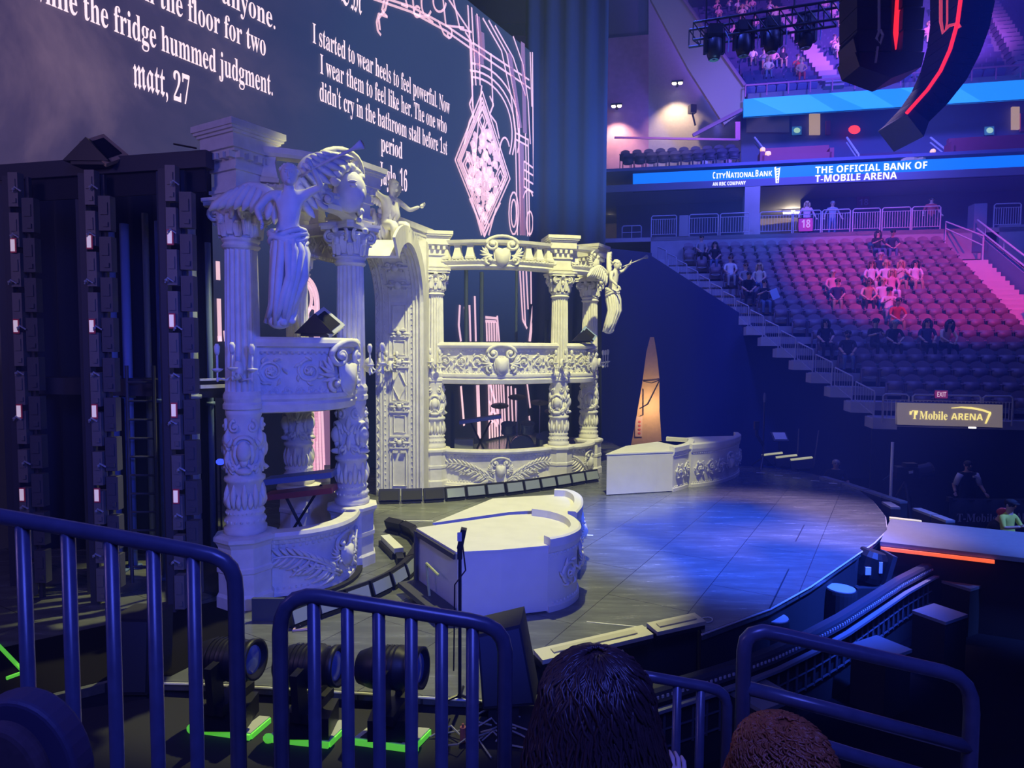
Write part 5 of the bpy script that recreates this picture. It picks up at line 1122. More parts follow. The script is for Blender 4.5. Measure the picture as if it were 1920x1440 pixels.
for px0, px1, y0, y1, m, nm, lab in ((1518, 1538, 213, 252, mat('lit_doorway', (.5, .35, .2), .7, emit=(.42, .28, .16), es=.9), 'suite_door', 'lit narrow doorway at the back of the left suite'), (1898, 1912, 200, 242, mat('lit_doorway', (.5, .35, .2), .7, emit=(.42, .28, .16), es=.9), 'suite_door', 'lit narrow doorway at the back of the right suite'), (1400, 1480, 210, 248, mat('beige_frame', (.34, .27, .27), .8), 'window_panel', 'broad beige-framed panel at the back of the left suite'), (1549, 1557, 226, 252, mat('red_pillar', (.6, .1, .2), .6), 'pillar', 'thin red-lit pillar beside the lit doorway of the left suite'), (1379, 1388, 228, 262, mat('pink_pillar', (.7, .15, .3), .6), 'pillar', 'pink-lit pillar at the right end of the club seats'), (1914, 1926, 212, 246, mat('red_pillar', (.6, .1, .2), .6), 'pillar', 'thin red-lit pillar at the far right suite')):
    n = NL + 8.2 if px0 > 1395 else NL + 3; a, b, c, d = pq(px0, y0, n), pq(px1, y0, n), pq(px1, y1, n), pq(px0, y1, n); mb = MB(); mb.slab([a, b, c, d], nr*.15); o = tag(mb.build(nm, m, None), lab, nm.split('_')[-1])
for px, lab in ((1494, 'small lit television beside the doorway of the left suite'), (1855, 'small lit television in the right suite')):
    t, a, b, c, d = signboard('television', lab, 'screen', px-9, 237, px+9, 253, NL + 8.0, mat('tv_dark', (.05, .08, .15), .4, emit=(.02, .1, .25), es=1), .08)
    mb = MB(); mb.ell((a+c)/2 + nr*-.06, (.2, .03, .16)); mb.build('picture', mat('tv_green', (.5, .8, .5), .5, emit=(.35, .6, .35), es=.9), t)
p = pq(1602, 243, NL + 7.8); mb = MB(); mb.ell(p, (.35, .1, .25)); tag(mb.build('red_lamp', mat('red_glow', (1, .1, .05), .5, emit=(1, .04, .02), es=1.6), None), 'glowing red round lamp in the middle suite', 'light')
for px, py, r, lab in ((1430, 281, .14, 'upper of two small amber globe lamps by the suite steps'), (1440, 289, .16, 'lower of two small amber globe lamps by the suite steps'), (1749, 284, .13, 'small amber globe lamp by the right suite steps')):
    p = pq(px, py, NL + 1.2); mb = MB(); mb.ell(p, r); mb.tube([p + Z_*-r*.5, (p.x, p.y, ZS_-.05)], .04, 6); tag(mb.build('globe_lamp', mat('amber', (1, .7, .3), .5, emit=(1, .6, .25), es=.9), None), lab, 'light')
p = pq(1708, 300, NL + .5); mb = MB(); mb.ell(p, (.5, .25, .18)); mb.ell(p + ur*.4 + Z_*.05, (.25, .2, .2)); tag(mb.build('coat', mat('tan_coat', (.75, .55, .25), .8), None), 'tan coat draped over the ledge above the blue bank ribbon', 'coat')
for x0, x1, lab in ((1415, 1440, 'pale stair handrail left of the red couches'), (1588, 1610, 'pale handrail in the middle suite'), (1745, 1785, 'pale stair handrail left of the right suite couches')):
    mb = MB(); a, b = pq(x0, 258, NL+3.2), pq(x1, 290, NL+1.4); mb.tube([a, b], .05, 6); mb.tube([a + Z_*-.25, b + Z_*-.25], .04, 6); mb.tube([b, b + Z_*-.8], .04, 6); tag(mb.build('stair_handrail', mat('white_rail', (.7, .7, .75), .4), None), lab, 'railing')
person('person in a white shirt standing at the end of the club seats', Vector((*pq(1322, 275, NL+4).xy, ZS_-.05)), RZ, 'stand', 'white', 'black', 'short', 'dark')
person('person in pink standing by the pink pillar of the club seats', Vector((*pq(1367, 275, NL+4).xy, ZS_-.05)), RZ, 'stand', 'pink', 'black', 'short', 'fair')
person('person in a white vest behind the concourse rail left of the 18 banner', bw(atn(1512, 420, NC+1.6).dot(ur), NC+1.6, ZC), RZ, 'stand', 'pink', 'black', 'long', 'fair')
person('person in grey behind the concourse rail just right of the 18 banner', bw(atn(1560, 420, NC+1.8).dot(ur), NC+1.8, ZC), RZ, 'stand', 'grey', 'denim', 'short', 'grey')
person('person in red behind the concourse rail above the pink steps', bw(atn(1745, 420, NC+1.8).dot(ur), NC+1.8, ZC), RZ, 'stand', 'red', 'black', 'short', 'dark')
a = atn(1617, 378, NB-.05); mb = MB(); mb.slab([atn(1606, 366, NB-.05), atn(1630, 366, NB-.05), atn(1630, 390, NB-.05), atn(1606, 390, NB-.05)], nr*-.04); nt_ = thing('section_number', 'dim violet square reading 18 on the concourse wall', 'sign', tuple(a)); mb.build('panel', mat('violet_sign', (.25, .1, .3), .7), nt_)
text('number', '18', 'sans', atn(1611, 385, NB-.12), ur, Z_, .42, .3, mat('violet_letters', (.4, .3, .6), .6), nt_)
# ------------------------------------------------------------------ upper deck
k1 = NU + .6; ZU = 17.9
mb = MB()
for k in range(24):
    c_ = bw(8, k1 + .8*(k+.6), ZU + .58*k); d = CAMR.transposed() @ (c_ - Vector((0, 0, EYE))); yy = 720 + FPX*d.y/d.z
    t0 = atn(1262 + max(-200, yy)*.83, yy, k1 + .8*(k+.6)).dot(ur); mb.box(bw((t0+27)/2, k1 + .8*(k+1.1), ZU + .58*k - .35), (27-t0, .84, .7), RZ)
struct('floor_upper_deck', mb, mat('upper_concrete', (.2, .18, .24), .85))
mb = MB(); a, b = pq(1398, 166, NU-.1), pq(1960, 152, NU-.1); a.z = b.z = (a.z+b.z)/2 + .1
mb.tube([a + Z_*.42, b + Z_*.42], .05, 6)
for k in range(14): q = a.lerp(b, k/13); mb.tube([q + Z_*-.2, q + Z_*.42], .035, 5)
tag(mb.build('front_rail', mat('mauve_rail', (.6, .2, .35), .5), None), 'mauve rail along the front of the upper deck above the sky-blue ribbon', 'railing')
SV = [v.co.copy() for v in seatmesh.vertices]; SF = [list(p.vertices) for p in seatmesh.polygons]; SM = [p.material_index for p in seatmesh.polygons]
mb = MB(); RM = Matrix.Rotation(RZ, 3, 'Z'); upseat = {}
bx = [Vector(v) for v in ((-.24,.15,.05),(.24,.15,.05),(.24,.2,.92),(-.24,.2,.92),(-.24,-.05,.42),(.24,-.05,.42))]
for k in range(24):
    for j in range(60):
        t = 1.0 + .54*j; p = bw(t, k1 + .8*k + .75, ZU + .58*k)
        d = CAMR.transposed() @ (p + Z_*.5 - Vector((0, 0, EYE))); x, y = 960 - FPX*d.x/d.z, 720 + FPX*d.y/d.z
        if x > 1960 or y < -60 or x < 1268 + (y)*.83: continue
        ax = 1462 + (y-20)*.72
        if abs(x-ax) < 17 or abs(x - (1862 + (y-60)*.62)) < 16: 
            continue
        upseat[(k, j)] = (x, y, p)
        mb.add([RM @ v + p for v in bx], [(0, 1, 2, 3), (3, 2, 1, 0), (4, 5, 1, 0)]); mb.add([RM @ Vector((.22*sin(q)*1.0, -.06-.02*cos(q), .45+.02*cos(q))) + p for q in (-1.2, -.6, 0, .6, 1.2)] + [RM @ Vector((.22*sin(q), -.06, .41)) + p for q in (1.2, .6, 0, -.6, -1.2)], [tuple(range(10))])
tag(mb.build('upper_seats', mat('upper_seat', (.10, .10, .26), .6), None), 'many small blue seats filling the upper deck', 'seats', kind='stuff')
mb = MB()
for k in range(22):
    for ax0, y0, sl, y in ((1462, 20, .72, 0), (1862, 60, .62, 0)):
        p0 = bw(10, k1 + .8*k + .1, ZU + .58*k)
        d = CAMR.transposed() @ (p0 - Vector((0, 0, EYE))); yy = 720 + FPX*d.y/d.z; q = atn(ax0 + (yy-y0)*sl, yy, k1 + .8*k + .3)
        mb.box((q.x, q.y, ZU + .58*k + .05), (.95, .85, .3), RZ)
struct('floor_upper_aisles', mb, mat('aisle_paint', (.45, .3, .4), .8))
UP = [(1411, 105, 'white', 'tan', 'first of four in a row at the left of the upper deck'), (1434, 107, 'grey', 'tan', 'second of four in a row at the left of the upper deck'), (1448, 107, 'pink', 'denim', 'third of four in a row at the left of the upper deck'), (1462, 112, 'black', 'tan', 'fourth of four in a row at the left of the upper deck'),
 (1488, 122, 'red', 'tan', 'left of a pair low beside the upper aisle'), (1504, 124, 'tan', 'red', 'right of a pair low beside the upper aisle'), (1433, 62, 'tan', 'denim', 'sitting alone above the row of four'), (1560, 92, 'pink', 'cream', 'just right of the upper aisle'), (1573, 90, 'white', 'tan', 'second from the upper aisle, right of the mascot-free rail'),
 (1594, 88, 'pink', 'tan', 'third from the upper aisle'), (1606, 90, 'white', 'pink', 'fourth from the upper aisle, beside the left speaker cluster'), (1340, 12, 'pink', 'denim', 'high at the left edge of the upper deck'), (1378, 10, 'white', 'tan', 'high on the upper deck behind the lighting truss'), (1396, 14, 'cream', 'denim', 'high on the upper deck right of another behind the truss'),
 (1560, 20, 'pink', 'tan', 'high on the upper deck right of the truss end'), (1576, 14, 'white', 'denim', 'second high on the upper deck right of the truss end'), (1592, 20, 'pink', 'denim', 'third high on the upper deck, close to the left speaker cluster'), (1741, 60, 'pink', 'cream', 'alone between the two speaker clusters'), (1620, 136, 'tan', 'tan', 'low under the left speaker cluster'), (1716, 142, 'pink', 'denim', 'low near the front rail between the speaker clusters')]
tk = set(); HC = ['dark', 'brown', 'fair']
for i, (px, py, tp2, lg, lab) in enumerate(UP):
    k = min((k for k in upseat if k not in tk), key=lambda k: (upseat[k][0]-px)**2 + (upseat[k][1]-py-14)**2); tk.add(k)
    person('person in %s, %s' % (tp2, lab.replace('right of the mascot-free rail', 'in a pale top')), upseat[k][2] + nr*-.2, RZ, ('lap', 'phone', 'lean')[i % 3], tp2, lg, ('long', 'short', 'bun')[i % 3], HC[i % 3], 1.05, 'people on the upper deck')
for i, (px, py) in enumerate(((1352, 20), (1364, 8), (1386, 22), (1408, 6), (1440, 12), (1452, 26), (1566, 36), (1584, 34), (1600, 38), (1548, 8), (1604, 6), (1430, 128), (1376, 60), (1590, 118), (1756, 20), (1420, 40))):
    k = min((k for k in upseat if k not in tk), key=lambda k: (upseat[k][0]-px)**2 + (upseat[k][1]-py-14)**2); tk.add(k)
    person('person in pale clothes sitting in the crowd on the upper deck', upseat[k][2] + nr*-.2, RZ, ('lap', 'phone', 'lean')[i % 3], ('pink', 'white', 'cream')[i % 3], ('tan', 'denim')[i % 2], ('long', 'short', 'bun')[i % 3], HC[i % 3], 1.05, 'crowd high on the upper deck')
# ------------------------------------------------------------------ flown rig: truss with four moving heads, two speaker clusters
tr_ = thing('lighting_truss', 'black lighting truss hanging in front of the upper deck', 'truss', tuple(at(1430, 60, 22)))
A, B = at(1300, 42, 21.5), at(1585, -2, 20.2); dAB = (B-A).normalized(); mb = MB()
off = [Vector((0, 0, 0)), Vector((0, .5, 0)), Vector((0, .5, -.55)), Vector((0, 0, -.55))]
for o in off: mb.tube([A + o, B + o], .04, 6)
for k in range(12):
    p, q = A.lerp(B, k/12), A.lerp(B, (k+1)/12)
    mb.tube([p, q + off[3]], .02, 5); mb.tube([p + off[1], q + off[2]], .02, 5); mb.tube([p, p + off[3]], .02, 5); mb.tube([p + off[1], p + off[2]], .02, 5); mb.tube([p + off[3], q + off[2]], .02, 5)
mb.build('frame', BLACK, tr_)
mb = MB(); mb.tube([A + dAB*.4, A + dAB*.4 + Z_*8], .03, 5); mb.tube([A + dAB*3, A + dAB*3 + Z_*8], .03, 5); mb.build('cable', BLACK, tr_)
def head_lamp(label, p, aim, s=1.0, group=None, lensm=None):
    """moving head: base, yoke, barrel, lens"""
    t = thing('moving_head_light', label, 'stage light', tuple(p), 0, group); p = Vector(p); d = Vector(aim).normalized(); sd = d.cross(Z_).normalized(); up = 1
    mb = MB(); mb.box(p + Z_*.1*s, (.42*s, .36*s, .2*s)); mb.build('base', BLACK, t)
    c = p + Z_*.62*s if s > 0 else p; mb = MB()
    for sg in (-1, 1): mb.bar(p + Z_*.22*s + sd*sg*.2*s, c + sd*sg*.24*s + Z_*.06*s, .07*s, .16*s)
    mb.box(p + Z_*.24*s, (.5*s, .2*s, .09*s), atan2(sd.y, sd.x)); mb.build('yoke', BLACK, t)
    R = d.to_track_quat('Z', 'Y').to_matrix(); mb = MB(); mb.lathe([(.02, -.36*s), (.15*s, -.33*s), (.19*s, -.2*s), (.2*s, .1*s), (.17*s, .14*s), (.17*s, .22*s), (.19*s, .24*s), (.19*s, .30*s), (.165*s, .30*s), (.15*s, .26*s)], c, 20, R=R)
    for k in range(5): mb.lathe([(.203*s, -.15*s + .05*k*s), (.203*s, -.13*s + .05*k*s)], c, 20, R=R, cap=False)
    b = mb.build('barrel', BLACK, t, True); mb = MB(); mb.lathe([(.0, .275*s), (.08*s, .27*s), (.155*s, .255*s)], c, 20, R=R, cap=False); mb.build('lens', lensm or mat('blue_glass', (.10, .14, .3), .08, spec=1), b, True)
    return t
for k, (px, py) in enumerate(((1340, 52), (1395, 45), (1448, 38), (1512, 30))):
    p = at(px, py, 21.2); t = thing('hanging_light', '%s of four black moving lights hanging from the truss' % ('leftmost', 'second from the left', 'third from the left', 'rightmost')[k], 'stage light', tuple(p), 0, 'lights on the truss')
    mb = MB(); mb.box(p + Z_*-.1, (.42, .4, .3)); mb.build('base', BLACK, t)
    for sg in (-1, 1): mb = MB(); mb.box(p + Vector((sg*.28, 0, -.5)), (.08, .2, .6)); mb.build('yoke_arm', BLACK, t)
    mb = MB(); mb.lathe([(.1, -.3), (.24, -.4), (.25, -.75), (.2, -.9), (.17, -.98)], p, 14); b = mb.build('barrel', BLACK, t, True); mb = MB(); mb.lathe([(.0, -.97), (.15, -1.0)], p, 12, cap=False); mb.build('lens', mat('green_glass', (.15, .3, .2), .15), b)
    mb = MB(); mb.tube([p + Vector((.3, -.12, -.15)), p + Vector((.42, -.12, -.4)), p + Vector((.4, -.12, -.8))], .018, 5); mb.build('safety_cable', mat('blue_cable', (.3, .4, .9), .5), t)
CAB = mat('speaker_black', (.018, .016, .022), .6, bump=.2, nscale=40)
sp = thing('speaker_cluster', 'large black speaker cluster seen from behind with red-lit slot, left of the curved array', 'speaker', tuple(at(1670, 60, 15)))
Yc = 15.0
def ap(px, py, dy=0): return at(px, py, Yc + dy)
mb = MB(); rows_ = 5
for k in range(rows_):
    y1_ = 96 - 42*k; y0_ = y1_ - 40
    q = [ap(1606, y0_+8), ap(1668, y0_), ap(1668, y1_), ap(1604, y1_+6)]
    c_ = mb
    mb = MB(); mb.slab([ap(1607, y0_), ap(1672, y0_), ap(1672, y1_), ap(1607, y1_)], Vector((0, .8, 0))); mb.build('cabinet', CAB, sp)
    mb = MB(); mb.slab([ap(1694, y0_), ap(1734, y0_), ap(1730, y1_), ap(1692, y1_)], Vector((0, .8, 0))); mb.build('cabinet', CAB, sp)
mb = MB(); mb.slab([ap(1603, 98), ap(1734, 98), ap(1728, 125), ap(1672, 146), ap(1612, 124)], Vector((0, .8, 0))); mb.slab([ap(1600, 72), ap(1607, 60), ap(1612, 100), ap(1612, 124)], Vector((0, .7, 0))); mb.build('bottom_frame', BLACK, sp)
mb = MB(); mb.slab([ap(1672, -20, .3), ap(1694, -20, .3), ap(1692, 98, .3), ap(1672, 98, .3)], Vector((0, .1, 0))); mb.build('back_plate', BLACK, sp)
mb = MB(); mb.slab([ap(1682, -20, .15), ap(1690, -20, .15), ap(1688, 40, .15), ap(1681, 92, .15), ap(1677, 60, .15)], Vector((0, .05, 0))); mb.build('red_lit_strip', mat('painted_red_light', (1, .1, .08), .5, emit=(1, .02, .03), es=1.1), sp)  # self-glowing strip stands in for red light caught in the slot
mb = MB(); mb.tube([ap(1648, -20), ap(1648, 60), ap(1643, 72), ap(1650, 82), ap(1655, 66), ap(1650, 56)], .035, 6); mb.bar(ap(1645, 88), ap(1641, 118), .06, .04); mb.build('chain_and_hook', GREY, sp)
la = thing('speaker_array', 'long curved black line of speakers with a red-lit inner edge at the top right', 'speaker', tuple(at(1800, 100, 13)))
cur = [(1868, -60), (1866, 0), (1856, 50), (1838, 100), (1812, 150), (1776, 195), (1742, 228)]
inn = [(1806, -60), (1806, 0), (1800, 45), (1786, 95), (1768, 135), (1744, 170), (1712, 204)]
Yc = 13.0
for k in range(len(cur)-1):
    for h in (0, .5):
        def mid(L, t): (x0, y0), (x1, y1) = L[k], L[k+1]; return (lerp(x0, x1, t), lerp(y0, y1, t))
        mb = MB(); q = [ap(*mid(inn, h+.01)), ap(*mid(cur, h+.01)), ap(*mid(cur, h+.48)), ap(*mid(inn, h+.48))]; mb.slab(q, Vector((0, 1.0, 0)))
        cb_ = mb.build('cabinet', CAB, la); mb = MB(); c = sum(q, Vector())/4; mb.box(c + Vector((.12, -.01, 0)), (.12, .04, .06)); mb.build('handle', BLACK, cb_)
mb = MB(); mb.tube([ap(*p, -.02) + Vector((-.05, 0, .02)) for p in inn[:-1]] + [ap(1700, 212, -.02)], .035, 6); mb.build('red_lit_edge', mat('painted_red_light', (1, .1, .08), .5, emit=(1, .02, .03), es=1.1), la)  # glow put on the inner edge in place of red light
mb = MB(); mb.slab([ap(1712, 204), ap(1742, 228), ap(1732, 256), ap(1700, 214)], Vector((0, 1.0, 0))); mb.build('bottom_plate', mat('grey_blue_plate', (.07, .08, .12), .5), la)
mb = MB(); mb.tube([ap(1764, -30), ap(1764, 40), ap(1768, 62), ap(1780, 48), ap(1796, 44), ap(1800, 52)], .03, 6); mb.tube([ap(1776, -30), ap(1776, 40), ap(1774, 54)], .018, 6); tag(mb.build('red_cable', mat('red_cable', (.9, .2, .2), .5, emit=(.9, .08, .12), es=.5), None), 'red-lit looping cable beside the curved speaker array', 'cable')  # cable glows by itself to imitate red light on it
# ------------------------------------------------------------------ scaffold side of the near box: beam, three light towers, work lamp
sc = thing('scaffold', 'black scaffold bay with top beam at the far left behind the near box', 'scaffold', tuple(gr(60, 1140)))
P0, P1, P2 = at(8, 322, 9.5), at(172, 306, 9.1), at(385, 284, 8.75)
z0 = 6.05
for v in (P0, P1, P2): v.z = z0
mb = MB(); mb.bar(P0, P2 + (P2-P0)*.02, .16, .22); mb.build('top_beam', DARK, sc)
mb = MB(); mb.bar(P0 + Z_*-.16, P2 + Z_*-.16, .03, .5); mb.build('fascia', MATTE, sc)
for px, Y in ((13, 9.6), (160, 9.3), (310, 8.95)):
    q = at(px, 600, Y); mb = MB(); mb.box((q.x, q.y, 3.03), (.13, .13, 6.05), .4); mb.build('post', DARK, sc)
mb = MB(); a, b = at(95, 745, 10.6), at(440, 738, 10.0); a.z = b.z = 2.95; mb.bar(a, b, .5, .26); mb.build('platform_beam', DARK, sc)
mb = MB(); a, b = at(375, 733, 9.2), at(442, 728, 9.6); a.z = b.z = 3.02; mb.bar(a, b, .04, .05); mb.bar(a + Z_*.1, b + Z_*.1, .03, .03); mb.build('platform_edge', mat('edge_aluminium', (.75, .75, .72), .4), sc)
LAB = mat('glowing_label', (.85, .78, .80), .6, emit=(.85, .7, .78), es=.45); LABR = mat('red_label', (.7, .08, .1), .6)  # white stickers get a faint glow of their own, no lamp in them
for k, (x0, x1, Y, lab, ys) in enumerate(((34, 50, 9.0, 'leftmost tower of stacked dark panel backs at the scaffold', (462, 612, 770, 925)), (176, 197, 8.85, 'middle tower of stacked dark panel backs at the scaffold', (455, 612, 770, 926)), (326, 345, 8.6, 'right tower of stacked dark panel backs beside the near column', (447, 602, 768, 928)))):
    top_, bot = at(x0, 330, Y), gr(x1, 1120); bot = Vector((bot.x*Y/bot.y, Y, .01)); X0 = at(x0, 460, Y).x
    t = thing('panel_tower', lab, 'tower', (X0, Y, 0), 0, None)
    for c_, (dx, w) in enumerate(((0, .13), (.19, .16))):
        for r in range(10 if c_ else 11):
            z = .3 + .54*r + .2*c_
            mb = MB(); mb.box((X0 + dx, Y, z), (w, .12, .46)); mb.box((X0+dx, Y-.06, z+.06), (w*.6, .03, .16)); mb.box((X0+dx+.02, Y-.065, z-.15), (w*.4, .03, .06)); mb.build('panel_back', mat('panel_grey' if c_ == 0 else 'panel_dark', (.20, .18, .17) if c_ == 0 else (.085, .085, .10), .5), t)
    mb = MB(); mb.box((X0 - .14, Y+.05, 2.95), (.1, .1, 5.9)); mb.box((X0+.095, Y+.1, 2.95), (.05, .06, 5.9)); mb.build('tower_frame', DARK, t)
    for y in ys:
        q = at((x0+x1)/2, y, Y); mb = MB(); mb.box((X0, Y-.085, q.z), (.085, .01, .2)); mb.build('red_backing', LABR, t); mb = MB(); mb.box((X0-.005, Y-.092, q.z), (.055, .01, .16)); mb.build('label', LAB, t)
    for r in range(9):
        mb = MB(); q = Vector((X0 - .08 + .05*(r % 3), Y - .09, .7 + .62*r)); mb.tube([q, q + Vector((.05, -.03, .06)), q + Vector((.11, 0, .01))], .012, 5); mb.ell(q + Vector((.03, -.03, .03)), .02, n=5, m=3); mb.build('cable_clip', GREY, t)
# pipes and masts standing inside
for k, (px, y0, y1, Y, r, m, lab) in enumerate(((212, 340, 1040, 10.2, .075, 'blue', 'blue-lit thick mast left of the ladder'), (240, 420, 700, 10.4, .07, 'blue', 'short blue-lit mast right of the thick mast'), (304, 415, 1000, 9.9, .06, 'blue', 'blue-lit mast beside the ladder'), (362, 385, 1060, 9.6, .075, 'grey', 'tall grey-green mast by the right panel tower'), (394, 455, 900, 10.6, .045, 'blue', 'thin blue-lit mast near the tall fluted column'), (279, 400, 1000, 10.8, .05, 'grey', 'thin grey mast behind the ladder'))):
    q = at(px, 700, Y); zt = at(px, y0, Y).z; mb = MB(); mb.tube([(q.x, q.y, 0), (q.x, q.y, zt)], r, 10); mb.tube([(q.x, q.y, zt*.5), (q.x, q.y, zt*.5+.06)], r*1.5, 10); mb.tube([(q.x, q.y, .0), (q.x, q.y, .03)], r*2, 10)
    tag(mb.build('mast', mat('mast_blue_lit', (.13, .2, .45), .5) if m == 'blue' else mat('mast_grey', (.24, .28, .33), .5), None, True), lab, 'mast')  # blue light is put into the colour of the blue-lit masts
t = thing('ladder', 'dark ladder rising between the middle and right panel towers', 'ladder', (at(265, 1000, 9.7).x, 9.7, 0)); xa, xb = at(243, 900, 9.7).x, at(293, 900, 9.7).x
mb = MB(); mb.tube([(xa, 9.7, 0), (xa, 9.7, 3.3)], .025, 6); mb.tube([(xb, 9.7, 0), (xb, 9.7, 3.3)], .025, 6); mb.build('rail', DARK, t)
for k in range(11): mb = MB(); mb.tube([(xa, 9.7, .25 + .28*k), (xb, 9.7, .25 + .28*k)], .018, 6); mb.build('rung', DARK, t)
def worklight(label, p, s=1.0, fm=None):
    t = thing('wash_light', label, 'stage light', tuple(p)); p = Vector(p); R = Matrix.Rotation(radians(40), 3, 'Y') @ Matrix.Rotation(radians(42), 3, 'X')
    mb = MB(); mb.box(p + Vector((.12, 0, .12))*s, (.5*s, .4*s, .07*s), R=R); mb.build('face_frame', fm or mat('tan_frame', (.5, .36, .22), .5), t); mb = MB(); mb.box(p + Vector((.12, 0, .12))*s + R @ Vector((0, 0, .03))*s, (.36*s, .27*s, .03*s), R=R); mb.build('glass', mat('dark_glass', (.02, .02, .03), .15), t)
    mb = MB(); mb.slab([p + Vector((-.4, -.18, -.08))*s, p + Vector((.28, -.18, -.08))*s, p + Vector((-.05, -.18, .26))*s], Vector((0, .36*s, 0))); mb.build('body', BLACK, t)
    mb = MB(); mb.box(p + Vector((-.05, 0, -.1))*s, (.5*s, .3*s, .06*s)); mb.build('yoke', BLACK, t); return t
worklight('flood lamp in a tan frame tilted on top of the scaffold beam', at(182, 297, 8.95) , .9)
worklight('flat grey-framed wash light on the near balcony rail', Vector((-2.88, 9.78, 3.86)), .85, mat('grey_frame', (.45, .48, .46), .4))
worklight('small blue-framed wash light on the far balcony rail', Vector((1.95, 17.6, 3.86)), .85, mat('blue_frame', (.3, .4, .7), .4))
mb = MB(); mb.tube([at(326, 270, 8.8), at(368, 278, 8.6)], .012, 5); tag(mb.build('rod', BLACK, None), 'thin rod sticking out beside the near cornice', 'rod')
# keyboards, stand and blue lamp inside the near box; lit steps behind it
t = thing('keyboard_stand', 'slanted keyboards on a black stand inside the near box', 'keyboard', (-3.45, 10.6, .05)); mb = MB()
for a, b in (((-3.9, 10.4, .06), (-3.1, 10.5, 1.35)), ((-3.1, 10.4, .06), (-3.75, 10.6, 1.2))): mb.tube([a, b], .025, 6)
mb.build('frame', BLACK, t)
for z, m in ((1.5, mat('keys_blue', (.15, .2, .4), .4)), (1.25, mat('keys_red', (.35, .06, .06), .4))): mb = MB(); mb.box((-3.4, 10.4, z), (1.1, .35, .09), R=Matrix.Rotation(-.12, 3, 'Y')); mb.build('keyboard', m, t)
q = at(413, 866, 9.9); t = thing('blue_lamp', 'small glowing blue lamp left of the carved near column', 'light', (q.x, q.y, 0)); mb = MB(); mb.ell(q, (.07, .05, .05)); mb.build('bulb', mat('blue_led', (.1, .1, 1), .5, emit=(.03, .06, 1), es=2), t); mb = MB(); mb.tube([(q.x, q.y, 0), (q.x, q.y, q.z-.04)], .015, 6); mb.build('stem', BLACK, t)
p = gr(600, 935, .3); t = thing('steps', 'lit cream steps behind the near box below the pink striped art', 'steps', tuple(gr(600, 950)))
for k in range(3): q = gr(585 + 16*k, 950) + Vector((0, .45*k, 0)); mb = MB(); mb.box((q.x, q.y + .2, .12+.12*k), (1.3 - .25*k, .5, .24+.24*k), .3); mb.build('tread', PLINTH, t)
mb = MB(); q = at(637, 870, 11.8); mb.box((q.x, q.y, 1.25), (.32, .1, 2.5)); tag(mb.build('flat_panel', MATTE, None), 'narrow black panel standing between the near box columns', 'panel')
mb = MB(); mb.tube([gr(535, 1172) + Z_*.03, gr(552, 1150) + Z_*.05, gr(565, 1166) + Z_*.04, gr(585, 1146) + Z_*.03, gr(560, 1178) + Z_*.03, gr(595, 1160) + Z_*.02], .018, 6)
mb.tube([gr(540, 1160) + Z_*.05, gr(575, 1150) + Z_*.05, gr(550, 1185) + Z_*.02, gr(600, 1180) + Z_*.02], .016, 6); tag(mb.build('cable_heap', mat('red_white_cable', (.7, .45, .42), .5), None), 'heap of pale and red cables at the foot of the near box', 'cable')
q = gr(490, 1172); mb = MB(); mb.box((q.x+.05, q.y + .12, .16), (.42, .05, .3)); tag(mb.build('grille', mat('dark_blue_grille', (.05, .06, .1), .5), None), 'dark grille panel against the foot of the near column', 'panel')
# drum kit in the far box
t = thing('drum_kit', 'dark drum kit with cymbals inside the far box', 'drums', (.5, 18.6, .06))
for x, y, z, r, h, n in ((.3, 18.6, .75, .34, .5, 'bass_drum'), (-.1, 18.5, 1.3, .2, .28, 'tom'), (.45, 18.5, 1.32, .2, .28, 'tom'), (.95, 18.6, .85, .25, .45, 'floor_tom'), (1.05, 18.9, .9, .22, .4, 'floor_tom')):
    mb = MB(); R = Matrix.Rotation(pi/2 if n == 'bass_drum' else .3, 3, 'X'); mb.lathe([(r, -h/2), (r*1.04, -h/2), (r*1.04, -h/2+.04), (r, -h/2+.05), (r, h/2-.05), (r*1.04, h/2-.04), (r*1.04, h/2)], (x, y, z), 20, R=R); mb.tube([(x-.15, y, .06), (x, y, z-.2)], .02, 5); mb.tube([(x+.15, y, .06), (x, y, z-.2)], .02, 5); mb.build(n, mat('drum_shell', (.06, .08, .14), .25), t, False)
for x, z in ((-.35, 1.95), (.15, 2.2), (.8, 2.05), (1.2, 1.8)):
    mb = MB(); mb.lathe([(.02, .03), (.08, .0), (.26, -.02), (.26, -.03)], (x, 18.7, z), 18, R=Matrix.Rotation(.25, 3, 'X')); c_ = mb.build('cymbal', mat('cymbal_dark', (.2, .2, .22), .3, metal=.8), t); mb = MB(); mb.tube([(x, 18.7, .06), (x, 18.7, z)], .015, 5); mb.build('stand', STEEL, c_)
t = thing('floor_amplifier', 'small grey amplifier on the floor of the far box beside the left column', 'amplifier', (-1.3, 17.7, .06)); mb = MB(); mb.box((-1.3, 17.7, .95), (.5, .35, .32)); mb.build('cabinet', mat('amp_grey', (.2, .22, .2), .6), t); mb = MB(); mb.box((-1.3, 17.7, .42), (.4, .3, .72)); mb.build('stand', MATTE, t)
t = thing('keyboard_stand', 'dark keyboard on a stand inside the far box', 'keyboard', (-1.0, 18.6, .06)); mb = MB(); mb.box((-.9, 18.6, 1.55), (1.2, .4, .1), R=Matrix.Rotation(-.15, 3, 'Y')); mb.build('keyboard', mat('keys_blue', (.15, .2, .4), .4), t); mb = MB(); mb.tube([(-1.3, 18.6, .06), (-.6, 18.6, 1.5)], .03, 5); mb.tube([(-.5, 18.6, .06), (-1.2, 18.6, 1.5)], .03, 5); mb.build('frame', BLACK, t)
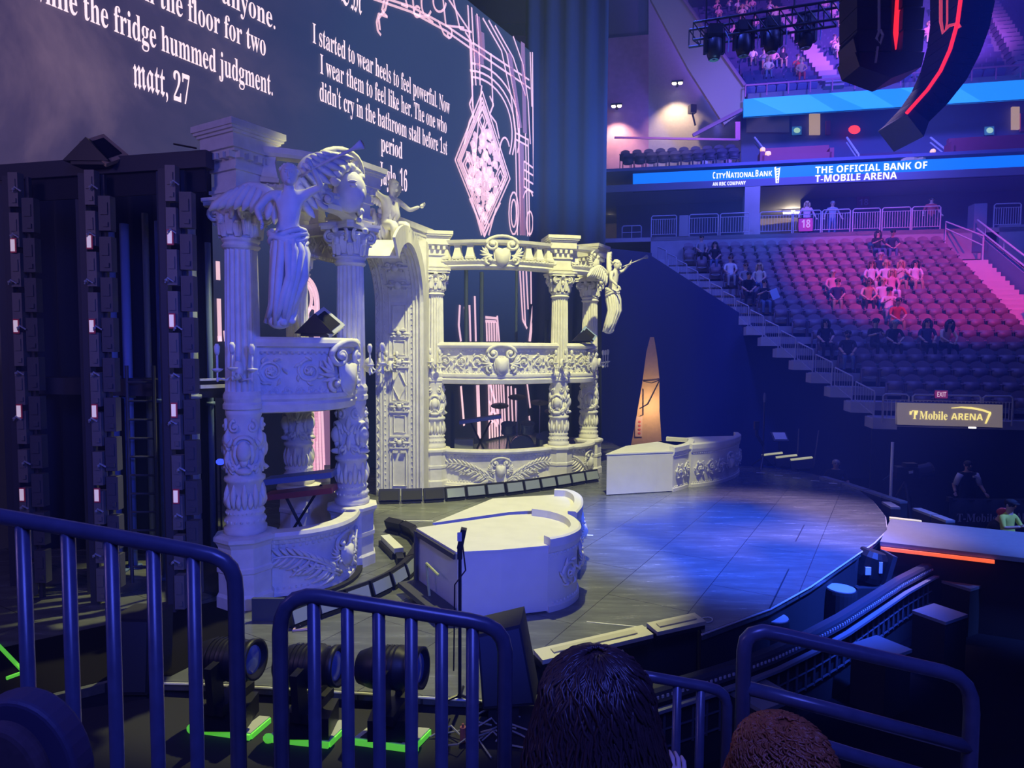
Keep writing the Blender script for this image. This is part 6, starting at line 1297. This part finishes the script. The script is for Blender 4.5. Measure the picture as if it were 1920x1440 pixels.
for k, (px, py0, py1, lab) in enumerate(((874, 505, 640, 'dark mast in the upper far box, left of the pink strokes'), (903, 510, 640, 'dark mast in the upper far box, right of the pink strokes'), (968, 505, 640, 'thin dark mast in the upper far box near its middle'), (1025, 600, 640, 'dark mast in the upper far box beside the front column'))):
    q = at(px, 600, 19.0); mb = MB(); mb.tube([(q.x, q.y, 2.75), (q.x, q.y, at(px, py0, 19.0).z)], .06 if k != 2 else .04, 8); mb.tube([(q.x, q.y, 2.72), (q.x, q.y, 2.76)], .14, 8); tag(mb.build('mast', mat('mast_dark', (.05, .07, .12), .5), None), lab, 'mast')
# ------------------------------------------------------------------ far edge of the stage: stand, three wedge lamps, music desk
t = thing('microphone_stand', 'tall dark stand with clamps at the far right edge of the stage', 'stand', tuple(gr(1430, 878))); q = gr(1430, 878); zt = at(1430, 746, q.y).z
mb = MB(); mb.tube([q, (q.x, q.y, zt)], .025, 6); 
for k in range(3): d = Vector((cos(k*2.1), sin(k*2.1), 0)); mb.tube([q + Z_*.35, q + d*.4 + Z_*.02], .02, 5)
mb.build('pole', BLACK, t); mb = MB(); mb.ell((q.x, q.y, zt), (.05, .05, .16)); mb.build('microphone', STEEL, t); mb = MB(); mb.tube([(q.x, q.y, .7), (q.x-.2, q.y, 1.0), (q.x - .22, q.y, 1.25)], .05, 6); mb.box((q.x-.22, q.y, 1.3), (.14, .1, .25)); mb.build('clamp_lamp', BLACK, t)
PALE = mat('pale_green_glow', (.6, .62, .35), .5, emit=(.62, .62, .3), es=.55)
for k, (px, py, lab) in enumerate(((1456, 868, 'leftmost'), (1483, 873, 'middle'), (1512, 878, 'rightmost'))):
    q = gr(px, py + 8) + Vector((0, .35, 0)); t = thing('footlight', '%s of three pale-topped wedge lights at the far stage edge' % lab, 'stage light', (q.x, q.y, 0), -.3, 'wedge lights at the far stage edge')
    mb = MB(); R = Matrix.Rotation(-.3, 3, 'Z') @ Matrix.Rotation(-.18, 3, 'Y'); mb.box((q.x, q.y, .2), (.62, .34, .26), R=R, top=(1, .7)); mb.box((q.x, q.y, .04), (.4, .3, .08)); mb.build('body', BLACK, t); mb = MB(); mb.box((q.x, q.y, .355), (.6, .2, .03), R=R); mb.build('lens_strip', PALE, t)
t = thing('music_desk', 'tilted pale music desk behind the three wedge lights', 'music stand', tuple(gr(1490, 872) + Vector((0, .9, 0)))); q = gr(1490, 872) + Vector((0, 1.2, 0))
mb = MB(); mb.tube([(q.x, q.y, 0), (q.x, q.y, .7)], .03, 6); mb.tube([(q.x-.25, q.y, .02), (q.x+.25, q.y, .02)], .03, 6); mb.build('stand', BLACK, t); mb = MB(); mb.box((q.x, q.y, .72), (.5, .4, .04), R=Matrix.Rotation(.7, 3, 'X')); mb.build('desk', BLACK, t); mb = MB(); mb.box((q.x, q.y-.02, .75), (.4, .3, .02), R=Matrix.Rotation(.7, 3, 'X')); mb.build('sheet', WHITE, t)
for px, h, lab in ((1511, 1.15, 'straight thin pole behind the rightmost wedge light'), (1543, 1.1, 'leaning thin pole right of the wedge lights')):
    q = gr(px, 880) + Vector((0, .6, 0)); mb = MB(); mb.tube([q, q + Vector((.12 if px > 1530 else .02, 0, h))], .02, 6); tag(mb.build('pole', STEEL, None), lab, 'pole')
# ------------------------------------------------------------------ pit round the stage
PIT = -.35
def cyl_lamp(px, py, r, h, lab):
    q = gr(px, py, PIT+.1); z = PIT+.1; t = thing('round_floor_light', lab, 'stage light', (q.x, q.y, -1.5), 0, 'round-topped lights below the stage edge')
    mb = MB(); mb.lathe([(r*1.02, -1.5 - z), (r*1.02, -.05), (r, 0)], (q.x, q.y, z), 24); mb.build('drum', MATTE, t); mb = MB(); mb.lathe([(0, .0), (r*.92, .0), (r*.92, .012), (0, .012)], (q.x, q.y, z+.002), 28, cap=False); mb.build('top_lens', mat('frosted_lens', (.45, .47, .52), .4), t)
cyl_lamp(1450, 1158, .22, .5, 'round-topped drum light below the blue corner of the stage'); cyl_lamp(1577, 1104, .23, .5, 'round-topped drum light below the middle of the stage curve'); cyl_lamp(1724, 1031, .29, .5, 'round-topped drum light under the orange runway edge')
q = gr(1622, 1092, -.6); t = thing('moving_head_light', 'black moving light tucked under the right curve of the stage', 'stage light', tuple(q)); mb = MB(); R = Matrix.Rotation(.25, 3, 'Y'); mb.lathe([(.24, 0), (.26, .1), (.26, .45), (.2, .55)], q + Z_*.05, 18, R=R); mb.build('barrel', BLACK, t)
mb = MB(); mb.box(q + Vector((.34, 0, .25)), (.08, .4, .6), R=R); mb.box(q + Vector((-.34, 0, .25)), (.08, .4, .6), R=R); mb.build('yoke', DARK, t); mb = MB(); mb.box(q + Vector((-.1, -.26, .3)), (.1, .02, .14)); mb.box(q + Vector((.12, -.26, .36)), (.06, .02, .2)); mb.build('label', WHITE, t); mb = MB(); mb.box(q + Z_*-.45, (.6, .6, .9)); mb.build('base', MATTE, t)
# curved track with lit dots
tk_px = [(1215, 1296), (1300, 1271), (1380, 1246), (1450, 1220), (1520, 1188), (1580, 1156), (1640, 1118), (1690, 1086), (1740, 1060), (1786, 1041)]
tkp = [gr(x, y, PIT) for x, y in tk_px]; Q = Path((0, 0), (1, 0), 0); Q.set([Vector((p.x, p.y, 0)) for p in tkp], 1)
t = thing('curved_barrier', 'curved dark barrier track sweeping round the stage pit up to the runway', 'barrier', tuple(tkp[4] + Z_*(-1.5 - PIT)))
mb = MB(); mb.sweep(Q.pairs, [(-.11, PIT), (.0, PIT+.01), (.03, PIT-.03), (.03, PIT-.16), (-.11, PIT-.16)]); n_ = int(Q.len/.075); mb.k = 1
for k in range(n_): p, nn = Q.pt((k+.5)*Q.len/n_); mb.box((p.x + nn.x*.034, p.y + nn.y*.034, PIT-.09), (.03, .02, .035), atan2(nn.y, nn.x)+pi/2)
mb.build('top_rail', [mat('rail_dark_gloss', (.07, .075, .10), .35), mat('reflector', (.7, .72, .8), .3)], t)
mb = MB(); mb.sweep(Q.pairs, [(.05, PIT-.2), (.13, PIT-.19), (.13, PIT-.23), (.05, PIT-.24)]); mb.build('pale_step', mat('pale_step', (.3, .32, .4), .4), t)
mb = MB(); mb.sweep(Q.pairs, [(-.05, -1.5), (0, -1.5), (0, PIT-.16), (-.05, PIT-.16)]); mb.build('kick_panel', MATTE, t)
mb = MB(); n_ = int(Q.len/.22)
for k in range(n_+1):
    p, nn = Q.pt(k*Q.len/n_); d = Vector((nn.x, nn.y, 0)); c = Vector((p.x, p.y, 0)); mb.bar(c + d*.03 + Z_*(PIT-.26), c + d*.03 + Z_*(PIT-.75), .03)
for z in (PIT-.3, PIT-.5, PIT-.72): mb.tube([Vector((p.x + n.x*.03, p.y + n.y*.03, z)) for p, n in Q.pairs], .016, 5)
mb.build('lattice', mat('lattice_grey', (.09, .095, .13), .6), t)
for k, (px, py, w, lab) in enumerate(((1808, 1090, .62, 'dark box step outside the barrier nearest the runway'), (1762, 1148, .62, 'second dark box step outside the barrier, counting from the runway'), (1652, 1212, .6, 'third dark box step outside the barrier, counting from the runway'), (1430, 1300, .62, 'dark box step outside the barrier seen between the right handrails'))):
    q = gr(px, py, -.62); t = thing('barrier_step', lab, 'step', (q.x, q.y, -1.5), .5, 'box steps outside the curved barrier'); mb = MB(); mb.box((q.x, q.y, -1.08), (w, .5, .84), .5); mb.build('box', MATTE, t); mb = MB(); mb.box((q.x, q.y, -.645), (w*1.02, .52, .05), .5); mb.build('top', mat('step_top', (.22, .23, .28), .5), t)
mb = MB()
for k in range(14):
    q = gr(rnd.uniform(1640, 1700), rnd.uniform(1080, 1130), -.9); mb.tube([q + Vector((rnd.uniform(-.3, .3), rnd.uniform(-.3, .3), rnd.uniform(0, .1))) for i in range(4)], .016, 5)
for k in range(5): q = gr(1655+14*k, 1085+8*(k % 2), -.95); mb.box(q, (.3, .2, .05), k)
tag(mb.build('cable_pile', mat('pit_cable', (.3, .32, .4), .5), None), 'tangle of cables and plates in the pit under the stage curve', 'cable')
mb = MB()
for k in range(9): q = gr(rnd.uniform(1670, 1760), rnd.uniform(1036, 1062), -.7); mb.box(q, (.16, .12, .1), k); mb.tube([q, q + Vector((.2, .1, -.1))], .02, 5)
tag(mb.build('small_gear', mat('gear_grey', (.16, .16, .2), .5), None), 'jumble of small lighting gear between stage and runway', 'equipment')
# segmented dark cases behind the stage rim, to the runway
cs_px = [(1528, 893), (1570, 905), (1610, 918), (1645, 930), (1680, 941), (1700, 952), (1735, 965), (1764, 976)]
for k in range(len(cs_px)-1):
    a, b = gr(*cs_px[k], z=.05), gr(*cs_px[k+1], z=.05); t = thing('rim_case', 'grey-topped low case behind the stage rim, %s from the wedge lights' % ordw[k], 'case', tuple((a+b)/2 + Z_*-1.55), 0, 'low cases behind the stage rim')
    d = (b-a).normalized(); nn = Vector((-d.y, d.x, 0)); nn = nn if nn.y > 0 else -nn; a, b = a.lerp(b, .03) + nn*.12, a.lerp(b, .97) + nn*.12
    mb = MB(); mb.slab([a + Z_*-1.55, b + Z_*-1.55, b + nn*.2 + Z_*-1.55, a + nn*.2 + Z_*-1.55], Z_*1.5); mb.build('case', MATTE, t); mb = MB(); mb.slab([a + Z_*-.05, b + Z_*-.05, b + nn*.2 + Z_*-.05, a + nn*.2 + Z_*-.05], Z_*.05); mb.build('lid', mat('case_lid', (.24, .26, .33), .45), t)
q = gr(1730, 990, -.1); mb = MB(); mb.box(q + Vector((0, .6, .0)), (.6, .14, .06), -.5); tag(mb.build('yellow_strip', mat('yellow_strip', (.8, .75, .4), .5, emit=(.8, .7, .3), es=.5), None), 'pale yellow light strip beside the runway', 'stage light')
# camera on a tripod, white pole
q = gr(1706, 950, -1.5); cY = 16.6; cp = at(1698, 886, cY); t = thing('broadcast_camera', 'black broadcast camera on a tripod behind the stage rim', 'camera', (cp.x, cY, -1.5))
mb = MB(); mb.box(cp, (.5, .32, .3), -.2); mb.box(cp + Vector((.1, 0, .2)), (.3, .2, .1)); mb.build('body', BLACK, t); mb = MB(); mb.lathe([(.15, 0), (.17, .1), (.17, .42), (.19, .45)], cp + Vector((.2, 0, 0)), 16, R=Matrix.Rotation(pi/2-.2, 3, 'Y')); mb.build('lens', DARK, t); mb = MB(); mb.box(cp + Vector((.06, -.17, .05)), (.16, .02, .07), R=Matrix.Rotation(-.2, 3, 'Y')); mb.build('label', WHITE, t)
for k in range(3): d = Vector((cos(.4+k*2.09), sin(.4+k*2.09), 0)); mb = MB(); mb.tube([cp + Z_*-.25, cp + d*.75 + Z_*(-1.5-cp.z)], .04, 6); mb.build('leg', BLACK, t)
mb = MB(); mb.tube([cp + Vector((-.3, 0, 0)), cp + Vector((-.75, -.3, -.15))], .02, 6); mb.build('pan_handle', BLACK, t)
pp = at(1671, 900, 16.0); mb = MB(); mb.tube([(pp.x, 16.0, -1.5), (pp.x, 16.0, at(1671, 829, 16.0).z)], .035, 8); tag(mb.build('white_pole', WHITE, None), 'slim white pole standing left of the broadcast camera', 'pole')
# ------------------------------------------------------------------ crew on the arena floor
FL = -1.5
person('stage hand with short hair half hidden behind the far stage rim', (at(1567, 880, 19.5).x, 19.5, FL), -.3, 'stand', 'black', 'black', 'short', 'grey')
pz = at(1815, 868, 17.4); o, b = person('bearded guard in black vest and white sleeves leaning on the dark barrier', (pz.x, 17.4, at(1815, 866, 17.4).z - 1.76), -.1, 'stand', 'black', 'black', 'short', 'dark')
MW = MATW[b.name]
def loc(o_pos): return Vector(o_pos)
bp = Vector((pz.x, 17.4, at(1815, 866, 17.4).z - 1.76)); mb = MB()
for sg in (-1, 1): mb.tube([bp + Vector((sg*.2, -.02, 1.43)), bp + Vector((sg*.27, -.02, 1.3)), bp + Vector((sg*.33, -.02, 1.14))], [.082, .075, .066], 10)
mb.build('white_sleeves', cm('white'), b, True); mb = MB(); mb.ell(bp + Vector((0, -.1, 1.6)), (.08, .06, .07), n=10, m=6); mb.build('beard', HAIRM['dark'], b, True); mb = MB(); mb.box(bp + Vector((.1, -.13, 1.38)), (.09, .02, .05)); mb.build('badge', WHITE, b)
bz = at(1850, 937, 17.0).z
t = thing('floor_barrier', 'dark draped barrier with white lettering in front of the security person', 'barrier', (at(1850, 1000, 17).x, 17.0, FL)); xa, xb = at(1782, 940, 17.0).x, at(1990, 940, 17.0).x
mb = MB(); mb.grid(lambda i, j: (lerp(xa, xb, i), 17.0 + .03*sin(i*40), lerp(FL, bz, j)), 60, 2); o_ = mb.build('drape', mat('barrier_drape', (.035, .04, .06), .85), t, True); md = o_.modifiers.new('th', 'SOLIDIFY'); md.thickness = .03
mb = MB(); mb.box((xa, 17.03, bz), (.12, .12, .12)); mb.tube([(xa, 17.05, bz-.02), (xb, 17.05, bz-.02)], .04, 6); mb.build('rail', DARK, t)
LW = mat('barrier_letters', (.7, .7, .75), .6); text('lettering', 'T-Mobile', 'serif', at(1793, 978, 16.9), (1, 0, 0), Z_, at(1868, 975, 16.9).x - at(1793, 975, 16.9).x, .22, LW, t); text('lettering', 'ARENA', 'sans', at(1904, 978, 16.9), (1, 0, 0), Z_, .75, .22, LW, t)
def crew(label, px, py, Y, rz, **k):
    p = at(px, py, Y); return person(label, (p.x, Y, p.z - 1.36), rz, **k)
o, b = crew('person in a dark red cap and black top looking down by the barrier', 1857, 952, 14.6, .9, pose='lean', top='black', legs='black', hair='cap', capcol='red')
o2, b2 = crew('person in black cap with a yellow vest and headset by the barrier', 1896, 942, 14.2, .3, pose='phone', top='yellow', legs='black', hair='cap', capcol='black')
for px, Y, lab in ((1857, 14.6, 'black folding stool under the person in the red cap'), (1896, 14.2, 'black folding stool under the person in the yellow vest')):
    p = at(px, 952 if px < 1870 else 942, Y); z = p.z - 1.36 + .42; t = thing('stool', lab, 'stool', (p.x, Y, FL)); mb = MB(); mb.box((p.x, Y+.05, z-.03), (.42, .42, .05)); mb.build('seat', BLACK, t)
    for sx in (-.17, .17):
        for sy in (-.12, .22): mb = MB(); mb.tube([(p.x+sx, Y+sy, z-.05), (p.x+sx*1.1, Y+sy, FL)], .018, 6); mb.build('leg', DARK, t)
    t = thing('riser_box', lab.replace('black folding stool under', 'low dark riser below'), 'riser', (p.x, Y-.45, FL)); mb = MB(); zz_ = p.z - 1.36; mb.box((p.x, Y-.5, (FL+zz_)/2), (.6, .35, max(.1, zz_-FL))); mb.build('box', MATTE, t)
# ------------------------------------------------------------------ near side: moving heads on taped trays, speakers, thin stand
NEON = mat('green_tape', (.25, .9, .12), .6, emit=(.12, .72, .04), es=.55)
TRAYB = mat('tray_board', (.5, .52, .42), .6)
mb = MB(); mb.prism([tuple(gr(x, y, -.12).xy) for x, y in ((150, 1440), (150, 1330), (300, 1306), (930, 1345), (1010, 1300), (1060, 1440))], -1.5, -.12); tag(mb.build('front_riser', MATTE, None), 'low matte black riser in front of the stage edge under the three taped trays', 'riser')
for k, (hx, hy, tr3, lab) in enumerate(((432, 1352, [(362, 1366), (470, 1381), (506, 1350), (410, 1340)], 'leftmost'), (585, 1366, [(505, 1384), (617, 1396), (655, 1358), (560, 1348)], 'middle'), (738, 1370, [(664, 1389), (775, 1404), (806, 1372), (700, 1362)], 'rightmost'))):
    p = gr(hx, hy, -.05); head_lamp('%s of three big black moving lights in front of the stage edge' % lab, p, (1, -.22, .10), 1.0, 'moving lights in front of the stage edge')
    q = [gr(x, y, -.09) for x, y in tr3]; t = thing('taped_tray', 'pale base tray edged in green tape under the %s big moving light' % lab, 'tray', tuple((sum(q, Vector())/4).xy) + (-.12,), 0, 'taped trays')
    mb = MB(); mb.slab([Vector((v.x, v.y, -.115)) for v in q], Z_*.06); mb.build('board', TRAYB, t)
    mb = MB(); mb.slab([q[0].lerp(q[1], .1) + Z_*.036, q[0].lerp(q[1], .8) + Z_*.036, q[3].lerp(q[2], .8) + Z_*.036, q[3].lerp(q[2], .1) + Z_*.036], Z_*.006); mb.build('dark_plate', MATTE, t)
    mb = MB(); d = (q[1]-q[0]).normalized(); mb.bar(q[0] + Vector((0, -.012, 0)), q[1] + Vector((0, -.012, 0)), .03, .05); mb.bar(q[1], q[2], .03, .05); mb.ell(q[0 if k < 2 else 1] + Vector((0, -.02, .01)), (.055, .03, .05)); mb.build('green_edging', NEON, t)
mb = MB(); q = [gr(0, 1205, .02), gr(45, 1260, .02)]; mb.bar(q[0] + Vector((-.05, 0, 0)), q[1], .03, .03); mb.bar(q[1], gr(12, 1272, .02), .03, .03); tag(mb.build('green_bar', NEON, None), 'green taped bar at the far left edge behind the long handrail', 'bar')
def speaker_box(label, pts, Y, dep, z0=None):
    q = [at(x, y, Y) for x, y in pts]; t = thing('loudspeaker', label, 'speaker', tuple(sum(q, Vector())/4)); mb = MB(); mb.slab(q, Vector((.05, dep, 0))); mb.build('cabinet', MATTE, t)
    c = sum(q, Vector())/4; mb = MB(); mb.slab([c + (v-c)*.92 + Vector((0, -.012, 0)) for v in q], Vector((0, .012, 0))); mb.build('grille', mat('speaker_grille', (.045, .055, .085), .7), t)
    b = min(v.z for v in q); x = c.x; mb = MB(); mb.box((x, Y+dep/2, (b-1.5)/2), (.3, dep*.8, b+1.5)); mb.build('stand', MATTE, t)
speaker_box('dark blue-grey loudspeaker seen between the bars of the long handrail', [(207, 1303), (276, 1303), (279, 1161), (205, 1159)], 6.7, .4)
speaker_box('tall black tapered loudspeaker behind the bend of the second handrail', [(905, 1330), (1003, 1322), (975, 1171), (895, 1190)], 6.2, .45)
t = thing('thin_stand', 'thin black stand with a clamped gadget in front of the nearest plinth', 'stand', tuple(gr(862, 1308))); q = gr(862, 1308); zt = at(862, 1040, q.y).z
mb = MB(); mb.tube([q, (q.x, q.y, zt)], .018, 8); mb.tube([q + Vector((0, 0, .03)), q + Vector((.22, -.1, .0))], .015, 5); mb.tube([q + Vector((0, 0, .03)), q + Vector((-.2, -.12, .0))], .015, 5); mb.tube([q + Vector((0, 0, .03)), q + Vector((.02, .22, .0))], .015, 5); mb.build('pole', BLACK, t)
mb = MB(); mb.box((q.x, q.y, zt+.02), (.05, .06, .12)); mb.build('clamp', BLACK, t)
mb = MB(); mb.box((q.x+.02, q.y, zt+.17), (.06, .1, .2), R=Matrix.Rotation(.2, 3, 'Y')); g_ = mb.build('gadget', BLACK, t); mb = MB(); mb.box((q.x+.0, q.y-.055, zt+.2), (.045, .01, .09)); mb.build('screen', mat('pale_screen', (.4, .42, .4), .4), g_)
mb = MB(); mb.tube([(q.x+.03, q.y-.02, zt+.1), (q.x+.06, q.y-.03, zt-.15), (q.x-.05, q.y-.03, zt-.3), (q.x-.06, q.y-.03, .3)], .008, 5); mb.build('cable', BLACK, t)
mb = MB()
for k in range(9):
    a = gr(rnd.uniform(800, 940), rnd.uniform(1345, 1400), -.1); mb.tube([a, a + Vector((rnd.uniform(.05, .2), rnd.uniform(-.1, .1), .08)), a + Vector((rnd.uniform(.2, .4), rnd.uniform(-.2, .2), .02)), a + Vector((rnd.uniform(.4, .6), rnd.uniform(-.2, .2), .0))], .009, 5)
tag(mb.build('loose_cable', mat('pale_cable', (.42, .42, .38), .5), None), 'loose pale cables on the riser right of the rightmost taped tray', 'cable')
q = gr(868, 1390, -.1); mb = MB(); mb.tube([q, q + Vector((0, 0, .14))], .03, 8); mb.tube([q + Vector((0, 0, .14)), q + Vector((0, 0, .17))], .012, 6); tag(mb.build('small_bottle', mat('bottle_red_blue', (.45, .15, .12), .4), None), 'small red and blue bottle on the riser among the loose cables', 'bottle')
# ------------------------------------------------------------------ the stand the camera sits in: handrails
mb = MB(); mb.box((0, 0, 1.35), (9, 5.4, .3)); struct('floor_stand', mb, CONC)
def bend(pts, rad=4):
    return pts
def hrail(label, pts, Y, r, bars, tubes=(), yend=1560, y2=None):
    def q(x, y): return at(x, y, Y if y2 is None else Y + (y2-Y)*0)
    P = [q(*p) for p in pts]; t = thing('handrail', label, 'railing', (P[0].x, Y, 1.5), 0, 'blue-lit handrails at the front of the stand')
    ends = []
    mb = MB()
    L = list(P)
    if pts[0][1] > pts[1][1] + 20: L.insert(0, Vector((P[0].x, Y, 1.5)))
    if pts[-1][1] > pts[-2][1] + 15: L.append(Vector((P[-1].x, Y, 1.5)))
    mb.tube(L, r, 14); mb.build('top_rail', BLUERAIL, t, True)
    for (x, y) in bars: a = q(x, y); mb = MB(); mb.tube([a, (a.x, Y, 1.5)], r*.84, 12); mb.build('bar', BLUERAIL, t, True)
    for tb in tubes: mb = MB(); mb.tube([q(*p) for p in tb], r*.95, 12); mb.build('mid_rail', BLUERAIL, t, True)
    return t
hrail('long sloping barred handrail at the left, its end bending down left of the near column', [(-120, 945), (0, 968), (200, 1003), (360, 1033), (400, 1042), (420, 1052), (433, 1066), (440, 1086), (442, 1110)], 1.5, .0185, [(42, 978), (127, 993), (208, 1008), (287, 1022), (362, 1036)])
hrail('barred handrail in the centre foreground in front of the three moving lights', [(525, 1185), (528, 1160), (537, 1138), (553, 1124), (575, 1118), (600, 1119), (720, 1138), (880, 1164), (910, 1171), (930, 1182), (942, 1198), (947, 1220)], 1.55, .019, [(588, 1122), (651, 1130), (710, 1138), (771, 1148), (828, 1158), (886, 1168)])
hrail('short barred handrail end seen beside the dark-haired head', [(1180, 1262), (1235, 1272), (1320, 1287), (1345, 1294), (1358, 1305), (1363, 1322)], 2.1, .018, [(1270, 1280), (1314, 1288)])
hrail('open handrail with horizontal bars at the right foreground', [(1394, 1260), (1395, 1220), (1399, 1201), (1410, 1189), (1430, 1184), (1460, 1189), (1620, 1226), (1770, 1260), (1796, 1270), (1812, 1286), (1820, 1306), (1822, 1335)], 1.7, .0195, [], [[(1395, 1288), (1600, 1342), (1822, 1402)], [(1395, 1352), (1600, 1416), (1820, 1480)]])
# ------------------------------------------------------------------ people in front
def hair_strands(mb, c, rad, n, length, wave, r0, flare=.02, seed=3, back=True):
    R_ = random.Random(seed); mb.ell(c, (rad[0]*.97, rad[1]*.97, rad[2]*.97), n=18, m=10)
    for i in range(n):
        th = R_.uniform(0, 2*pi); e = R_.uniform(-.15, 1.45); d = Vector((cos(th)*cos(e), sin(th)*cos(e), sin(e)))
        p = c + Vector((d.x*rad[0], d.y*rad[1], d.z*rad[2])); pts = [p]; out = Vector((d.x, d.y, 0)); out = out.normalized() if out.length > .05 else Vector((0, -1, 0))
        ph = R_.uniform(0, 6); L = length*R_.uniform(.7, 1.1); m = 16; st_ = L/m; v = (d*.15 + out*.10 - Vector((0, 0, .4))).normalized()
        for k in range(m):
            v = (v*.72 + Vector((0, 0, -1))*.30).normalized(); p = p + v*st_
            rel = p - c; h = Vector((rel.x/rad[0], rel.y/rad[1], rel.z/rad[2]))
            if h.length < 1.02 and rel.z > -rad[2]*.4: h = h.normalized()*1.03; p = c + Vector((h.x*rad[0], h.y*rad[1], h.z*rad[2]))
            if rel.z <= -rad[2]*.2: p = p + out*flare*st_/.03
            w = wave*min(1, k/4); pts.append(p + Vector((-out.y, out.x, 0))*w*sin(ph + k*1.15) + out*w*.6*cos(ph*1.3 + k*1.15))
        mb.tube(pts, [r0]*(m-2) + [r0*.8, r0*.6, r0*.25], 4)
h1 = at(1118, 1320, 1.32)
o, b = person('person seen from behind with long wavy dark hair in the centre foreground', (h1.x, 1.32, h1.z - 1.3), pi, 'lap', 'black', 'black', 'short', 'dark')
for ch_ in list(b.children): bpy.data.objects.remove(ch_)
mb = MB(); hair_strands(mb, h1 + Vector((0, 0, -.005)), (.112, .115, .117), 1000, .42, .015, .0034, .0014); mb.build('hair', mat('wavy_dark_hair', (.05, .027, .03), .4, spec=.6), b, True)
mb = MB(); hp = at(1262, 1462, 1.36); mb.tube([hp + Vector((.01, .02, -.28)), hp + Vector((0, .0, -.02))], [.04, .028], 10); hand(mb, hp + Vector((0, 0, -.03)), (.15, .1, 1), (1, .1, -.1), .62, 1.4, 0); mb.build('raised_hand', mat('pink_lit_skin', (.75, .48, .42), .5), b, True)
h2 = at(1470, 1432, 1.46)
o, b = person('person seen from behind with short tousled auburn hair at the bottom right', (h2.x, 1.46, h2.z - 1.3), pi, 'lap', 'black', 'black', 'short', 'brown')
for ch_ in list(b.children): bpy.data.objects.remove(ch_)
mb = MB(); hair_strands(mb, h2 + Vector((0, 0, .0)), (.105, .115, .10), 900, .17, .016, .0028, .006, seed=9); mb.build('hair', mat('auburn_hair', (.34, .10, .04), .42, spec=.5), b, True)
# padded seat back at the bottom left
t = thing('seat_back', 'rounded dark padded seat back at the bottom left corner', 'seat', (at(20, 1480, 1.0).x, 1.0, 1.5)); c = at(18, 1480, 1.0)
O = [(c.x + .108*cos(q) , c.z + .145*sin(q)) for q in [pi*i/20 for i in range(21)]]; O = [(O[0][0] + .03, 2.2)] + O + [(O[-1][0] - .03, 2.2)]
mb = MB(); mb.slab([Vector((x, 1.0, z)) for x, z in O], Vector((0, .05, 0))); s1 = mb.build('shell', mat('seat_shell', (.05, .04, .08), .6), t)
bv = s1.modifiers.new('b', 'BEVEL'); bv.width = .008; bv.segments = 3
mb = MB(); mb.slab([Vector((c.x + (x-c.x)*.74 - .005, .975, 2.2 if z < 2.3 else c.z + (z-c.z)*.8)) for x, z in O], Vector((0, .03, 0))); s2 = mb.build('cushion', mat('seat_cushion', (.07, .04, .05), .9, noise=.15, nscale=60), t); bv = s2.modifiers.new('b', 'BEVEL'); bv.width = .012; bv.segments = 3
mb = MB(); mb.box((c.x, 1.03, 1.9), (.12, .06, .8)); mb.build('stem', BLACK, t)
